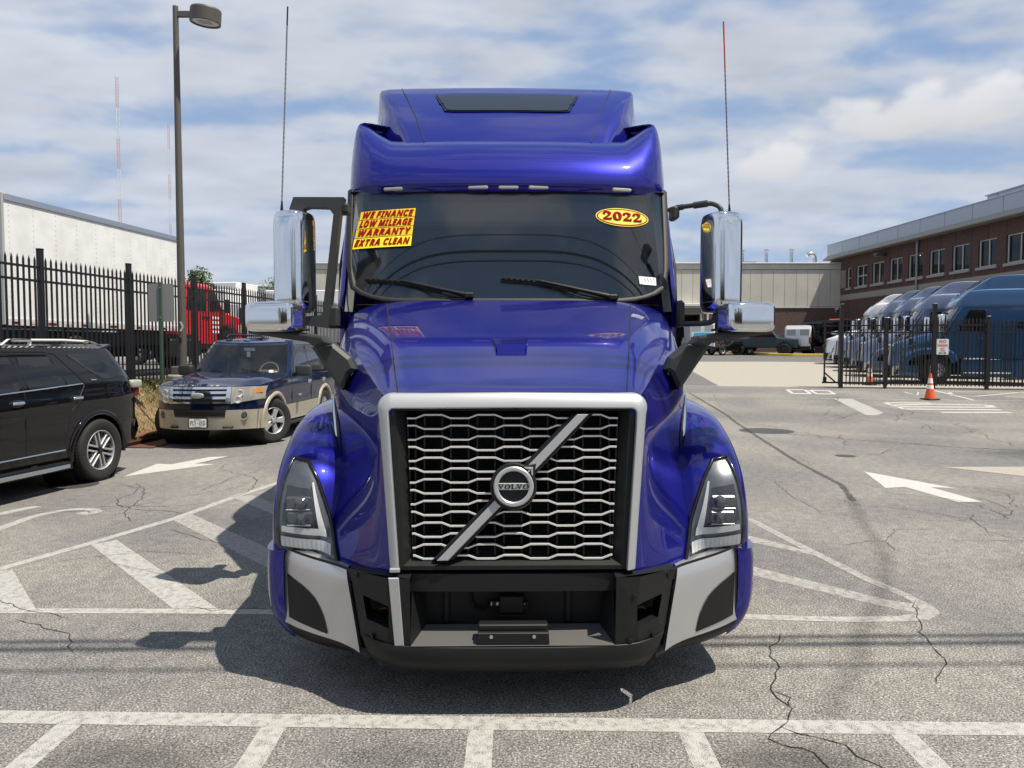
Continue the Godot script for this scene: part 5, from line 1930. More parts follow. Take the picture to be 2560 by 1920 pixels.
# ================= cars =================
func car_wheel(parent: Node3D, at: Vector3, sx: float, R: float, style: String, steer := 0.0) -> void:
	var w := sub("wheel", parent, at, Basis(Vector3.UP, steer) * Basis(Vector3.BACK, -PI / 2 * sx))
	var rr := R * (0.66 if style == "six" else 0.62)
	var t := MB.new()
	t.lathe([Vector2(rr, -0.12), Vector2(R * 0.86, -0.135), Vector2(R * 0.96, -0.12), Vector2(R, -0.09), Vector2(R, 0.09), Vector2(R * 0.96, 0.12), Vector2(R * 0.86, 0.132), Vector2(rr + 0.01, 0.12), Vector2(rr, 0.10)], 48, Transform3D(), true)
	for k in 60:
		var a := TAU * k / 60
		for e in [-0.055, 0.0, 0.055]:
			t.box(Vector3(cos(a) * (R + 0.001), e, sin(a) * (R + 0.001)), Vector3(0.012, 0.045, 0.026), 0.0, Basis(Vector3.UP, -a))
	obj("tyre", t, M.rubber, w)
	var b := MB.new()
	b.lathe([Vector2(rr, -0.1), Vector2(rr, 0.02), Vector2(0.0, 0.02)], 36)
	obj("brake_disc", b, M.black, w)
	var r := MB.new()
	r.lathe([Vector2(rr, 0.08), Vector2(rr, 0.105), Vector2(rr - 0.012, 0.115), Vector2(rr - 0.022, 0.105), Vector2(rr - 0.022, 0.03)], 40)
	var n := 6 if style == "six" else 5
	for k in n:
		var x := Transform3D(Basis(Vector3.UP, TAU * (k + 0.25) / n), Vector3.ZERO) * Transform3D(Basis(Vector3.RIGHT, -PI / 2), Vector3(0, 0.06, 0))
		if style == "six":
			for e in [-1, 1]:
				r.prism(pv([0.045, e * 0.030 - 0.011, rr - 0.012, e * 0.036 - 0.014, rr - 0.012, e * 0.036 + 0.014, 0.045, e * 0.030 + 0.011]), 0.04, x, 0.005)
		else:
			r.prism(pv([0.05, -0.048, 0.12, -0.042, rr - 0.012, -0.066, rr - 0.012, 0.066, 0.12, 0.042, 0.05, 0.048]), 0.045, x, 0.010)
	if style != "six":
		r.lathe([Vector2(0.085, 0.05), Vector2(0.08, 0.10), Vector2(0.045, 0.112), Vector2(0.04, 0.125), Vector2(0.0, 0.13)], 24)
	obj("rim", r, M.silver, w)
	var h := MB.new()
	if style == "six":
		h.lathe([Vector2(0.062, 0.03), Vector2(0.062, 0.085), Vector2(0.035, 0.11), Vector2(0.0, 0.11)], 20)
		for k in 6:
			var a := TAU * (k + 0.25) / 6
			h.box(Vector3(cos(a) * 0.16, 0.06, sin(a) * 0.16), Vector3(0.24, 0.04, 0.036), 0.0, Basis(Vector3.UP, -a))
	else:
		for k in 6:
			var a := TAU * k / 6
			h.lathe([Vector2(0.011, 0.1), Vector2(0.011, 0.116), Vector2(0.0, 0.116)], 8, Transform3D(Basis(), Vector3(cos(a) * 0.062, 0, sin(a) * 0.062)))
	obj("hub", h, M.gloss_black, w)

# half width of the body along its length
func car_hw(c: Dictionary, z: float) -> float:
	return c.W * 0.5 * tab(c.plan, z)

func car_x(c: Dictionary, z: float, y: float) -> float:
	var t := clampf((y - c.sill) / (tab(c.belt, z) - c.sill), 0.0, 1.0)
	return car_hw(c, z) * (0.955 + 0.045 * sin(clampf(t * 1.25, 0, 1) * PI * 0.5) - 0.02 * smoothstep(0.75, 1.0, t) - 0.012 * (1.0 - absf(t - 0.55) * 3.0 if absf(t - 0.55) < 0.12 else 0.0))

func arch_low(c: Dictionary, z: float) -> float:
	var y: float = tab(c.low, z)
	for a in c.axles:
		var d := absf(z - a)
		if d < c.arch:
			y = maxf(y, c.R + sqrt(c.arch * c.arch - d * d) * 0.98)
	return y

func car_body(root: Node3D, c: Dictionary, paint: Material, lower: Material) -> void:
	var I := Vector3(0, 0.8, 0)
	var zs := []
	var z: float = c.rear
	while z < c.front:
		zs.append(z)
		z += 0.11
	zs.append(c.front)
	for a in c.axles:
		for k in 17:
			zs.append(a - c.arch * cos(PI * k / 16.0))
			if k == 0 or k == 16:
				zs.append(a - c.arch * cos(PI * k / 16.0) * 1.002)
	zs.sort()
	var split: float = c.get("split", -1.0)
	for sx in [-1.0, 1.0]:
		for part in ([0, 1] if split > 0.0 else [0]):
			var m := MB.new()
			var P := []
			for i in zs.size():
				var row := PackedVector3Array()
				var lo := arch_low(c, zs[i])
				var hi: float = tab(c.belt, zs[i])
				if split > 0.0:
					if part == 0:
						lo = maxf(lo, minf(split, hi - 0.1))
					else:
						hi = maxf(lo + 0.001, split)
				for j in 15:
					var y := lerpf(lo, hi, j / 14.0)
					var lift := 0.012 if part == 1 else 0.0
					row.append(Vector3((car_x(c, zs[i], y) + lift) * sx, y, zs[i]))
				P.append(row)
			skin(m, P, I)
			obj("body_side" if part == 0 else "lower_cladding", m, paint if part == 0 else lower, root)
		# arch lips and dark wells
		for a in c.axles:
			var m := MB.new()
			var w := MB.new()
			var P := []
			for k in 25:
				var th := PI * (k / 24.0) * 1.10 - PI * 0.05
				var zz: float = a - cos(th) * c.arch
				var yy: float = c.R + sin(th) * c.arch * 0.98
				var xx := car_x(c, zz, yy)
				var dir := Vector3(0, sin(th), -cos(th))
				var cen := Vector3(xx * sx, yy, zz)
				var row := PackedVector3Array()
				for q in [[-0.30, -0.01], [0.0, -0.006], [0.028, 0.004], [0.034, 0.03], [0.026, c.lip], [0.0, c.lip + 0.014]]:
					row.append(cen + Vector3(q[0] * sx, 0, 0) + dir * q[1])
				P.append(row)
			m.grid(P, sx > 0)
			obj("wheel_arch", m, lower if c.get("lip_lower", false) else paint, root)
			w.lathe([Vector2(c.arch + 0.03, 0.0), Vector2(c.arch + 0.03, 0.45), Vector2(0, 0.45)], 24, Transform3D(Basis(Vector3.BACK, PI / 2 * sx), Vector3((car_hw(c, a) - 0.08) * sx, c.R, a)))
			obj("wheel_well", w, M.black, root)
	# ends and top surfaces
	for e in [[c.front, c.bow_f, 1.0, "front_panel"], [c.rear, c.bow_r, -1.0, "rear_panel"]]:
		var m := MB.new()
		var P := []
		for i in 13:
			var row := PackedVector3Array()
			var lo: float = tab(c.low, e[0])
			var y := lerpf(lo, tab(c.belt, e[0]), i / 12.0)
			for j in 21:
				var u := -1.0 + j / 10.0
				var x := u * car_x(c, e[0], y)
				row.append(Vector3(x, y, e[0] + e[2] * (e[1] * (1.0 - pow(absf(u), 2.2)) + c.get("bulge", 0.05) * sin(PI * clampf((y - lo) / 0.75, 0, 1)) * (1.0 - pow(absf(u), 6)))))
			P.append(row)
		skin(m, P, I)
		obj(e[3], m, paint, root)
	var m := MB.new()
	var P := []
	for i in 25:
		var row := PackedVector3Array()
		var t := i / 24.0
		for j in 21:
			var u := -1.0 + j / 10.0
			var z0: float = c.front + c.bow_f * (1.0 - pow(absf(u), 2.2))
			var zz := lerpf(z0, c.cowl - 0.35, t)
			var zc := clampf(zz, c.rear, c.front)
			var x := u * car_x(c, zc, tab(c.belt, zc))
			var crown: float = c.crown * (1.0 - pow(absf(u), 3)) * smoothstep(-0.02, 0.35, t) + 0.025 * smoothstep(0.55, 0.72, absf(u)) * (1.0 - smoothstep(0.80, 1.0, absf(u))) * smoothstep(0, 0.3, t)
			row.append(Vector3(x, tab(c.belt, zc) + crown - 0.03 * pow(1.0 - t, 12), zz))
		P.append(row)
	skin(m, P, I)
	obj("bonnet", m, paint, root)
	m = MB.new()
	P = []
	for i in 9:
		var row := PackedVector3Array()
		var zz := lerpf(c.rear, c.cowl, i / 8.0)
		for j in 5:
			var x := car_x(c, zz, tab(c.belt, zz)) * (-1.0 + 0.5 * j)
			row.append(Vector3(x, tab(c.belt, zz), zz))
		P.append(row)
	skin(m, P, I)
	obj("shelf", m, M.interior_dark, root)
	m = MB.new()
	m.box(Vector3(0, c.sill + 0.02, (c.front + c.rear) / 2), Vector3(c.W * 0.86, 0.2, c.front - c.rear - 0.5))
	obj("underbody", m, M.black, root)
	# greenhouse
	m = MB.new()
	P = []
	for i in 9:
		var ring := cabin_ring(c, i / 8.0)
		P.append(ring.slice(8, 67) if c.get("see_in", false) else ring)
	skin(m, P, I)
	if c.get("see_in", false):
		# the windscreen opening: only its header and foot are steel
		for q in [[0.0, 0.07], [0.92, 1.0]]:
			P = []
			for t in q:
				P.append(cabin_ring(c, t).slice(0, 9))
			skin(m, P, I)
	obj("cabin", m, paint, root)
	if c.get("see_in", false):
		var it := sub("cabin_interior", root)
		m = MB.new()
		m.box(Vector3(0, tab(c.belt, c.cowl) - 0.02, c.cowl - 0.22), Vector3(1.62, 0.16, 0.55), 0.05)
		m.box(Vector3(0, 1.35, c.roof_f - 1.1), Vector3(1.5, 0.9, 0.05))
		obj("dashboard", m, M.trim_tan, it)
		for sx in [-1, 1]:
			m = MB.new()
			pillow(m, Vector3(0.38 * sx, 1.28, c.roof_f - 0.25), Vector3(0.24, 0.34, 0.09), 0.5, 0.5, Basis(Vector3.RIGHT, -0.2), 12, 18)
			pillow(m, Vector3(0.38 * sx, 1.66, c.roof_f - 0.32), Vector3(0.13, 0.09, 0.06), 0.6, 0.6, Basis(), 8, 14)
			obj("seat", m, M.seat, it)
		m = MB.new()
		var wr := []
		for k in 25:
			wr.append(Vector3(cos(TAU * k / 24) * 0.185, sin(TAU * k / 24) * 0.185, 0))
		m.xf = Transform3D(Basis(Vector3.RIGHT, -0.5), Vector3(0.40, 1.27, c.cowl - 0.50))
		m.tube(wr, 0.018, 6, false)
		m.box(Vector3.ZERO, Vector3(0.34, 0.05, 0.03), 0.01)
		obj("steering_wheel", m, M.trim_tan, it)
		m = MB.new()
		m.box(Vector3(0.0, 1.70, c.roof_f + 0.12), Vector3(0.22, 0.07, 0.03), 0.012)
		m.box(Vector3(-0.02, 1.60, c.roof_f + 0.13), Vector3(0.07, 0.11, 0.01), 0.003)
		obj("rear_view_mirror", m, M.lamp_white, it)
	m = MB.new()
	P = []
	for t in [0.0, 0.05, 0.15, 0.4, 0.7, 1.0]:
		var row := PackedVector3Array()
		for p in cabin_ring(c, 1.0):
			row.append(Vector3(p.x * (1 - t), p.y + c.roof_crown * (1.0 - pow(1.0 - t, 2.5)), lerpf(p.z, clampf(p.z, c.roof_r + 0.5, c.roof_f - 0.5), t)))
		P.append(row)
	skin(m, P, I)
	obj("roof", m, paint, root)

func cabin_ring(c: Dictionary, t: float) -> PackedVector3Array:
	var out := PackedVector3Array()
	var zf := lerpf(c.cowl, c.roof_f, t)
	var zr := lerpf(c.cab_r, c.roof_r, t)
	var pts := []
	var r := 0.10
	for k in 9:
		var u := -1.0 + k / 4.0
		pts.append([u * 0.93, zf + 0.16 * (1 - u * u)])
	for k in 24:
		pts.append([1.0, lerpf(zf - 0.07, zr + 0.07, k / 23.0)])
	for k in 9:
		var u := 1.0 - k / 4.0
		pts.append([u * 0.93, zr - 0.06 * (1 - u * u)])
	for k in 24:
		pts.append([-1.0, lerpf(zr + 0.07, zf - 0.07, k / 23.0)])
	pts.append(pts[0])
	for p in pts:
		out.append(cabin_pt(c, p[0], p[1], t))
	return out

func cabin_pt(c: Dictionary, u: float, z: float, t: float) -> Vector3:
	var zc := clampf(z, c.rear, c.front)
	var yb: float = tab(c.belt, clampf(zc, c.rear, c.cowl))
	var yr: float = tab(c.roof, z)
	var hb: float = car_x(c, clampf(zc, c.rear + 0.1, c.cowl), yb) - 0.01
	var hr: float = c.roof_w * 0.5 * tab(c.plan, clampf(zc, c.rear, c.cowl))
	return Vector3(u * lerpf(hb, hr, pow(t, 1.35)), lerpf(yb, yr, t), z)

# point on the cabin's side at (z, y)
func side_pt(c: Dictionary, z: float, y: float, sx: float, lift: float) -> Vector3:
	var yb: float = tab(c.belt, clampf(z, c.rear, c.cowl))
	var p: Vector3
	if y >= yb:
		var t := clampf((y - yb) / (tab(c.roof, z) - yb), 0, 1)
		p = cabin_pt(c, 1.0, z, t)
		p.y = y
	else:
		p = Vector3(car_x(c, z, y), y, z)
	return Vector3((p.x + lift) * sx, y, z)

func side_poly(m: MB, c: Dictionary, poly: Array, sx: float, lift: float, r := 0.05) -> void:
	var p := PackedVector2Array()
	for q in poly:
		p.append(q)
	p = round_poly(p, r)
	var tri := Geometry2D.triangulate_polygon(p)
	for t in range(0, tri.size(), 3):
		var q := []
		for k in 3:
			q.append(side_pt(c, p[tri[t + k]].x, p[tri[t + k]].y, sx, lift))
		m.face(q, Vector3(sx, 0.3, 0))
	for i in p.size():
		var a := p[i]
		var b := p[(i + 1) % p.size()]
		m.face([side_pt(c, a.x, a.y, sx, lift), side_pt(c, b.x, b.y, sx, lift), side_pt(c, b.x, b.y, sx, 0), side_pt(c, a.x, a.y, sx, 0)], Vector3(0, a.y - 1.45, a.x))

func side_line(m: MB, c: Dictionary, pts: Array, sx: float, r := 0.006, lift := 0.0) -> void:
	var path := []
	for i in pts.size() - 1:
		for k in 5:
			var q: Vector2 = pts[i].lerp(pts[i + 1], k / 5.0)
			path.append(side_pt(c, q.x, q.y, sx, lift))
	path.append(side_pt(c, pts[-1].x, pts[-1].y, sx, lift))
	m.tube(path, r, 5)

# glass across the front or the rear of the cabin, t from belt to roof
func end_glass(m: MB, c: Dictionary, front: bool, t0: float, t1: float, w: float, lift: float) -> void:
	var P := []
	for i in 9:
		var t := lerpf(t0, t1, i / 8.0)
		var zb: float = lerpf(c.cowl, c.roof_f, t) if front else lerpf(c.cab_r, c.roof_r, t)
		var row := PackedVector3Array()
		for j in 13:
			var u := (-1.0 + j / 6.0) * w
			var z := zb + (0.16 * (1 - u * u / 0.865) if front else -0.06 * (1 - u * u / 0.865))
			var p := cabin_pt(c, u, z, t)
			row.append(p + Vector3(0, lift * 0.6, lift if front else -lift))
		P.append(row)
	skin(m, P, Vector3(0, 1.0, 0))

func front_bow(c: Dictionary, x: float, y: float) -> float:
	var hx := car_x(c, c.front, y)
	var u := clampf(absf(x) / hx, 0, 1)
	var lo: float = tab(c.low, c.front)
	return c.front + c.bow_f * (1.0 - pow(u, 2.2)) + c.get("bulge", 0.05) * sin(PI * clampf((y - lo) / 0.75, 0, 1)) * (1.0 - pow(u, 6))

func front_quad(m: MB, c: Dictionary, a: Array, lift: float, nx := 8, ny := 3, depth := 0.03) -> void:
	# a: lower left, lower right, upper right, upper left
	var P := []
	for i in ny + 1:
		var row := PackedVector3Array()
		for j in nx + 1:
			var u := float(j) / nx
			var t := float(i) / ny
			var q: Vector2 = a[0].lerp(a[1], u).lerp(a[3].lerp(a[2], u), t)
			row.append(front_xyz(c, q.x, q.y, lift))
		P.append(row)
	skin(m, P, Vector3(0, 0.8, 0))
	# rim of the piece
	var loop := []
	for j in nx:
		loop.append(P[0][j])
	for i in ny:
		loop.append(P[i][nx])
	for j in range(nx, 0, -1):
		loop.append(P[ny][j])
	for i in range(ny, 0, -1):
		loop.append(P[i][0])
	var cen := Vector3.ZERO
	for p in loop:
		cen += p / loop.size()
	for k in loop.size():
		var p: Vector3 = loop[k]
		var q: Vector3 = loop[(k + 1) % loop.size()]
		m.face([p, q, q - Vector3(0, 0, depth), p - Vector3(0, 0, depth)], (p + q) / 2 - cen)

func front_xyz(c: Dictionary, x: float, y: float, lift: float) -> Vector3:
	# past the nose's edge the piece runs back along the body's side
	var hx := car_x(c, c.front, y)
	if absf(x) <= hx:
		return Vector3(x, y, front_bow(c, x, y) + lift)
	var over := absf(x) - hx
	var z: float = c.front
	while z > c.front - 1.0 and car_x(c, z, y) < absf(x):
		z -= 0.01
	return Vector3(sign(x) * (car_x(c, z, y) + lift * 0.7), y, z + lift * 0.3)

func suv_navy() -> void:
	var root := thing("parked_suv", "dark blue SUV with beige lower trim and chrome grille facing the camera", "car", at_ground(-5.30, 14.05) + Vector3(0.01, 0, 0.0), -deg_to_rad(3.0))
	root.rotation.y = deg_to_rad(-3.0)
	var c := {"W": 2.0, "front": 0.62, "rear": -4.2, "sill": 0.40, "R": 0.405, "arch": 0.475, "axles": [0.0, -3.02], "lip": 0.065, "lip_lower": true, "split": 0.66,
		"plan": [Vector2(-4.2, 0.90), Vector2(-3.9, 0.97), Vector2(-3.0, 1.0), Vector2(-0.3, 1.0), Vector2(0.2, 0.985), Vector2(0.45, 0.95), Vector2(0.62, 0.90)],
		"belt": [Vector2(-4.2, 1.22), Vector2(-1.0, 1.20), Vector2(-0.6, 1.195), Vector2(0.0, 1.15), Vector2(0.4, 1.105), Vector2(0.62, 1.075)],
		"low": [Vector2(-4.2, 0.45), Vector2(-3.6, 0.36), Vector2(0.3, 0.36), Vector2(0.62, 0.32)],
		"roof": [Vector2(-4.2, 1.84), Vector2(-3.0, 1.89), Vector2(-1.6, 1.88), Vector2(-1.2, 1.83), Vector2(-0.9, 1.78)],
		"bow_f": 0.34, "bow_r": 0.12, "crown": 0.075, "cowl": -0.72, "cab_r": -4.15, "see_in": true, "roof_f": -1.38, "roof_r": -3.95, "roof_w": 1.56, "roof_crown": 0.05}
	car_body(root, c, M.paint_navy, M.paint_beige)
	var m := MB.new()
	end_glass(m, c, true, 0.05, 0.94, 0.93, 0.006)
	var ws := obj("windshield", m, M.glass, root)
	m = MB.new()
	end_glass(m, c, false, 0.12, 0.9, 0.8, 0.01)
	obj("rear_window", m, M.tint, root)
	for sx in [-1.0, 1.0]:
		for w in [v2([-0.98, 1.24, -1.30, 1.66, -1.46, 1.77, -1.98, 1.78, -1.98, 1.25]), v2([-2.08, 1.25, -2.08, 1.785, -2.98, 1.79, -3.0, 1.26]), v2([-3.1, 1.27, -3.1, 1.79, -3.78, 1.76, -3.95, 1.29])]:
			m = MB.new()
			side_poly(m, c, w, sx, 0.008)
			obj("side_window", m, M.window_glass, root)
		m = MB.new()
		side_line(m, c, v2([-0.86, 0.45, -0.84, 1.18]), sx)
		side_line(m, c, v2([-2.03, 0.45, -2.03, 1.80]), sx)
		side_line(m, c, v2([-3.0, 1.0, -3.05, 1.80]), sx)
		side_line(m, c, v2([-0.84, 1.18, -1.36, 1.79, -3.05, 1.80]), sx)
		obj("door_gap", m, M.black, root)
		for z in [-1.86, -2.86]:
			m = MB.new()
			var p := side_pt(c, z, 1.06, sx, 0.02)
			m.box(p, Vector3(0.03, 0.035, 0.15), 0.01)
			m.box(p - Vector3(0.012 * sx, 0.012, 0), Vector3(0.012, 0.075, 0.18), 0.005)
			obj("door_handle", m, M.chrome, root)
		m = MB.new()
		m.box(side_pt(c, -1.3, 0.80, sx, 0.008), Vector3(0.012, 0.03, 0.17), 0.004)
		obj("badge", m, M.silver, root)
		m = MB.new()
		m.box(Vector3(0.93 * sx, 0.30, -1.5), Vector3(0.2, 0.06, 1.9), 0.025)
		obj("running_board", m, M.plastic, root)
		var mr := sub("door_mirror", root)
		m = MB.new()
		pillow(m, Vector3(1.17 * sx, 1.29, -1.0), Vector3(0.15, 0.105, 0.075), 0.35, 0.45, Basis(Vector3.UP, 0.15 * sx), 16, 28)
		m.box(Vector3(1.0 * sx, 1.22, -1.03), Vector3(0.16, 0.07, 0.10), 0.02)
		obj("mirror_shell", m, M.arm, mr)
		m = MB.new()
		m.tube([Vector3(0.62 * sx, 1.925, -1.6), Vector3(0.62 * sx, 1.99, -1.75), Vector3(0.62 * sx, 2.0, -3.5), Vector3(0.62 * sx, 1.93, -3.7)], 0.022, 8)
		obj("roof_rail", m, M.plastic, root)
		car_wheel(root, Vector3(0.86 * sx, 0.405, 0.0), sx, 0.405, "five", deg_to_rad(-30.0))
		car_wheel(root, Vector3(0.86 * sx, 0.405, -3.02), sx, 0.405, "five")
		# lamps
		m = MB.new()
		var hx := [Vector2(0.53 * sx, 0.775), Vector2(0.935 * sx, 0.845), Vector2(0.945 * sx, 1.062), Vector2(0.54 * sx, 1.065)]
		if sx < 0:
			hx = [hx[1], hx[0], hx[3], hx[2]]
		front_quad(m, c, hx, 0.03, 8, 4, 0.05)
		var hl := obj("headlight", m, M.lamp_clear, root)
		m = MB.new()
		var am := [Vector2(0.83 * sx, 0.95), Vector2(0.925 * sx, 0.955), Vector2(0.93 * sx, 1.025), Vector2(0.83 * sx, 1.02)]
		if sx < 0:
			am = [am[1], am[0], am[3], am[2]]
		front_quad(m, c, am, 0.036, 3, 2, 0.02)
		obj("indicator", m, M.amber, hl)
		m = MB.new()
		for q in [Vector2(0.66, 0.955), Vector2(0.63, 0.845)]:
			var p := front_xyz(c, q.x * sx, q.y, 0.033)
			m.lathe([Vector2(0.066, 0.0), Vector2(0.064, 0.010), Vector2(0.055, 0.012), Vector2(0.03, 0.000), Vector2(0.0, -0.004)], 20, Transform3D(Basis(Vector3.UP, 0.3 * sx) * Basis(Vector3.RIGHT, PI / 2), p))
		obj("reflector", m, M.bar_silver, hl)
		m = MB.new()
		front_quad(m, c, hx, 0.052, 8, 4, 0.02)
		obj("lens", m, M.lens, hl)
		m = MB.new()
		var fp := front_xyz(c, 0.70 * sx, 0.575, 0.02)
		m.lathe([Vector2(0.085, -0.02), Vector2(0.085, 0.012), Vector2(0.066, 0.012), Vector2(0.062, 0.0), Vector2(0.0, 0.0)], 20, Transform3D(Basis(Vector3.UP, 0.3 * sx) * Basis(Vector3.RIGHT, PI / 2), fp))
		obj("fog_lamp_bezel", m, M.paint_beige, root)
		m = MB.new()
		m.lathe([Vector2(0.062, 0.0), Vector2(0.055, 0.012), Vector2(0.03, 0.02), Vector2(0.0, 0.022)], 20, Transform3D(Basis(Vector3.UP, 0.3 * sx) * Basis(Vector3.RIGHT, PI / 2), fp))
		obj("fog_lamp", m, M.lamp_glass, root)
		m = MB.new()
		m.tube(curve([front_xyz(c, 0.40 * sx, 0.375, 0.0), front_xyz(c, 0.42 * sx, 0.37, 0.06), front_xyz(c, 0.52 * sx, 0.37, 0.06), front_xyz(c, 0.54 * sx, 0.375, 0.0)], 4), 0.018, 8)
		obj("tow_hook", m, M.black, root)
	# grille
	m = MB.new()
	front_quad(m, c, [Vector2(-0.47, 0.775), Vector2(0.47, 0.775), Vector2(0.50, 1.065), Vector2(-0.50, 1.065)], 0.018, 10, 3)
	var gr := obj("grille", m, M.black, root)
	for q in [[1.045, 0.020], [0.970, 0.022], [0.880, 0.022], [0.795, 0.016]]:
		m = MB.new()
		front_quad(m, c, [Vector2(-0.48, q[0] - q[1]), Vector2(0.48, q[0] - q[1]), Vector2(0.48, q[0] + q[1]), Vector2(-0.48, q[0] + q[1])], 0.045, 10, 2, 0.04)
		obj("grille_bar", m, M.chrome, gr)
	for sx in [-1, 1]:
		m = MB.new()
		var q := [Vector2(0.455 * sx, 0.775), Vector2(0.525 * sx, 0.775), Vector2(0.535 * sx, 1.068), Vector2(0.475 * sx, 1.068)]
		if sx < 0:
			q = [q[1], q[0], q[3], q[2]]
		front_quad(m, c, q, 0.047, 2, 4, 0.05)
		obj("grille_side", m, M.chrome, gr)
	m = MB.new()
	pillow(m, front_xyz(c, 0, 0.918, 0.045), Vector3(0.115, 0.05, 0.018), 1.0, 1.0, Basis(), 10, 24)
	obj("oval_badge", m, M.silver, gr)
	# bumper
	m = MB.new()
	front_quad(m, c, [Vector2(-0.925, 0.33), Vector2(0.925, 0.33), Vector2(0.945, 0.665), Vector2(-0.945, 0.665)], 0.028, 24, 6, 0.04)
	obj("bumper", m, M.paint_beige, root)
	m = MB.new()
	front_quad(m, c, [Vector2(-0.44, 0.565), Vector2(0.44, 0.565), Vector2(0.46, 0.675), Vector2(-0.46, 0.675)], 0.034, 10, 2, 0.02)
	front_quad(m, c, [Vector2(-0.44, 0.545), Vector2(0.44, 0.545), Vector2(0.44, 0.560), Vector2(-0.44, 0.560)], 0.034, 10, 1, 0.02)
	obj("air_intake", m, M.black, root)
	m = MB.new()
	front_quad(m, c, [Vector2(-0.44, 0.612), Vector2(0.44, 0.612), Vector2(0.44, 0.626), Vector2(-0.44, 0.626)], 0.040, 10, 1, 0.02)
	obj("intake_bar", m, M.plastic, root)
	# number plate
	var zf := front_bow(c, 0, 0.45) + 0.045
	m = MB.new()
	m.box(Vector3(0, 0.450, zf), Vector3(0.33, 0.175, 0.02), 0.005)
	var pf := obj("plate_frame", m, M.gloss_black, root)
	m = MB.new()
	m.box(Vector3(0, 0.450, zf + 0.009), Vector3(0.298, 0.145, 0.008), 0.002)
	obj("number_plate", m, M.tag_white, pf)
	inst("plate_lettering", text_mesh("PCY·45D", 0.105, 0.002, "Droid Sans Mono", true), M.plate_ink, pf, Transform3D(Basis.from_scale(Vector3(0.60, 0.98, 1)), Vector3(0, 0.450, zf + 0.014)))
	inst("plate_lettering", text_mesh("New Jersey", 0.022, 0.002), M.plate_ink, pf, Transform3D(Basis(), Vector3(0, 0.514, zf + 0.014)))
	inst("plate_lettering", text_mesh("Garden State", 0.020, 0.002), M.plate_ink, pf, Transform3D(Basis(), Vector3(0, 0.386, zf + 0.014)))
	# chipped paint above the grille
	for q in [[-0.34, 0.012], [-0.12, 0.02], [0.20, 0.028], [0.29, 0.034]]:
		m = MB.new()
		front_quad(m, c, [Vector2(q[0], 1.080), Vector2(q[0] + q[1], 1.078), Vector2(q[0] + q[1] * 1.3, 1.090), Vector2(q[0] + 0.004, 1.093)], 0.012, 1, 1, 0.02)
		obj("paint_chip", m, M.tag_white, root)
	# wipers, inspection sticker, air freshener
	for q in [[-0.55, 0.06], [0.1, 0.72]]:
		m = MB.new()
		var pts := []
		for k in 9:
			var u: float = lerpf(q[0], q[1], k / 8.0)
			var t := lerpf(0.17, 0.04, k / 8.0) - 0.02 * sin(PI * k / 8.0)
			var zb: float = lerpf(c.cowl, c.roof_f, t) + 0.16 * (1 - u * u)
			pts.append(cabin_pt(c, u, zb, t) + Vector3(0, 0.022, 0.03))
		m.tube(pts, 0.011, 6)
		obj("wiper", m, M.plastic, root)
	for q in [[0.62, 0.10, 0.16, M.tag_white], [0.70, 0.08, 0.12, M.amber]]:
		m = MB.new()
		var P := []
		for t in [q[1], q[2]]:
			var row := PackedVector3Array()
			for u in [q[0], q[0] + 0.08]:
				var zb: float = lerpf(c.cowl, c.roof_f, t) + 0.16 * (1 - u * u / 0.865)
				row.append(cabin_pt(c, u, zb, t) + Vector3(0, 0.011, 0.018))
			P.append(row)
		skin(m, P, Vector3(0, 1, -2))
		obj("inspection_sticker", m, q[3], ws)

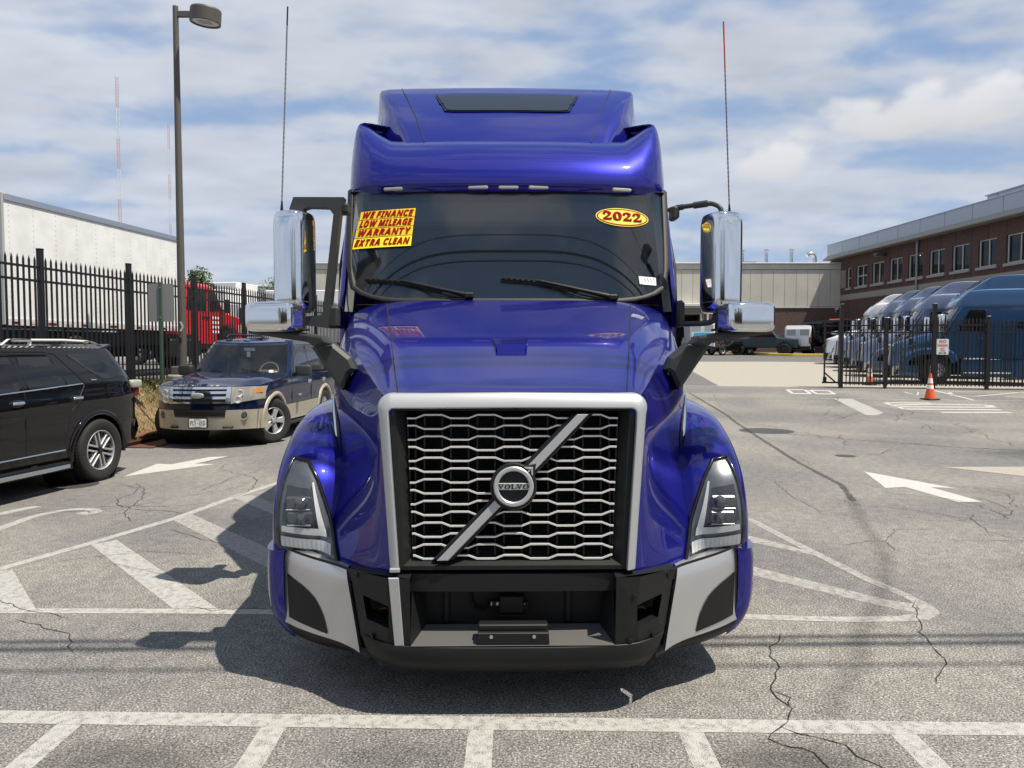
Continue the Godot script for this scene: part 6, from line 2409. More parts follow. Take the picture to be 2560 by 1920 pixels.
func suv_black() -> void:
	var a := deg_to_rad(-9.0)
	# origin under the rear axle
	var root := thing("black_suv", "black SUV with silver roof rails and six spoke wheel at the left edge", "car", at_ground(-6.30, 10.12), a)
	var c := {"W": 1.90, "front": 3.6, "rear": -0.86, "sill": 0.42, "R": 0.405, "arch": 0.475, "axles": [0.0, 2.79], "lip": 0.055,
		"plan": [Vector2(-0.86, 0.90), Vector2(-0.72, 0.955), Vector2(-0.5, 0.985), Vector2(0.0, 1.0), Vector2(3.0, 1.0), Vector2(3.3, 0.95), Vector2(3.6, 0.85)],
		"belt": [Vector2(-0.86, 1.27), Vector2(-0.5, 1.275), Vector2(0.4, 1.265), Vector2(1.4, 1.22), Vector2(2.2, 1.17), Vector2(3.6, 1.0)],
		"low": [Vector2(-0.86, 0.47), Vector2(-0.55, 0.40), Vector2(-0.4, 0.38), Vector2(3.3, 0.40), Vector2(3.6, 0.40)],
		"roof": [Vector2(-0.8, 1.70), Vector2(-0.4, 1.725), Vector2(0.3, 1.735), Vector2(1.2, 1.74), Vector2(1.9, 1.70)],
		"bow_f": 0.2, "bow_r": 0.12, "bulge": 0.09, "crown": 0.05, "cowl": 2.35, "cab_r": -0.78, "roof_f": 1.75, "roof_r": -0.50, "roof_w": 1.50, "roof_crown": 0.03}
	car_body(root, c, M.paint_black, M.paint_black)
	var m := MB.new()
	end_glass(m, c, true, 0.05, 0.95, 0.88, 0.01)
	obj("windshield", m, M.window_glass, root)
	m = MB.new()
	end_glass(m, c, false, 0.12, 0.9, 0.8, 0.01)
	obj("rear_window", m, M.tint, root)
	for sx in [-1.0, 1.0]:
		for w in [v2([2.02, 1.22, 1.76, 1.62, 1.32, 1.64, 1.28, 1.245]), v2([1.16, 1.26, 1.20, 1.63, 0.72, 1.635, 0.58, 1.285])]:
			m = MB.new()
			side_poly(m, c, w, sx, 0.006, 0.03)
			obj("side_window", m, M.tint, root)
		m = MB.new()
		side_poly(m, c, v2([0.54, 1.287, 0.69, 1.61, 0.30, 1.293]), sx, 0.006, 0.02)
		side_poly(m, c, v2([0.42, 1.66, 0.02, 1.40, -0.10, 1.335, -0.36, 1.34, -0.52, 1.42, -0.24, 1.66]), sx, 0.006, 0.07)
		obj("quarter_window", m, M.tint, root)
		m = MB.new()
		side_line(m, c, v2([2.2, 1.19, 0.28, 1.285]), sx, 0.010, 0.006)
		side_line(m, c, v2([2.35, 0.47, 0.62, 0.485]), sx, 0.014, 0.012)
		obj("chrome_strip", m, M.chrome, root)
		m = MB.new()
		side_line(m, c, v2([1.22, 0.47, 1.24, 1.70]), sx, 0.006)
		side_line(m, c, v2([0.50, 0.95, 0.30, 1.20, 0.24, 1.29, 0.60, 1.66, 0.75, 1.69, 1.8, 1.70]), sx, 0.008)
		side_line(m, c, v2([0.60, 0.55, 0.52, 0.90]), sx, 0.006)
		obj("door_gap", m, M.black, root)
		m = MB.new()
		side_line(m, c, v2([0.73, 1.66, 1.22, 1.665, 1.8, 1.65]), sx, 0.02, 0.012)
		obj("wind_deflector", m, M.gloss_black, root)
		for z in [0.42, 1.36]:
			m = MB.new()
			var p := side_pt(c, z, 1.11, sx, 0.026)
			m.box(p, Vector3(0.028, 0.038, 0.17), 0.012)
			obj("door_handle", m, M.chrome, root)
			m = MB.new()
			pillow(m, side_pt(c, z, 1.10, sx, -0.004), Vector3(0.012, 0.05, 0.12), 1, 1, Basis(), 8, 16)
			obj("handle_recess", m, M.gloss_black, root)
		m = MB.new()
		m.box(side_pt(c, 0.06, 1.325, sx, 0.008), Vector3(0.008, 0.012, 0.09), 0.002)
		obj("badge", m, M.silver, root)
		var rl := sub("roof_rail", root)
		m = MB.new()
		m.tube([Vector3(0.68 * sx, 1.825, 1.1), Vector3(0.68 * sx, 1.83, 0.3), Vector3(0.68 * sx, 1.815, -0.15)], 0.018, 8)
		obj("rail_bar", m, M.frame_white, rl)
		m = MB.new()
		m.prism(round_poly(pv([-0.42, 1.755, -0.10, 1.765, -0.05, 1.83, -0.20, 1.825]), 0.02), 0.05, Transform3D(Basis(Vector3(0, 0, 1), Vector3(0, 1, 0), Vector3(-1, 0, 0)), Vector3(0.705 * sx, 0, 0)), 0.008)
		m.prism(round_poly(pv([1.28, 1.765, 0.84, 1.765, 0.84, 1.845, 1.16, 1.84]), 0.02), 0.05, Transform3D(Basis(Vector3(0, 0, 1), Vector3(0, 1, 0), Vector3(-1, 0, 0)), Vector3(0.705 * sx, 0, 0)), 0.008)
		obj("rail_foot", m, M.frame_white, rl)
		m = MB.new()
		m.prism(pv([0.62, 0.26, 2.3, 0.26, 2.3, 0.345, 0.62, 0.345]), 0.14, Transform3D(Basis(Vector3(0, 0, 1), Vector3(0, 1, 0), Vector3(-sx, 0, 0)), Vector3((1.03 if sx > 0 else 1.03) * sx, 0, 0)), 0.015)
		obj("side_step", m, M.plastic, root)
		m = MB.new()
		m.box(Vector3(1.04 * sx, 0.30, 1.5), Vector3(0.02, 0.05, 1.65), 0.008)
		obj("step_trim", m, M.alu, root)
		# tail lamp wraps the corner
		m = MB.new()
		pillow(m, Vector3(0.86 * sx, 1.235, -0.80), Vector3(0.085, 0.055, 0.12), 0.4, 0.5, Basis(), 10, 20)
		var tl := obj("tail_lamp", m, M.lamp_clear, root)
		m = MB.new()
		pillow(m, Vector3(0.835 * sx, 1.13, -0.82), Vector3(0.07, 0.075, 0.08), 0.5, 0.5, Basis(), 10, 20)
		obj("red_lens", m, M.red_lamp, tl)
		car_wheel(root, Vector3(0.84 * sx, 0.405, 0.0), sx, 0.405, "six")
		car_wheel(root, Vector3(0.84 * sx, 0.405, 2.79), sx, 0.405, "six")
	m = MB.new()
	m.box(Vector3(0, 1.735, -0.56), Vector3(1.28, 0.05, 0.26), 0.02, Basis(Vector3.RIGHT, 0.25))
	obj("rear_spoiler", m, M.gloss_black, root)
	m = MB.new()
	var P := []
	for i in 7:
		var y := lerpf(0.46, 0.80, i / 6.0)
		var row := PackedVector3Array()
		for j in 17:
			var u := -1.0 + j / 8.0
			row.append(Vector3(u * 0.83, y, -0.86 - 0.15 * (1 - pow(absf(u), 3)) - 0.08 * sin(PI * i / 6.0)))
		P.append(row)
	skin(m, P, Vector3(0, 0.6, 0))
	obj("rear_bumper", m, M.plastic, root)

# side outline pressed across the vehicle's width, for vehicles far off; local z forward
func slab(m: MB, poly: Array, x0: float, x1: float, bev := 0.04) -> void:
	m.prism(pv(poly), (x1 - x0) / 2, Transform3D(Basis(Vector3(0, 0, 1), Vector3(0, 1, 0), Vector3(-1, 0, 0)), Vector3((x0 + x1) / 2, 0, 0)), bev)
	var q := []
	for i in range(0, poly.size(), 2):
		q.append_array([-poly[i], poly[i + 1]])
	m.prism(pv(q), (x1 - x0) / 2, Transform3D(Basis(Vector3(0, 0, -1), Vector3(0, 1, 0), Vector3(1, 0, 0)), Vector3((x0 + x1) / 2, 0, 0)), bev)

func side_panel(m: MB, poly: Array, x: float, sx: float, t := 0.012) -> void:
	var q := []
	for i in range(0, poly.size(), 2):
		q.append_array([-poly[i] * sx, poly[i + 1]])
	m.prism(round_poly(pv(q), 0.05), t, Transform3D(Basis(Vector3(0, 0, -sx), Vector3(0, 1, 0), Vector3(sx, 0, 0)), Vector3(x * sx, 0, 0)))

func simple_wheel(parent: Node3D, at: Vector3, sx: float, R: float, w: float, rim: Material) -> void:
	var wn := sub("wheel", parent, at, Basis(Vector3.BACK, -PI / 2 * sx))
	var t := MB.new()
	t.lathe([Vector2(R * 0.6, -w), Vector2(R * 0.94, -w), Vector2(R, -w * 0.7), Vector2(R, w * 0.7), Vector2(R * 0.94, w), Vector2(R * 0.6, w), Vector2(R * 0.58, w * 0.6)], 28, Transform3D(), true)
	obj("tyre", t, M.rubber, wn)
	t = MB.new()
	t.lathe([Vector2(R * 0.6, w * 0.5), Vector2(R * 0.58, w * 0.9), Vector2(R * 0.5, w * 0.5), Vector2(R * 0.2, w * 0.6), Vector2(R * 0.18, w), Vector2(0, w)], 24)
	obj("rim", t, rim, wn)
	t = MB.new()
	for k in 5:
		var a := TAU * k / 5
		t.box(Vector3(cos(a) * R * 0.38, w * 0.56, sin(a) * R * 0.38), Vector3(R * 0.22, w * 0.06, R * 0.2), 0.0, Basis(Vector3.UP, -a))
	obj("wheel_opening", t, M.black, wn)

func box_truck() -> void:
	var root := thing("box_truck", "white box truck with red crew cab standing behind the left fence", "truck", Vector3(-11.07, 1.0, -15.2), -deg_to_rad(7.5) + PI)
	# local: z forward runs away from the camera
	var L := 6.2
	var m := MB.new()
	m.box(Vector3(0, 2.46, L / 2), Vector3(2.44, 2.54, L), 0.02)
	obj("cargo_box", m, M.truck_box, root)
	for sx in [-1.0, 1.0]:
		m = MB.new()
		for k in 10:
			for e in 22:
				m.box(Vector3(1.2215 * sx, 1.32 + e * 0.105, 0.12 + k * L / 9.7), Vector3(0.008, 0.02, 0.02))
		var rv := obj("rivets", m, M.frame_white, root)
		rv.set_meta("kind", "stuff")
		m = MB.new()
		m.box(Vector3(1.222 * sx, 3.66, L / 2), Vector3(0.05, 0.13, L), 0.01)
		obj("top_rail", m, M.alu, root)
		m = MB.new()
		m.box(Vector3(1.225 * sx, 1.24, L / 2), Vector3(0.03, 0.14, L), 0.005)
		obj("bottom_rail", m, M.frame_white, root)
		for k in 14:
			m = MB.new()
			m.box(Vector3(1.243 * sx, 1.225, 0.2 + k * 0.5), Vector3(0.006, 0.05, 0.22))
			obj("reflective_strip", m, M.red_lamp if k % 2 == 0 else M.mast_red, root)
	m = MB.new()
	m.box(Vector3(0, 2.46, -0.03), Vector3(2.46, 2.56, 0.06), 0.01)
	obj("rear_frame", m, M.door_grey, root)
	m = MB.new()
	for x in [-0.43, 0.43]:
		m.box(Vector3(x, 0.85, 4.6), Vector3(0.1, 0.3, 9.2))
	m.box(Vector3(0, 0.95, 3.5), Vector3(2.1, 0.3, 6.8))
	obj("chassis", m, M.black, root)
	for sx in [-1.0, 1.0]:
		simple_wheel(root, Vector3(0.98 * sx, 0.5, 2.0), sx, 0.5, 0.26, M.door_grey)
		simple_wheel(root, Vector3(1.02 * sx, 0.5, 9.15), sx, 0.5, 0.14, M.door_grey)
		m = MB.new()
		m.box(Vector3(0.95 * sx, 0.72, 6.4), Vector3(0.5, 0.5, 1.5), 0.05)
		obj("fuel_tank", m, M.black, root)
		m = MB.new()
		m.lathe([Vector2(0.62, 0), Vector2(0.62, 0.02), Vector2(0.56, 0.02)], 24, Transform3D(Basis(Vector3.BACK, -PI / 2 * sx), Vector3(1.1 * sx, 0.6, 2.0)))
		obj("mud_guard", m, M.black, root)
	# crew cab
	m = MB.new()
	slab(m, [6.4, 0.75, 8.45, 0.75, 8.55, 1.15, 8.8, 1.32, 9.15, 1.38, 9.5, 1.32, 9.72, 1.1, 9.8, 0.75, 10.05, 0.75, 10.1, 1.35, 9.95, 1.72, 8.95, 1.86, 8.35, 2.52, 8.1, 2.6, 6.6, 2.6, 6.4, 2.52], -1.0, 1.0, 0.09)
	var cab := obj("crew_cab", m, M.paint_red, root)
	for sx in [-1.0, 1.0]:
		m = MB.new()
		side_panel(m, [8.02, 1.80, 8.72, 1.86, 8.28, 2.42, 8.02, 2.44], 1.0, sx)
		side_panel(m, [6.75, 1.80, 7.82, 1.80, 7.86, 2.44, 6.85, 2.44], 1.0, sx)
		obj("side_window", m, M.tint, cab)
		m = MB.new()
		for z in [6.70, 7.92, 8.82]:
			m.box(Vector3(1.002 * sx, 1.45, z), Vector3(0.01, 0.9, 0.02))
		m.box(Vector3(1.002 * sx, 2.1, 7.94), Vector3(0.016, 0.7, 0.06))
		obj("door_gap", m, M.black, cab)
		m = MB.new()
		for z in [7.75, 8.02]:
			m.box(Vector3(1.015 * sx, 1.62, z - 0.1), Vector3(0.03, 0.05, 0.18), 0.01)
		obj("door_handle", m, M.black, cab)
		# flat lettering blocks on the door, too far off to read
		m = MB.new()
		for r in 4:
			for k in 3:
				m.box(Vector3(1.004 * sx, 1.62 - r * 0.14, 8.22 + k * 0.14), Vector3(0.008, 0.075, 0.10))
		obj("door_lettering", m, M.tag_white, cab)
		m = MB.new()
		m.box(Vector3(1.24 * sx, 1.98, 8.62), Vector3(0.2, 0.42, 0.10), 0.03)
		m.box(Vector3(1.08 * sx, 1.86, 8.60), Vector3(0.2, 0.05, 0.06), 0.01)
		obj("door_mirror", m, M.black, cab)
		m = MB.new()
		side_panel(m, [9.75, 1.2, 10.06, 1.2, 10.02, 1.45, 9.78, 1.45], 0.985, sx, 0.02)
		obj("headlight", m, M.lamp_clear, cab)
		m = MB.new()
		m.lathe([Vector2(0.56, 0.0), Vector2(0.0, 0.0)], 24, Transform3D(Basis(Vector3.BACK, -PI / 2 * sx), Vector3(0.97 * sx, 0.72, 9.15)))
		obj("wheel_well", m, M.black, cab)
		m = MB.new()
		side_panel(m, [6.4, 0.70, 8.6, 0.70, 8.6, 0.80, 6.4, 0.80], 1.0, sx, 0.05)
		obj("running_board", m, M.black, cab)
	m = MB.new()
	m.box(Vector3(0, 2.2, 8.6), Vector3(1.7, 0.02, 0.75), 0.0, Basis(Vector3.RIGHT, 0.84))
	obj("windshield", m, M.tint, cab)
	m = MB.new()
	m.box(Vector3(0, 0.68, 10.1), Vector3(2.1, 0.3, 0.2), 0.05)
	obj("bumper", m, M.chrome, root)

func white_van(called: String, label: String, at: Vector3, turn: float, hi: float, len: float, extra := "") -> Node3D:
	var root := thing(called, label, "van", at, turn)
	var m := MB.new()
	slab(m, [-len / 2, 0.4, len / 2 - 0.15, 0.4, len / 2, 0.7, len / 2 - 0.1, 1.15, len / 2 - 0.9, 1.35, len / 2 - 1.55, hi - 0.12, len / 2 - 1.9, hi, -len / 2 + 0.1, hi, -len / 2, hi - 0.3], -1.0, 1.0, 0.12)
	obj("body", m, M.paint_white, root)
	for sx in [-1.0, 1.0]:
		m = MB.new()
		side_panel(m, [len / 2 - 1.5, 1.4, len / 2 - 1.02, 1.4, len / 2 - 1.45, hi - 0.45, len / 2 - 1.9, hi - 0.45, len / 2 - 2.1, 1.4], 1.0, sx)
		obj("side_window", m, M.tint, root)
		m = MB.new()
		side_panel(m, [-len / 2 + 0.05, 0.55, len / 2 - 0.1, 0.55, len / 2 - 0.1, 0.68, -len / 2 + 0.05, 0.68], 1.0, sx)
		obj("side_trim", m, M.plastic, root)
		m = MB.new()
		m.box(Vector3(0.9 * sx, 1.15, -len / 2 - 0.01), Vector3(0.14, 0.5, 0.05), 0.02)
		obj("tail_lamp", m, M.red_lamp, root)
		simple_wheel(root, Vector3(0.9 * sx, 0.36, len / 2 - 0.95), sx, 0.36, 0.11, M.door_grey)
		simple_wheel(root, Vector3(0.9 * sx, 0.36, -len / 2 + 1.1), sx, 0.36, 0.11, M.door_grey)
	m = MB.new()
	m.box(Vector3(0, 0.55, -len / 2 - 0.03), Vector3(1.9, 0.28, 0.12), 0.03)
	obj("rear_bumper", m, M.plastic, root)
	m = MB.new()
	m.box(Vector3(0, 1.3, -len / 2 - 0.005), Vector3(0.015, hi - 1.0, 0.02))
	for q in [-0.5, 0.5]:
		m.box(Vector3(q, hi - 0.55, -len / 2 - 0.006), Vector3(0.7, 0.5, 0.02), 0.005)
	obj("rear_door_gap", m, M.tint if extra != "panel" else M.door_grey, root)
	m = MB.new()
	m.box(Vector3(0, (hi + 1.25) / 2, len / 2 - 1.18), Vector3(1.7, 0.02, 1.3), 0.0, Basis(Vector3.RIGHT, atan2(hi - 1.35, 0.65)))
	obj("windshield", m, M.tint, root)
	return root

# ================= fences, poles, small things =================
func left_fence() -> void:
	var f := thing("picket_fence", "black steel picket fence on the grass bank before the white box truck", "fence", Vector3.ZERO)
	var A := Vector2(-8.84, 8.6)
	var dir := Vector2(0.1437, 0.9896)
	var post_m := MB.new()
	post_m.box(Vector3(0, 1.21, 0), Vector3(0.088, 2.46, 0.088), 0.006)
	post_m.box(Vector3(0, 2.45, 0), Vector3(0.10, 0.03, 0.10), 0.01)
	var pm := post_m.mesh()
	var pk := MB.new()
	pk.box(Vector3(0, 1.15, 0), Vector3(0.026, 2.2, 0.026))
	var t := 2.25
	for k in 4:
		var a := TAU * k / 4 + PI / 4
		var b := TAU * (k + 1) / 4 + PI / 4
		pk.face([Vector3(cos(a), 0, sin(a)) * 0.0184 + Vector3(0, t, 0), Vector3(cos(b), 0, sin(b)) * 0.0184 + Vector3(0, t, 0), Vector3(0, t + 0.08, 0)], Vector3(cos(a) + cos(b), 0.5, sin(a) + sin(b)))
	var kmesh := pk.mesh()
	var yaw := Basis(Vector3.UP, -atan2(dir.x, dir.y) + PI / 2)
	var n := 16
	var count := 0
	for p in n + 1:
		var q := A + dir * 2.40 * p
		inst("fence_post", pm, M.fence, f, Transform3D(Basis(Vector3.UP, atan2(-dir.x, dir.y)), Vector3(q.x, 0.98, -q.y)))
		if p == n:
			break
		for y in [0.28, 1.90, 2.13]:
			var m := MB.new()
			var c: Vector2 = A + dir * 2.40 * (p + 0.5)
			m.box(Vector3(c.x, 0.98 + y, -c.y), Vector3(0.036, 0.04, 2.3), 0.0, Basis(Vector3.UP, atan2(-dir.x, dir.y)))
			obj("fence_rail", m, M.fence, f)
		for k in range(1, 19):
			var r := A + dir * (2.40 * p + 2.40 * k / 19.0)
			if count < 290:
				inst("fence_picket", kmesh, M.fence, f, Transform3D(Basis(Vector3.UP, atan2(-dir.x, dir.y)), Vector3(r.x, 0.98, -r.y)))
				count += 1

func gate_fence() -> void:
	var f := thing("sliding_gate", "black sliding steel picket gate in front of the parked blue trucks", "gate", Vector3.ZERO)
	var A := Vector2(11.98, 28.1)
	var B := Vector2(24.0, 26.2)
	var dir := (B - A).normalized()
	var yaw := Basis(Vector3.UP, atan2(dir.y, dir.x))
	var pk := MB.new()
	pk.box(Vector3(0, 1.30, 0), Vector3(0.026, 2.36, 0.026))
	for k in 4:
		var a := TAU * k / 4 + PI / 4
		var b := TAU * (k + 1) / 4 + PI / 4
		pk.face([Vector3(cos(a), 0, sin(a)) * 0.0184 + Vector3(0, 2.48, 0), Vector3(cos(b), 0, sin(b)) * 0.0184 + Vector3(0, 2.48, 0), Vector3(0, 2.56, 0)], Vector3(cos(a) + cos(b), 0.5, sin(a) + sin(b)))
	var km := pk.mesh()
	var L := A.distance_to(B)
	var x := 0.0
	var k := 0
	while x < L:
		var p := A + dir * x
		inst("gate_picket", km, M.fence, f, Transform3D(yaw, at_ground(p.x, p.y)))
		x += 0.118
	# a second leaf stands a little behind
	x = 0.06
	while x < L:
		var p := A + dir * x + Vector2(0.02, 0.28)
		inst("gate_picket", km, M.fence, f, Transform3D(yaw, at_ground(p.x, p.y) - Vector3(0, 0.04, 0)))
		x += 0.142
	for q in [[0.20, 0.06], [2.04, 0.05], [2.30, 0.05]]:
		for back in [0.0, 0.28]:
			var m := MB.new()
			var c: Vector2 = (A + B) / 2 + Vector2(0.02, 1.0) * back
			if back > 0.0:
				c += dir * -0.2
			m.box(at_ground(c.x, c.y) + Vector3(0, q[0] + 0.001 * back, 0), Vector3(L + (0.6 if back > 0.0 else 0.0), q[1], 0.045), 0.0, yaw * Basis(Vector3.BACK, gy(0) * 0.0 - 0.0))
			obj("gate_rail", m, M.fence, f)
	for q in [[0.03, 3.05, 0.13], [1.55, 2.55, 0.10], [3.17, 3.05, 0.13], [4.95, 2.6, 0.11], [8.1, 2.6, 0.11], [11.2, 2.6, 0.11]]:
		var m := MB.new()
		var p: Vector2 = A + dir * q[0] + Vector2(0, -0.06)
		m.box(at_ground(p.x, p.y) + Vector3(0, q[1] / 2 - 0.02, 0), Vector3(q[2], q[1], q[2]), 0.008, yaw)
		m.box(at_ground(p.x, p.y) + Vector3(0, q[1] - 0.01, 0), Vector3(q[2] + 0.02, 0.05, q[2] + 0.02), 0.01, yaw)
		obj("gate_post", m, M.fence, f)
	# end of the sliding frame with its brace
	var e := A + Vector2(-0.42, 0.32)
	var m := MB.new()
	m.box(at_ground(e.x, e.y) + Vector3(0, 1.32, 0), Vector3(0.05, 2.3, 0.05), 0.0, yaw)
	m.tube([at_ground(e.x, e.y) + Vector3(0, 0.55, 0), at_ground(e.x, e.y) + Vector3(0.4, 0.2, 0.02)], 0.03, 6)
	m.box(at_ground(e.x, e.y) + Vector3(0.02, 0.28, 0), Vector3(0.12, 0.22, 0.10), 0.02, yaw)
	obj("gate_end", m, M.fence, f)
	# sign fixed to the gate
	var sp := A + dir * 3.45
	var s := thing("no_parking_sign", "white NO PARKING sign with red lettering fixed to the black gate", "sign", at_ground(sp.x, sp.y - 0.08) + Vector3(0, 1.52, 0), atan2(dir.y, dir.x))
	m = MB.new()
	m.prism(round_poly(pv([-0.20, -0.28, 0.20, -0.28, 0.20, 0.28, -0.20, 0.28]), 0.04), 0.01)
	obj("sign_plate", m, M.tag_white, s)
	inst("lettering", text_mesh("NO", 0.16, 0.004, "Droid Sans", true), M.red_tag, s, Transform3D(Basis(), Vector3(0, 0.19, 0.012)))
	inst("lettering", text_mesh("PARKING", 0.10, 0.004, "Droid Sans", true), M.red_tag, s, Transform3D(Basis.from_scale(Vector3(0.78, 1.1, 1)), Vector3(0, 0.05, 0.012)))
	inst("lettering", text_mesh("ANY", 0.08, 0.004, "Droid Sans"), M.red_tag, s, Transform3D(Basis(), Vector3(0, -0.06, 0.012)))
	inst("lettering", text_mesh("TIME", 0.08, 0.004, "Droid Sans"), M.red_tag, s, Transform3D(Basis(), Vector3(0, -0.14, 0.012)))
	m = MB.new()
	m.prism(pv([-0.14, -0.22, -0.07, -0.185, -0.07, -0.21, 0.07, -0.21, 0.07, -0.185, 0.14, -0.22, 0.07, -0.255, 0.07, -0.23, -0.07, -0.23, -0.07, -0.255]), 0.003, Transform3D(Basis(), Vector3(0, 0, 0.011)))
	obj("double_arrow", m, M.black, s)

func cone(label: String, x: float, d: float, h: float) -> void:
	var c := thing("traffic_cone", label, "traffic cone", at_ground(x, d), 0.3, "orange traffic cones by the gate")
	var m := MB.new()
	m.box(Vector3(0, 0.022, 0), Vector3(0.40, 0.04, 0.40), 0.012)
	obj("base", m, M.black, c)
	var r := func(t: float) -> float: return lerpf(0.145, 0.032, t)
	for q in [[0.04, 0.42, "cone_body", M.orange, 0.0], [0.42, 0.565, "white_collar", M.cone_white, 0.003], [0.565, 0.635, "orange_band", M.orange, 0.0], [0.635, 0.825, "white_collar", M.cone_white, 0.003], [0.825, 1.0, "cone_tip", M.orange, 0.0]]:
		m = MB.new()
		var a: float = q[0]
		var b: float = q[1]
		m.lathe([Vector2(r.call(a) + q[4] + (0.02 if a < 0.05 else 0.0), a * h), Vector2(r.call(b) + q[4], b * h)] + ([Vector2(0.0, b * h)] if b > 0.9 else []), 24)
		obj(q[2], m, q[3], c)

func lamp_post() -> void:
	var p := thing("lamp_post", "tall bronze lamp post with round drum head beside the left fence", "lamp post", Vector3(-6.90, 0.62, -16.1))
	var m := MB.new()
	m.lathe([Vector2(0.30, -0.4), Vector2(0.30, 0.52), Vector2(0.28, 0.55), Vector2(0.0, 0.55)], 28)
	obj("concrete_base", m, M.concrete, p)
	m = MB.new()
	m.box(Vector3(0, 0.64, 0), Vector3(0.36, 0.17, 0.36), 0.02)
	obj("base_cover", m, M.pole, p)
	m = MB.new()
	m.lathe([Vector2(0.085, 0.55), Vector2(0.055, 8.06), Vector2(0.055, 8.1), Vector2(0.0, 8.1)], 16)
	obj("pole", m, M.pole, p)
	m = MB.new()
	m.box(Vector3(0.22, 7.94, 0.0), Vector3(0.36, 0.12, 0.08), 0.01)
	obj("bracket", m, M.pole, p)
	var hx := Transform3D(Basis(Vector3.BACK, -0.10) * Basis(Vector3.RIGHT, 0.06), Vector3(0.64, 7.89, 0.06))
	m = MB.new()
	m.lathe([Vector2(0.27, -0.15), Vector2(0.30, -0.16), Vector2(0.305, -0.14), Vector2(0.305, 0.10), Vector2(0.29, 0.13), Vector2(0.20, 0.15), Vector2(0.0, 0.155)], 40, hx)
	var hd := obj("drum_head", m, M.pole, p)
	m = MB.new()
	m.lathe([Vector2(0.272, -0.135), Vector2(0.0, -0.135)], 32, hx)
	obj("lamp_lens", m, M.pole_lens, hd)
	m = MB.new()
	m.box(hx * Vector3(0, -0.138, 0), Vector3(0.24, 0.004, 0.20), 0.0, hx.basis)
	obj("bulb_tray", m, M.sign_back, hd)
	m = MB.new()
	m.box(Vector3(-0.01, 1.28, 0.085), Vector3(0.06, 0.12, 0.05), 0.01)
	obj("hand_hole_box", m, M.black, p)
	m = MB.new()
	m.prism(pv([-0.03, 0.10, 0.02, 0.0, -0.03, -0.10, 0.02, -0.10, 0.06, 0.0, 0.02, 0.10]), 0.004, Transform3D(Basis(), Vector3(0.01, 1.55, 0.08)))
	obj("reflective_sticker", m, M.lamp_white, p)

func back_of_sign() -> void:
	var s := thing("road_sign", "grey back of a sign on a green post at the kerb", "sign", Vector3(-6.86, 0.2, -15.05), 0.06)
	var m := MB.new()
	m.box(Vector3(0.0, 1.38, 0), Vector3(0.05, 2.86, 0.035), 0.006)
	for k in 26:
		m.lathe([Vector2(0.007, 0.0), Vector2(0.007, 0.002), Vector2(0.0, 0.002)], 6, Transform3D(Basis(Vector3.RIGHT, PI / 2), Vector3(0, 0.2 + k * 0.1, 0.018)))
	obj("post", m, M.green_post, s)
	m = MB.new()
	m.prism(round_poly(pv([-0.24, 2.04, 0.25, 2.04, 0.25, 2.78, -0.24, 2.78]), 0.04), 0.006, Transform3D(Basis(), Vector3(0, 0, -0.026)))
	obj("sign_panel", m, M.sign_back, s)
	for y in [2.12, 2.70]:
		m = MB.new()
		m.lathe([Vector2(0.012, 0.0), Vector2(0.012, 0.008), Vector2(0.0, 0.008)], 8, Transform3D(Basis(Vector3.RIGHT, PI / 2), Vector3(0, y, 0.018)))
		obj("bolt", m, M.silver, s)

func drain() -> void:
	var d := thing("kerb_drain", "rusty brown cast iron kerb drain under the grass bank", "drain", Vector3(-6.70, 0.0, -14.0), atan2(0.08, 1.0) * -1.0)
	var m := MB.new()
	m.box(Vector3(0, 0.10, 0), Vector3(0.16, 0.16, 1.7), 0.02)
	obj("casting", m, M.rust, d)
	m = MB.new()
	for k in 8:
		m.box(Vector3(0.081, 0.13, -0.7 + k * 0.2), Vector3(0.006, 0.035, 0.11), 0.002)
	m.box(Vector3(0.081, 0.045, 0), Vector3(0.008, 0.06, 1.6))
	obj("opening", m, M.black, d)
	m = MB.new()
	for k in 16:
		m.box(Vector3(0.33, 0.010, -0.75 + k * 0.1), Vector3(0.46, 0.02, 0.045), 0.004)
	obj("grate_bars", m, M.rust, d)
	m = MB.new()
	m.box(Vector3(0.33, 0.005, 0), Vector3(0.48, 0.008, 1.6))
	obj("sump", m, M.black, d)

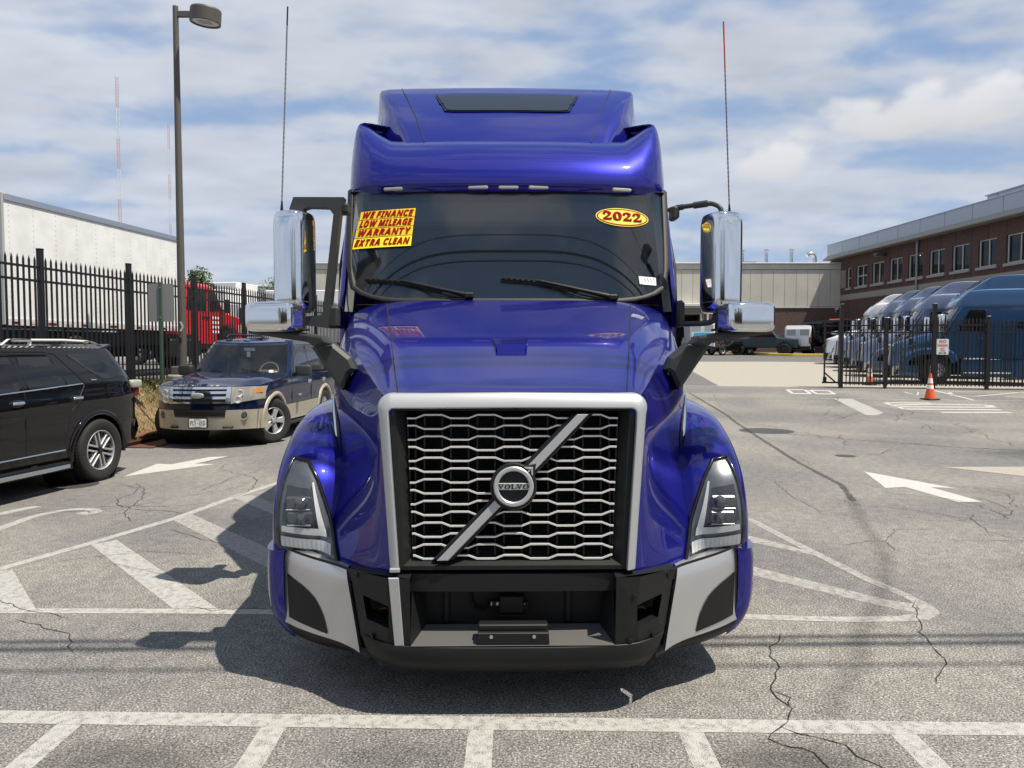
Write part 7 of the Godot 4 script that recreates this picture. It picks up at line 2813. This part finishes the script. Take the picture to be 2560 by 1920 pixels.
func bank() -> void:
	# kerb, then the grass bank up to the fence and the raised yard behind it
	var rng := RandomNumberGenerator.new()
	rng.seed = 4
	var m := MB.new()
	var top := MB.new()
	var P := []
	var nz := noise(0.8, 3, 3)
	for i in 76:
		var d := -4.0 + i * 0.6
		var xk := -6.78 + 0.08 * (d - 13.0)
		var xf := -8.08 + 0.1437 * (d - 13.8)
		xk = maxf(xk, xf + 0.55)
		var row := PackedVector3Array()
		for j in 9:
			var t := j / 8.0
			var x := lerpf(xk - 0.15, xf - 0.4, t)
			var y := lerpf(0.12, 0.98, smoothstep(0.0, 0.92, t)) + 0.05 * nz.get_noise_2d(x, d) * sin(PI * t)
			row.append(Vector3(x, y + gy(d) * (1 - t), -d))
		P.append(row)
	skin(m, P, Vector3(-7, -9, -15))
	struct(obj("grass_bank", m, M.soil, self))
	for i in 75:
		var d := -4.0 + i * 0.6
		var q := []
		for dd in [d, d + 0.6]:
			var xk: float = -6.78 + 0.08 * (dd - 13.0)
			xk = maxf(xk, -8.08 + 0.1437 * (dd - 13.8) + 0.55)
			q.append(Vector3(xk, gy(dd), -dd))
		var up := Vector3(0, 0.14, 0)
		var inn := Vector3(-0.16, 0, 0)
		if d > 12.7 and d < 14.7:
			continue
		top.face([q[0], q[1], q[1] + up + inn * 0.15, q[0] + up + inn * 0.15], Vector3(1, 0, 0))
		top.face([q[0] + up + inn * 0.15, q[1] + up + inn * 0.15, q[1] + up + inn, q[0] + up + inn], Vector3.UP)
	struct(obj("kerb", top, M.concrete, self))
	var yard := MB.new()
	var Y := []
	for i in 76:
		var d := -4.0 + i * 0.6
		var xf := -8.08 + 0.1437 * (d - 13.8)
		Y.append(PackedVector3Array([Vector3(xf - 0.4, 0.975, -d), Vector3(-30, 0.99, -d), Vector3(-90, 1.0, -d)]))
	skin(yard, Y, Vector3(-20, -20, -15))
	struct(obj("raised_yard", yard, M.dark_asphalt, self))
	# grass as one mass of blades
	for kind in [["grass_blades", M.grass_green, 9000, 0.09], ["dry_grass_blades", M.grass_dry, 16000, 0.07]]:
		var b := MB.new()
		for e in [-1, 1]:
			pass
		b.face([Vector3(-0.006, 0, 0), Vector3(0.006, 0, 0), Vector3(0.004, 0.6, 0.12)], Vector3(0, 0.2, 1))
		b.face([Vector3(-0.006, 0, 0), Vector3(0.004, 0.6, 0.12), Vector3(-0.002, 1.0, 0.4)], Vector3(0, 0.2, 1))
		b.face([Vector3(0.02, 0, 0.01), Vector3(0.03, 0, 0.02), Vector3(0.05, 0.8, -0.1)], Vector3(0, 0.2, 1))
		b.face([Vector3(-0.03, 0, -0.01), Vector3(-0.02, 0, -0.02), Vector3(-0.08, 0.7, -0.2)], Vector3(0, 0.2, 1))
		var mm := MultiMesh.new()
		mm.transform_format = MultiMesh.TRANSFORM_3D
		mm.mesh = b.mesh()
		mm.instance_count = kind[2]
		var n := 0
		while n < kind[2]:
			var d := rng.randf_range(6.0, 27.0)
			var t := rng.randf()
			var xk := -6.78 + 0.08 * (d - 13.0)
			var xf := -8.08 + 0.1437 * (d - 13.8)
			xk = maxf(xk, xf + 0.55)
			var x := lerpf(xk - 0.17, xf - 0.4, t)
			var patch := nz.get_noise_2d(x * 1.2 + 40.0, d * 1.2) * 1.4 + (t - 0.72) * 2.0
			if (kind[0] == "grass_blades") != (patch + rng.randf_range(-0.5, 0.5) > 0.0):
				continue
			var y := lerpf(0.12, 0.98, smoothstep(0.0, 0.92, t)) + 0.05 * nz.get_noise_2d(x, d) * sin(PI * t) + gy(d) * (1 - t)
			var h: float = kind[3] * rng.randf_range(0.5, 1.5)
			mm.set_instance_transform(n, Transform3D(Basis(Vector3.UP, rng.randf() * TAU) * Basis.from_scale(Vector3(1, h, h * 1.3)), Vector3(x, y - 0.01, -d)))
			n += 1
		var mi := MultiMeshInstance3D.new()
		mi.name = numbered(kind[0])
		mi.multimesh = mm
		mi.material_override = kind[1]
		add_child(mi, true)
		mi.set_meta("kind", "stuff")
		tag(mi, "short green grass tufts along the top of the bank" if kind[0] == "grass_blades" else "dry tan grass covering the bank below the fence", "grass")

func tree(label: String, at: Vector3, h: float, w: float, sd: int, leaves: int) -> void:
	var t := thing("broadleaf_tree", label, "tree", at)
	var rng := RandomNumberGenerator.new()
	rng.seed = sd
	var m := MB.new()
	m.tube([Vector3.ZERO, Vector3(0.05, h * 0.25, 0), Vector3(-0.05, h * 0.6, 0.05), Vector3(0, h * 0.9, 0)], [h * 0.035, h * 0.028, h * 0.016, h * 0.004], 9)
	for k in 9:
		var a := rng.randf() * TAU
		var y0 := h * rng.randf_range(0.28, 0.7)
		m.tube([Vector3(0, y0, 0), Vector3(cos(a) * w * 0.2, y0 + h * 0.1, sin(a) * w * 0.2), Vector3(cos(a) * w * 0.38, y0 + h * 0.2, sin(a) * w * 0.38)], [h * 0.012, h * 0.008, h * 0.003], 6)
	obj("trunk", m, M.bark, t)
	var clumps := []
	for k in 40:
		var a := rng.randf() * TAU
		var u := rng.randf()
		var rr := w * 0.5 * sqrt(rng.randf()) * sin(PI * (0.12 + 0.8 * u)) 
		clumps.append([Vector3(cos(a) * rr, h * (0.30 + 0.66 * u), sin(a) * rr), w * rng.randf_range(0.09, 0.17)])
	for kind in [["crown", M.leaf, 0.7], ["crown", M.leaf_light, 0.3]]:
		var b := MB.new()
		var n := int(leaves * kind[2])
		for i in n:
			var c: Array = clumps[rng.randi() % clumps.size()]
			var v: Vector3 = Vector3(rng.randfn(), rng.randfn(), rng.randfn()).normalized() * c[1] * pow(rng.randf(), 0.4)
			var p: Vector3 = c[0] + v
			var s := h * rng.randf_range(0.008, 0.018)
			var bb := Basis(Vector3(rng.randfn(), rng.randfn(), rng.randfn()).normalized(), rng.randf() * TAU)
			b.face([p + bb * Vector3(-s, 0, 0), p + bb * Vector3(0, 0, -s * 0.6), p + bb * Vector3(s, 0, 0), p + bb * Vector3(0, 0, s * 0.6)], Vector3.UP + v)
		obj(kind[0], b, kind[1], t)

func mast(label: String, x: float, d: float, h: float, w: float) -> void:
	var t := thing("radio_mast", label, "radio mast", Vector3(x, 0, -d), 0.4, "distant red and white radio masts")
	var seg := 9
	for k in seg:
		var m := MB.new()
		var y0 := h * k / seg
		var y1 := h * (k + 1) / seg
		for e in 3:
			var a := TAU * e / 3
			var o := Vector3(cos(a), 0, sin(a)) * w
			var a2 := TAU * (e + 1) / 3
			var o2 := Vector3(cos(a2), 0, sin(a2)) * w
			m.tube([o + Vector3(0, y0, 0), o + Vector3(0, y1, 0)], w * 0.16, 4, false)
			var n := 10
			for z in n:
				m.tube([o + Vector3(0, lerpf(y0, y1, float(z) / n), 0), o2 + Vector3(0, lerpf(y0, y1, (z + 1.0) / n), 0)], w * 0.09, 3, false)
		obj("mast_section", m, M.mast_red if k % 2 == 0 else M.mast_white, t)

func cables() -> void:
	var specs := [[8.6, 2.62, 0.022, "thick black overhead cable running across above the lot entrance"], [8.1, 2.85, 0.024, "lowest thick overhead cable above the lot entrance"], [9.6, 2.45, 0.010, "thin wire strung highest above the lot entrance"], [9.0, 2.25, 0.016, "medium overhead cable nearest the camera"]]
	for q in specs:
		var m := MB.new()
		var pts := []
		for k in 41:
			var u := -1.0 + k / 20.0
			pts.append(Vector3(u * 24.0, q[0] + 0.9 * u * u + 0.02 * u * 24 * 0.3, -q[1] - u * 0.35))
		m.tube(pts, q[2], 6)
		tag(obj("overhead_cable", m, M.black, self), q[3], "cable")
	for sx in [-1, 1]:
		var p := thing("utility_pole", "wooden utility pole at the %s end of the overhead cables" % ("left" if sx < 0 else "right"), "utility pole", Vector3(24.0 * sx, 0, -2.5 - 0.35 * sx))
		var m := MB.new()
		m.lathe([Vector2(0.17, -0.3), Vector2(0.12, 11.3), Vector2(0, 11.3)], 14)
		obj("pole", m, M.bark, p)
		m = MB.new()
		m.box(Vector3(0, 10.4, 0), Vector3(0.12, 0.12, 2.2), 0.01)
		obj("cross_arm", m, M.bark, p)

# ================= buildings =================
func back_building() -> void:
	var g := 1.25
	var b := thing("beige_building", "long low building with beige metal panels above brown block wall", "building", Vector3(0, g, -70.0))
	var x0 := -20.0
	var x1 := 29.75
	var m := MB.new()
	m.box(Vector3((x0 + 13.0) / 2, 2.0, -6), Vector3(13.0 - x0, 4.0, 12))
	m.box(Vector3((17.2 + x1) / 2, 2.0, -6), Vector3(x1 - 17.2, 4.0, 12))
	m.box(Vector3(15.1, 3.72, -6), Vector3(4.2, 0.55, 12))
	m.box(Vector3(15.1, 2.0, -9), Vector3(4.2, 4.0, 6))
	obj("wall", m, M.mortar, b)
	# block courses
	var bl := MB.new()
	var rng := RandomNumberGenerator.new()
	rng.seed = 12
	for r in 20:
		var x := 17.3 + (0.2 if r % 2 else 0.0)
		while x < 29.5:
			bl.box(Vector3(x + 0.195, 0.1 + r * 0.2, 0.008 + rng.randf() * 0.006), Vector3(0.385, 0.185, 0.03))
			x += 0.4
		x = -19.9 + (0.2 if r % 2 else 0.0)
		while x < 12.6:
			bl.box(Vector3(x + 0.195, 0.1 + r * 0.2, 0.008 + rng.randf() * 0.006), Vector3(0.385, 0.185, 0.03))
			x += 0.4
	var bo := obj("wall_blocks", bl, M.block, b)
	bo.set_meta("kind", "stuff")
	m = MB.new()
	m.box(Vector3((x0 + x1) / 2, 6.0, -6.06), Vector3(x1 - x0 + 0.2, 3.9, 12))
	obj("upper_wall", m, M.siding, b)
	var x := x0
	var k := 0
	while x < x1 - 0.1:
		m = MB.new()
		m.box(Vector3(x + 0.52, 5.80, 0.0), Vector3(1.015, 3.30, 0.05), 0.012)
		obj("cladding_panel", m, M.siding, b)
		x += 1.04
	m = MB.new()
	m.box(Vector3((x0 + x1) / 2, 7.75, 0.03), Vector3(x1 - x0 + 0.3, 0.5, 0.12), 0.01)
	obj("fascia", m, M.siding, b)
	m = MB.new()
	m.box(Vector3((x0 + x1) / 2, 8.05, 0.06), Vector3(x1 - x0 + 0.4, 0.12, 0.3), 0.02)
	m.box(Vector3((x0 + x1) / 2, 4.06, 0.05), Vector3(x1 - x0, 0.1, 0.1), 0.01)
	obj("coping", m, M.frame_white, b)
	m = MB.new()
	m.box(Vector3(15.1, 4.25, 0.5), Vector3(5.2, 0.24, 1.0), 0.03)
	obj("door_canopy", m, M.frame_white, b)
	m = MB.new()
	m.box(Vector3(15.1, 1.7, -2.95), Vector3(4.1, 3.4, 0.05))
	for q in [13.0, 17.2]:
		m.box(Vector3(q, 1.75, -1.4), Vector3(0.05, 3.5, 3))
	obj("loading_doorway", m, M.interior_dark, b)
	m = MB.new()
	m.box(Vector3(17.15, 1.75, 0.06), Vector3(0.16, 3.5, 0.12), 0.01)
	m.box(Vector3(17.75, 2.0, 0.08), Vector3(0.16, 4.0, 0.14), 0.02)
	obj("downpipe", m, M.frame_white, b)
	m = MB.new()
	m.box(Vector3(20.2, 1.2, 0.03), Vector3(1.15, 2.4, 0.08), 0.01)
	obj("personnel_door", m, M.door_grey, b)
	for q in [[18.9, 2.3, 0.3, 0.35], [18.95, 1.5, 0.4, 0.4]]:
		m = MB.new()
		m.box(Vector3(q[0], q[1], 0.04), Vector3(q[2], q[3], 0.03), 0.004)
		obj("wall_notice", m, M.tag_white, b)
	for q in [[19.6, 2.75], [29.4, 3.9]]:
		m = MB.new()
		m.box(Vector3(q[0], q[1], 0.25), Vector3(0.22, 0.16, 0.4), 0.05)
		m.box(Vector3(q[0], q[1] - 0.15, 0.08), Vector3(0.07, 0.3, 0.1), 0.01)
		obj("security_camera", m, M.frame_white, b)
	# vents on the roof
	for q in [[21.1, 1.5], [23.3, 1.55], [25.6, 1.6]]:
		m = MB.new()
		m.lathe([Vector2(0.16, 7.8), Vector2(0.16, 8.1 + q[1] - 0.25), Vector2(0.22, 8.1 + q[1] - 0.2), Vector2(0.22, 8.1 + q[1]), Vector2(0, 8.1 + q[1] + 0.03)], 14, Transform3D(Basis(), Vector3(q[0] * 1.03, 0, -3)))
		obj("vent_pipe", m, M.alu, b)
	for q in [[20.6, -1.0], [28.6, -1.0]]:
		m = MB.new()
		var pts := [Vector3(q[0], 7.9, -3), Vector3(q[0], 8.7, -3)]
		for e in 7:
			var a := PI * 0.80 * e / 6.0
			pts.append(Vector3(q[0] - 0.42 + cos(a) * 0.42, 8.85 + sin(a) * 0.42, -3))
		m.tube(pts, 0.19, 12)
		obj("gooseneck_vent", m, M.alu, b)
	m = MB.new()
	m.box(Vector3(21.5, 8.25, -2), Vector3(2.2, 0.22, 1.2), 0.03)
	obj("roof_unit", m, M.rust, b)

func brick_building() -> void:
	var b := thing("brick_building", "two storey red brick building with grey metal parapet at the right", "building", Vector3(29.77, 1.1, -70.0), deg_to_rad(-87.04))
	# local x along the wall towards the camera, z out to the left
	var L := 62.0
	var W := []
	var px := [[1826, 1834, 0], [1846, 1869, 1], [1880, 1905, 2], [1917, 1944, 2], [1957, 1988, 2], [2002, 2035, 2], [2051, 2088, 2], [2107, 2146, 2], [2167, 2222, 2]]
	for q in px:
		var da: float = 33.4 / ((q[0] - 1106.0) / 1659.0 + 0.0518)
		var db: float = 33.4 / ((q[1] - 1106.0) / 1659.0 + 0.0518)
		W.append([70.0 - da, 70.0 - db, q[2]])
	for k in 5:
		var a: float = 26.0 + k * 3.4
		W.append([a, a + 2.2, 2])
	# wall built round its openings
	var ya := 5.85
	var yb := 7.62
	var m := MB.new()
	m.box(Vector3(L / 2 - 1, 2.4, -6), Vector3(L + 2, 4.8, 12))
	obj("lower_wall", m, M.brick, b)
	m = MB.new()
	m.box(Vector3(L / 2 - 1, 5.05, -5.985), Vector3(L + 2, 0.5, 12.03))
	obj("stone_band", m, M.precast, b)
	m = MB.new()
	m.box(Vector3(L / 2 - 1, 5.575, -6), Vector3(L + 2, 0.55, 12))
	m.box(Vector3(L / 2 - 1, (yb + 8.62) / 2, -6), Vector3(L + 2, 8.62 - yb, 12))
	var at := -1.0
	for w in W:
		m.box(Vector3((at + w[0]) / 2, (ya + yb) / 2, -0.25), Vector3(w[0] - at, yb - ya, 0.5))
		at = w[1]
	m.box(Vector3((at + L) / 2, (ya + yb) / 2, -0.25), Vector3(L - at, yb - ya, 0.5))
	m.box(Vector3(L / 2 - 1, (ya + yb) / 2, -6.5), Vector3(L + 2, yb - ya, 11))
	obj("upper_wall", m, M.brick, b)
	for w in W:
		var cx: float = (w[0] + w[1]) / 2
		var ww: float = w[1] - w[0]
		var f := sub("window", b, Vector3(cx, 0, 0))
		m = MB.new()
		m.box(Vector3(0, (ya + yb) / 2, -0.20), Vector3(ww, yb - ya, 0.03))
		obj("pane", m, M.window_glass, f)
		m = MB.new()
		for e in [-1, 1]:
			m.box(Vector3(e * (ww / 2 - 0.035), (ya + yb) / 2, -0.14), Vector3(0.07, yb - ya, 0.08), 0.008)
			m.box(Vector3(0, (ya + yb) / 2 + e * ((yb - ya) / 2 - 0.035), -0.14), Vector3(ww, 0.07, 0.078), 0.008)
		if w[2] > 0:
			m.box(Vector3(0.05, (ya + yb) / 2, -0.14), Vector3(0.06, yb - ya, 0.07), 0.006)
		if w[2] < 2:
			m.box(Vector3(0, (ya + yb) / 2, -0.14), Vector3(ww, 0.06, 0.07), 0.006)
		obj("frame", m, M.frame_white, f)
		m = MB.new()
		m.box(Vector3(0, ya - 0.10, 0.02), Vector3(ww + 0.25, 0.19, 0.22), 0.015)
		obj("sill", m, M.soffit, f)
	# eave, parapet and penthouse
	m = MB.new()
	m.prism(pv([-0.1, 8.60, 0.75, 8.60, 0.80, 8.66, 0.32, 9.06, -0.1, 9.06]), L + 2, Transform3D(Basis(Vector3(0, 0, 1), Vector3(0, 1, 0), Vector3(-1, 0, 0)), Vector3(L, 0, 0)))
	obj("sloped_eave", m, M.soffit, b)
	var x := -2.0
	while x < L:
		m = MB.new()
		m.box(Vector3(x + 1.48, 9.53, 0.30), Vector3(2.93, 0.98, 0.08), 0.015)
		obj("parapet_panel", m, M.parapet, b)
		x += 2.97
	m = MB.new()
	m.box(Vector3(L / 2 - 1, 9.53, -6), Vector3(L + 2, 0.96, 12.4))
	m.box(Vector3(L / 2 - 1, 10.05, 0.28), Vector3(L + 2, 0.07, 0.2), 0.01)
	obj("parapet_core", m, M.parapet, b)
	m = MB.new()
	m.box(Vector3(40.5, 10.2, -5), Vector3(43, 0.7, 9), 0.02)
	for e in 12:
		m.box(Vector3(20 + e * 3, 10.25, -0.48), Vector3(0.05, 0.6, 0.03))
	m.box(Vector3(40.5, 10.57, -5), Vector3(43.2, 0.08, 9.2), 0.01)
	obj("penthouse", m, M.parapet, b)
	m = MB.new()
	for q in [12.2, 23.6]:
		m.lathe([Vector2(0.09, 0.0), Vector2(0.09, 8.6)], 10, Transform3D(Basis(), Vector3(q, 0, 0.12)))
	obj("downpipe", m, M.sign_back, b)
	for q in [[7.6, 8.05], [25.6, 8.35]]:
		var wl := sub("wall_light", b, Vector3(q[0], q[1], 0))
		m = MB.new()
		m.box(Vector3(0, 0.05, 0.55), Vector3(0.55, 0.28, 0.75), 0.05, Basis(Vector3.RIGHT, 0.12))
		m.box(Vector3(0, 0.0, 0.1), Vector3(0.12, 0.12, 0.4), 0.01)
		obj("fitting", m, M.pole, wl)
		m = MB.new()
		m.box(Vector3(0, -0.10, 0.60), Vector3(0.45, 0.03, 0.5), 0.005, Basis(Vector3.RIGHT, 0.12))
		obj("lens", m, M.pole_lens, wl)
	m = MB.new()
	m.box(Vector3(0.6, 6.7, 0.03), Vector3(0.9, 1.6, 0.06))
	for e in 9:
		m.box(Vector3(0.6, 6.0 + e * 0.17, 0.07), Vector3(0.86, 0.05, 0.05), 0.0, Basis(Vector3.RIGHT, 0.5))
	obj("louvre", m, M.precast, b)

func yard_things() -> void:
	# dark pickup, flat trailer, skip lorry and a white van by the far wall
	var g := 1.22
	var p := thing("pickup_truck", "dark green pickup truck by the far block wall", "pickup truck", at_ground(20.4, 62.5), deg_to_rad(62))
	var m := MB.new()
	slab(m, [-2.9, 0.6, 2.7, 0.6, 2.9, 0.9, 2.8, 1.3, 1.3, 1.42, 0.9, 1.95, 0.5, 2.0, -0.8, 2.0, -1.0, 1.42, -2.9, 1.42], -1.0, 1.0, 0.08)
	obj("body", m, M.paint_green, p)
	for sx in [-1.0, 1.0]:
		m = MB.new()
		side_panel(m, [-0.75, 1.45, 1.1, 1.45, 0.75, 1.9, -0.7, 1.9], 1.0, sx)
		obj("side_window", m, M.tint, p)
		m = MB.new()
		m.box(Vector3(0.9 * sx, 1.15, -2.9), Vector3(0.2, 0.45, 0.06), 0.02)
		obj("tail_lamp", m, M.red_lamp, p)
		for z in [-1.8, 1.8]:
			simple_wheel(p, Vector3(0.95 * sx, 0.45, z), sx, 0.45, 0.14, M.gloss_black)
			m = MB.new()
			m.lathe([Vector2(0.58, 0.0), Vector2(0.0, 0.0)], 24, Transform3D(Basis(Vector3.BACK, -PI / 2 * sx), Vector3(1.003 * sx, 0.55, z)))
			obj("wheel_well", m, M.black, p)
	var t := thing("low_car", "low black sports car under the mirror by the yellow kerb", "car", at_ground(17.9, 63.0), deg_to_rad(-75))
	m = MB.new()
	slab(m, [-1.9, 0.3, 1.9, 0.3, 2.0, 0.5, 1.9, 0.68, 0.7, 0.82, 0.2, 1.15, -0.8, 1.15, -1.4, 0.85, -1.95, 0.75], -0.9, 0.9, 0.1)
	obj("body", m, M.paint_black, t)
	for sx in [-1.0, 1.0]:
		m = MB.new()
		side_panel(m, [-0.8, 0.86, 0.5, 0.84, 0.15, 1.09, -0.75, 1.09], 0.9, sx)
		obj("side_window", m, M.tint, t)
		for z in [-1.25, 1.25]:
			simple_wheel(t, Vector3(0.84 * sx, 0.34, z), sx, 0.34, 0.11, M.alu)
	white_van("service_van", "white panel van with red tail lamp beside the black skip lorry", at_ground(24.0, 64.0), deg_to_rad(-205), 2.35, 5.2, "panel")
	var s := thing("skip_lorry", "black equipment lorry with a high dark body behind the gate post", "truck", at_ground(26.4, 63.0), deg_to_rad(-60))
	m = MB.new()
	m.box(Vector3(0, 1.95, -0.8), Vector3(2.2, 1.7, 3.4), 0.06)
	m.box(Vector3(0, 0.85, 0), Vector3(1.0, 0.3, 6.2))
	obj("body", m, M.gloss_black, s)
	m = MB.new()
	m.box(Vector3(0, 1.8, 2.1), Vector3(2.0, 1.7, 1.6), 0.15)
	obj("cab", m, M.paint_black, s)
	m = MB.new()
	for e in 3:
		m.box(Vector3(1.12, 2.05, -2.1 + e * 1.2), Vector3(0.06, 1.2, 0.9), 0.02)
		m.box(Vector3(-1.12, 2.05, -2.1 + e * 1.2), Vector3(0.06, 1.2, 0.9), 0.02)
	obj("side_locker", m, M.tint, s)
	for sx in [-1.0, 1.0]:
		for z in [-1.6, 2.2]:
			simple_wheel(s, Vector3(0.95 * sx, 0.48, z), sx, 0.48, 0.15, M.alu)
	m = MB.new()
	m.box(Vector3(0, 2.88, -0.6), Vector3(1.4, 0.14, 0.9), 0.05)
	obj("orange_load", m, M.orange, s)
	var kerb := thing("yellow_kerb", "yellow painted kerb in front of the block wall", "kerb", Vector3.ZERO)
	m = MB.new()
	var pts := [Vector2(18.9, 66.5), Vector2(19.6, 63.6), Vector2(20.6, 61.3), Vector2(22.0, 60.2), Vector2(28, 59.6)]
	for i in pts.size() - 1:
		var a := at_ground(pts[i].x, pts[i].y)
		var b := at_ground(pts[i + 1].x, pts[i + 1].y)
		m.box((a + b) / 2 + Vector3(0, 0.09, 0), Vector3(0.3, 0.2, a.distance_to(b) + 0.1), 0.03, Basis.looking_at(b - a))
	obj("kerb_stone", m, M.yellow, kerb)
	var v := white_van("delivery_van", "white van with a blue oval panel backed up to the loading doorway", at_ground(15.9, 66.0), deg_to_rad(175), 2.7, 5.8, "panel")
	m = MB.new()
	m.prism(round_poly(pv([-0.75, 0.95, 0.75, 0.95, 0.75, 1.75, -0.75, 1.75]), 0.2), 0.03, Transform3D(Basis(Vector3.UP, PI), Vector3(0, 0, -2.93)))
	obj("blue_panel", m, M.sky_blue, v)
	m = MB.new()
	m.tube(curve([Vector3(0.5, 1.55, -2.97), Vector3(0.3, 1.3, -2.97), Vector3(0.0, 1.4, -2.97), Vector3(-0.5, 1.3, -2.97)]), 0.03, 5)
	m.tube(curve([Vector3(0.5, 1.3, -2.97), Vector3(0.35, 1.15, -2.97), Vector3(0.1, 1.2, -2.97)]), 0.03, 5)
	obj("panel_swirl", m, M.plate_ink, v)

func left_distance() -> void:
	for q in [[-13.4, 33.0, 3.1, 6.5, 82.0, "white box lorry far behind the red cab"], [-9.6, 40.0, 3.6, 6.0, 86.0, "second white box lorry beyond the fence near the chrome mirror"], [-17.5, 44.0, 4.3, 8.0, 80.0, "tall white trailer at the back of the raised yard"]]:
		var t := thing("white_lorry", q[5], "truck", Vector3(q[0], 1.0, -q[1]), deg_to_rad(q[4]))
		var m := MB.new()
		m.box(Vector3(0, 0.95 + (q[2] - 0.95) / 2, -0.6), Vector3(2.4, q[2] - 0.95, q[3] - 1.6), 0.03)
		obj("cargo_box", m, M.truck_box, t)
		m = MB.new()
		slab(m, [q[3] / 2 - 1.35, 0.6, q[3] / 2 + 0.5, 0.6, q[3] / 2 + 0.5, 1.6, q[3] / 2 + 0.2, 2.5, q[3] / 2 - 1.35, 2.6], -1.05, 1.05, 0.1)
		obj("cab", m, M.paint_white, t)
		for sx in [-1.0, 1.0]:
			m = MB.new()
			side_panel(m, [q[3] / 2 - 0.9, 1.65, q[3] / 2 + 0.25, 1.65, q[3] / 2 + 0.05, 2.35, q[3] / 2 - 0.9, 2.35], 1.05, sx)
			obj("side_window", m, M.tint, t)
			for z in [-q[3] / 2 + 1.0, q[3] / 2 - 0.3]:
				simple_wheel(t, Vector3(0.95 * sx, 0.48, z), sx, 0.48, 0.15, M.door_grey)
		m = MB.new()
		m.box(Vector3(0, 0.75, 0), Vector3(0.9, 0.3, q[3]))
		obj("chassis", m, M.black, t)
	tree("green tree crown showing beside the lamp post behind the red cab", Vector3(-15.8, 0.8, -38.0), 4.75, 3.0, 5, 9000)
	tree("small far tree at the left of the chrome mirror", Vector3(-20.5, 0.8, -68.0), 6.8, 6.0, 8, 5000)
	var w := thing("white_shed", "long white flat roofed shed on the far left skyline", "building", Vector3(-26, 1.0, -80), 0.05)
	var m := MB.new()
	m.box(Vector3(0, 3.3, 0), Vector3(9, 6.6, 8), 0.05)
	obj("wall", m, M.truck_box, w)
	m = MB.new()
	m.box(Vector3(0, 6.7, 0), Vector3(9.3, 0.2, 8.3), 0.03)
	obj("roof_edge", m, M.frame_white, w)
	for q in [[-16.0, 30.0, 8.5, 7.0, 21], [-7.5, 33.0, 9.5, 7.5, 22], [1.0, 36.0, 7.0, 6.0, 23], [9.5, 31.0, 9.0, 7.0, 24], [18.0, 34.0, 8.0, 7.0, 25]]:
		tree(["leftmost street tree across the road behind the camera", "tallest street tree across the road behind the camera", "smallest street tree across the road behind the camera", "street tree with the broadest crown right of the smallest one", "rightmost street tree across the road behind the camera"][q[4] - 21], Vector3(q[0], 0, q[1]), q[2], q[3], q[4], 5000)
	var sh := thing("brick_shop", "low brick shop across the road behind the camera", "building", Vector3(4, 0, 48))
	var sm2 := MB.new()
	sm2.box(Vector3(0, 3, 0), Vector3(46, 6, 10), 0.05)
	obj("wall", sm2, M.brick, sh)
	sm2 = MB.new()
	for k in 9:
		sm2.box(Vector3(-20 + k * 5.0, 1.7, -5.02), Vector3(3.4, 2.4, 0.08), 0.01)
	obj("shop_window", sm2, M.window_glass, sh)
	mast("tallest red and white radio mast at the left", -253.0, 500.0, 174.0, 1.0)
	mast("middle radio mast seen left of the lamp post", -247.0, 560.0, 162.0, 0.8)
	mast("lowest radio mast close to the lamp post", -250.0, 580.0, 140.0, 0.8)

# ================= scene =================
func _ready() -> void:
	var cam := Camera3D.new()
	cam.name = "camera"
	cam.fov = 53.13
	cam.near = 0.05
	cam.far = 3000.0
	cam.position = Vector3(0, 1.75, 0)
	cam.rotation.x = deg_to_rad(-2.778)
	add_child(cam)
	cam.current = true
	var env := Environment.new()
	env.background_mode = Environment.BG_SKY
	var sm := PanoramaSkyMaterial.new()
	sm.panorama = ImageTexture.create_from_image(make_sky())
	var sk := Sky.new()
	sk.sky_material = sm
	env.sky = sk
	env.background_energy_multiplier = 0.78
	env.tonemap_mode = Environment.TONE_MAPPER_LINEAR
	env.tonemap_exposure = 1.38
	env.sdfgi_enabled = true
	env.ssao_enabled = true
	env.ssil_enabled = true
	var we := WorldEnvironment.new()
	we.name = "environment"
	we.environment = env
	add_child(we)
	var sun := DirectionalLight3D.new()
	sun.name = "sun"
	sun.light_energy = 1.55
	sun.light_color = Color(1.0, 0.965, 0.90)
	sun.light_angular_distance = 0.5
	sun.shadow_enabled = true
	add_child(sun)
	sun.look_at_from_position(Vector3.ZERO, Vector3(-0.42, -1.0, -0.20))

	materials()
	build_ground()
	back_building()
	brick_building()
	bank()
	left_fence()
	gate_fence()
	lamp_post()
	back_of_sign()
	drain()
	left_distance()
	cables()

	var hero := thing("semi_truck", "glossy blue violet semi truck in the centre, seen from the front", "truck", Vector3(0.006, 0, -3.53), 0.0155)
	build_semi(hero)
	# the row behind the gate are copies in other colours
	var row := [[15.2, 31.4, 251.0, "paint_teal", "bright blue semi truck behind the gate, nearest of the parked row"], [15.9, 35.4, 251.0, "paint_slate", "slate blue semi truck second in the parked row behind the gate"], [17.0, 39.3, 251.0, "paint_slate", "slate blue semi truck third in the parked row behind the gate"], [18.1, 43.2, 251.0, "paint_slate", "slate blue semi truck just before the white one in the row"], [19.3, 47.6, 251.0, "paint_white", "white semi truck, farthest of the parked row"]]
	for q in row:
		var c := dup(hero, "parked_semi_truck", q[4], at_ground(q[0], q[1]), deg_to_rad(q[2]))
		c.set_meta("group", "semi trucks parked in a row behind the gate")
		for o in c.find_children("*", "MeshInstance3D", true, false):
			if o.material_override == M.paint:
				o.material_override = M[q[3]]
		for n in c.get_children():
			if n.name.begins_with("antenna"):
				n.free()
	stickers(hero)
	suv_navy()
	suv_black()
	box_truck()
	yard_things()
	cone("orange and white traffic cone in front of the gate, on the open asphalt", 12.77, 23.42, 0.80)
	cone("orange and white traffic cone behind the gate pickets beside the parked trucks", 13.75, 29.5, 0.80)
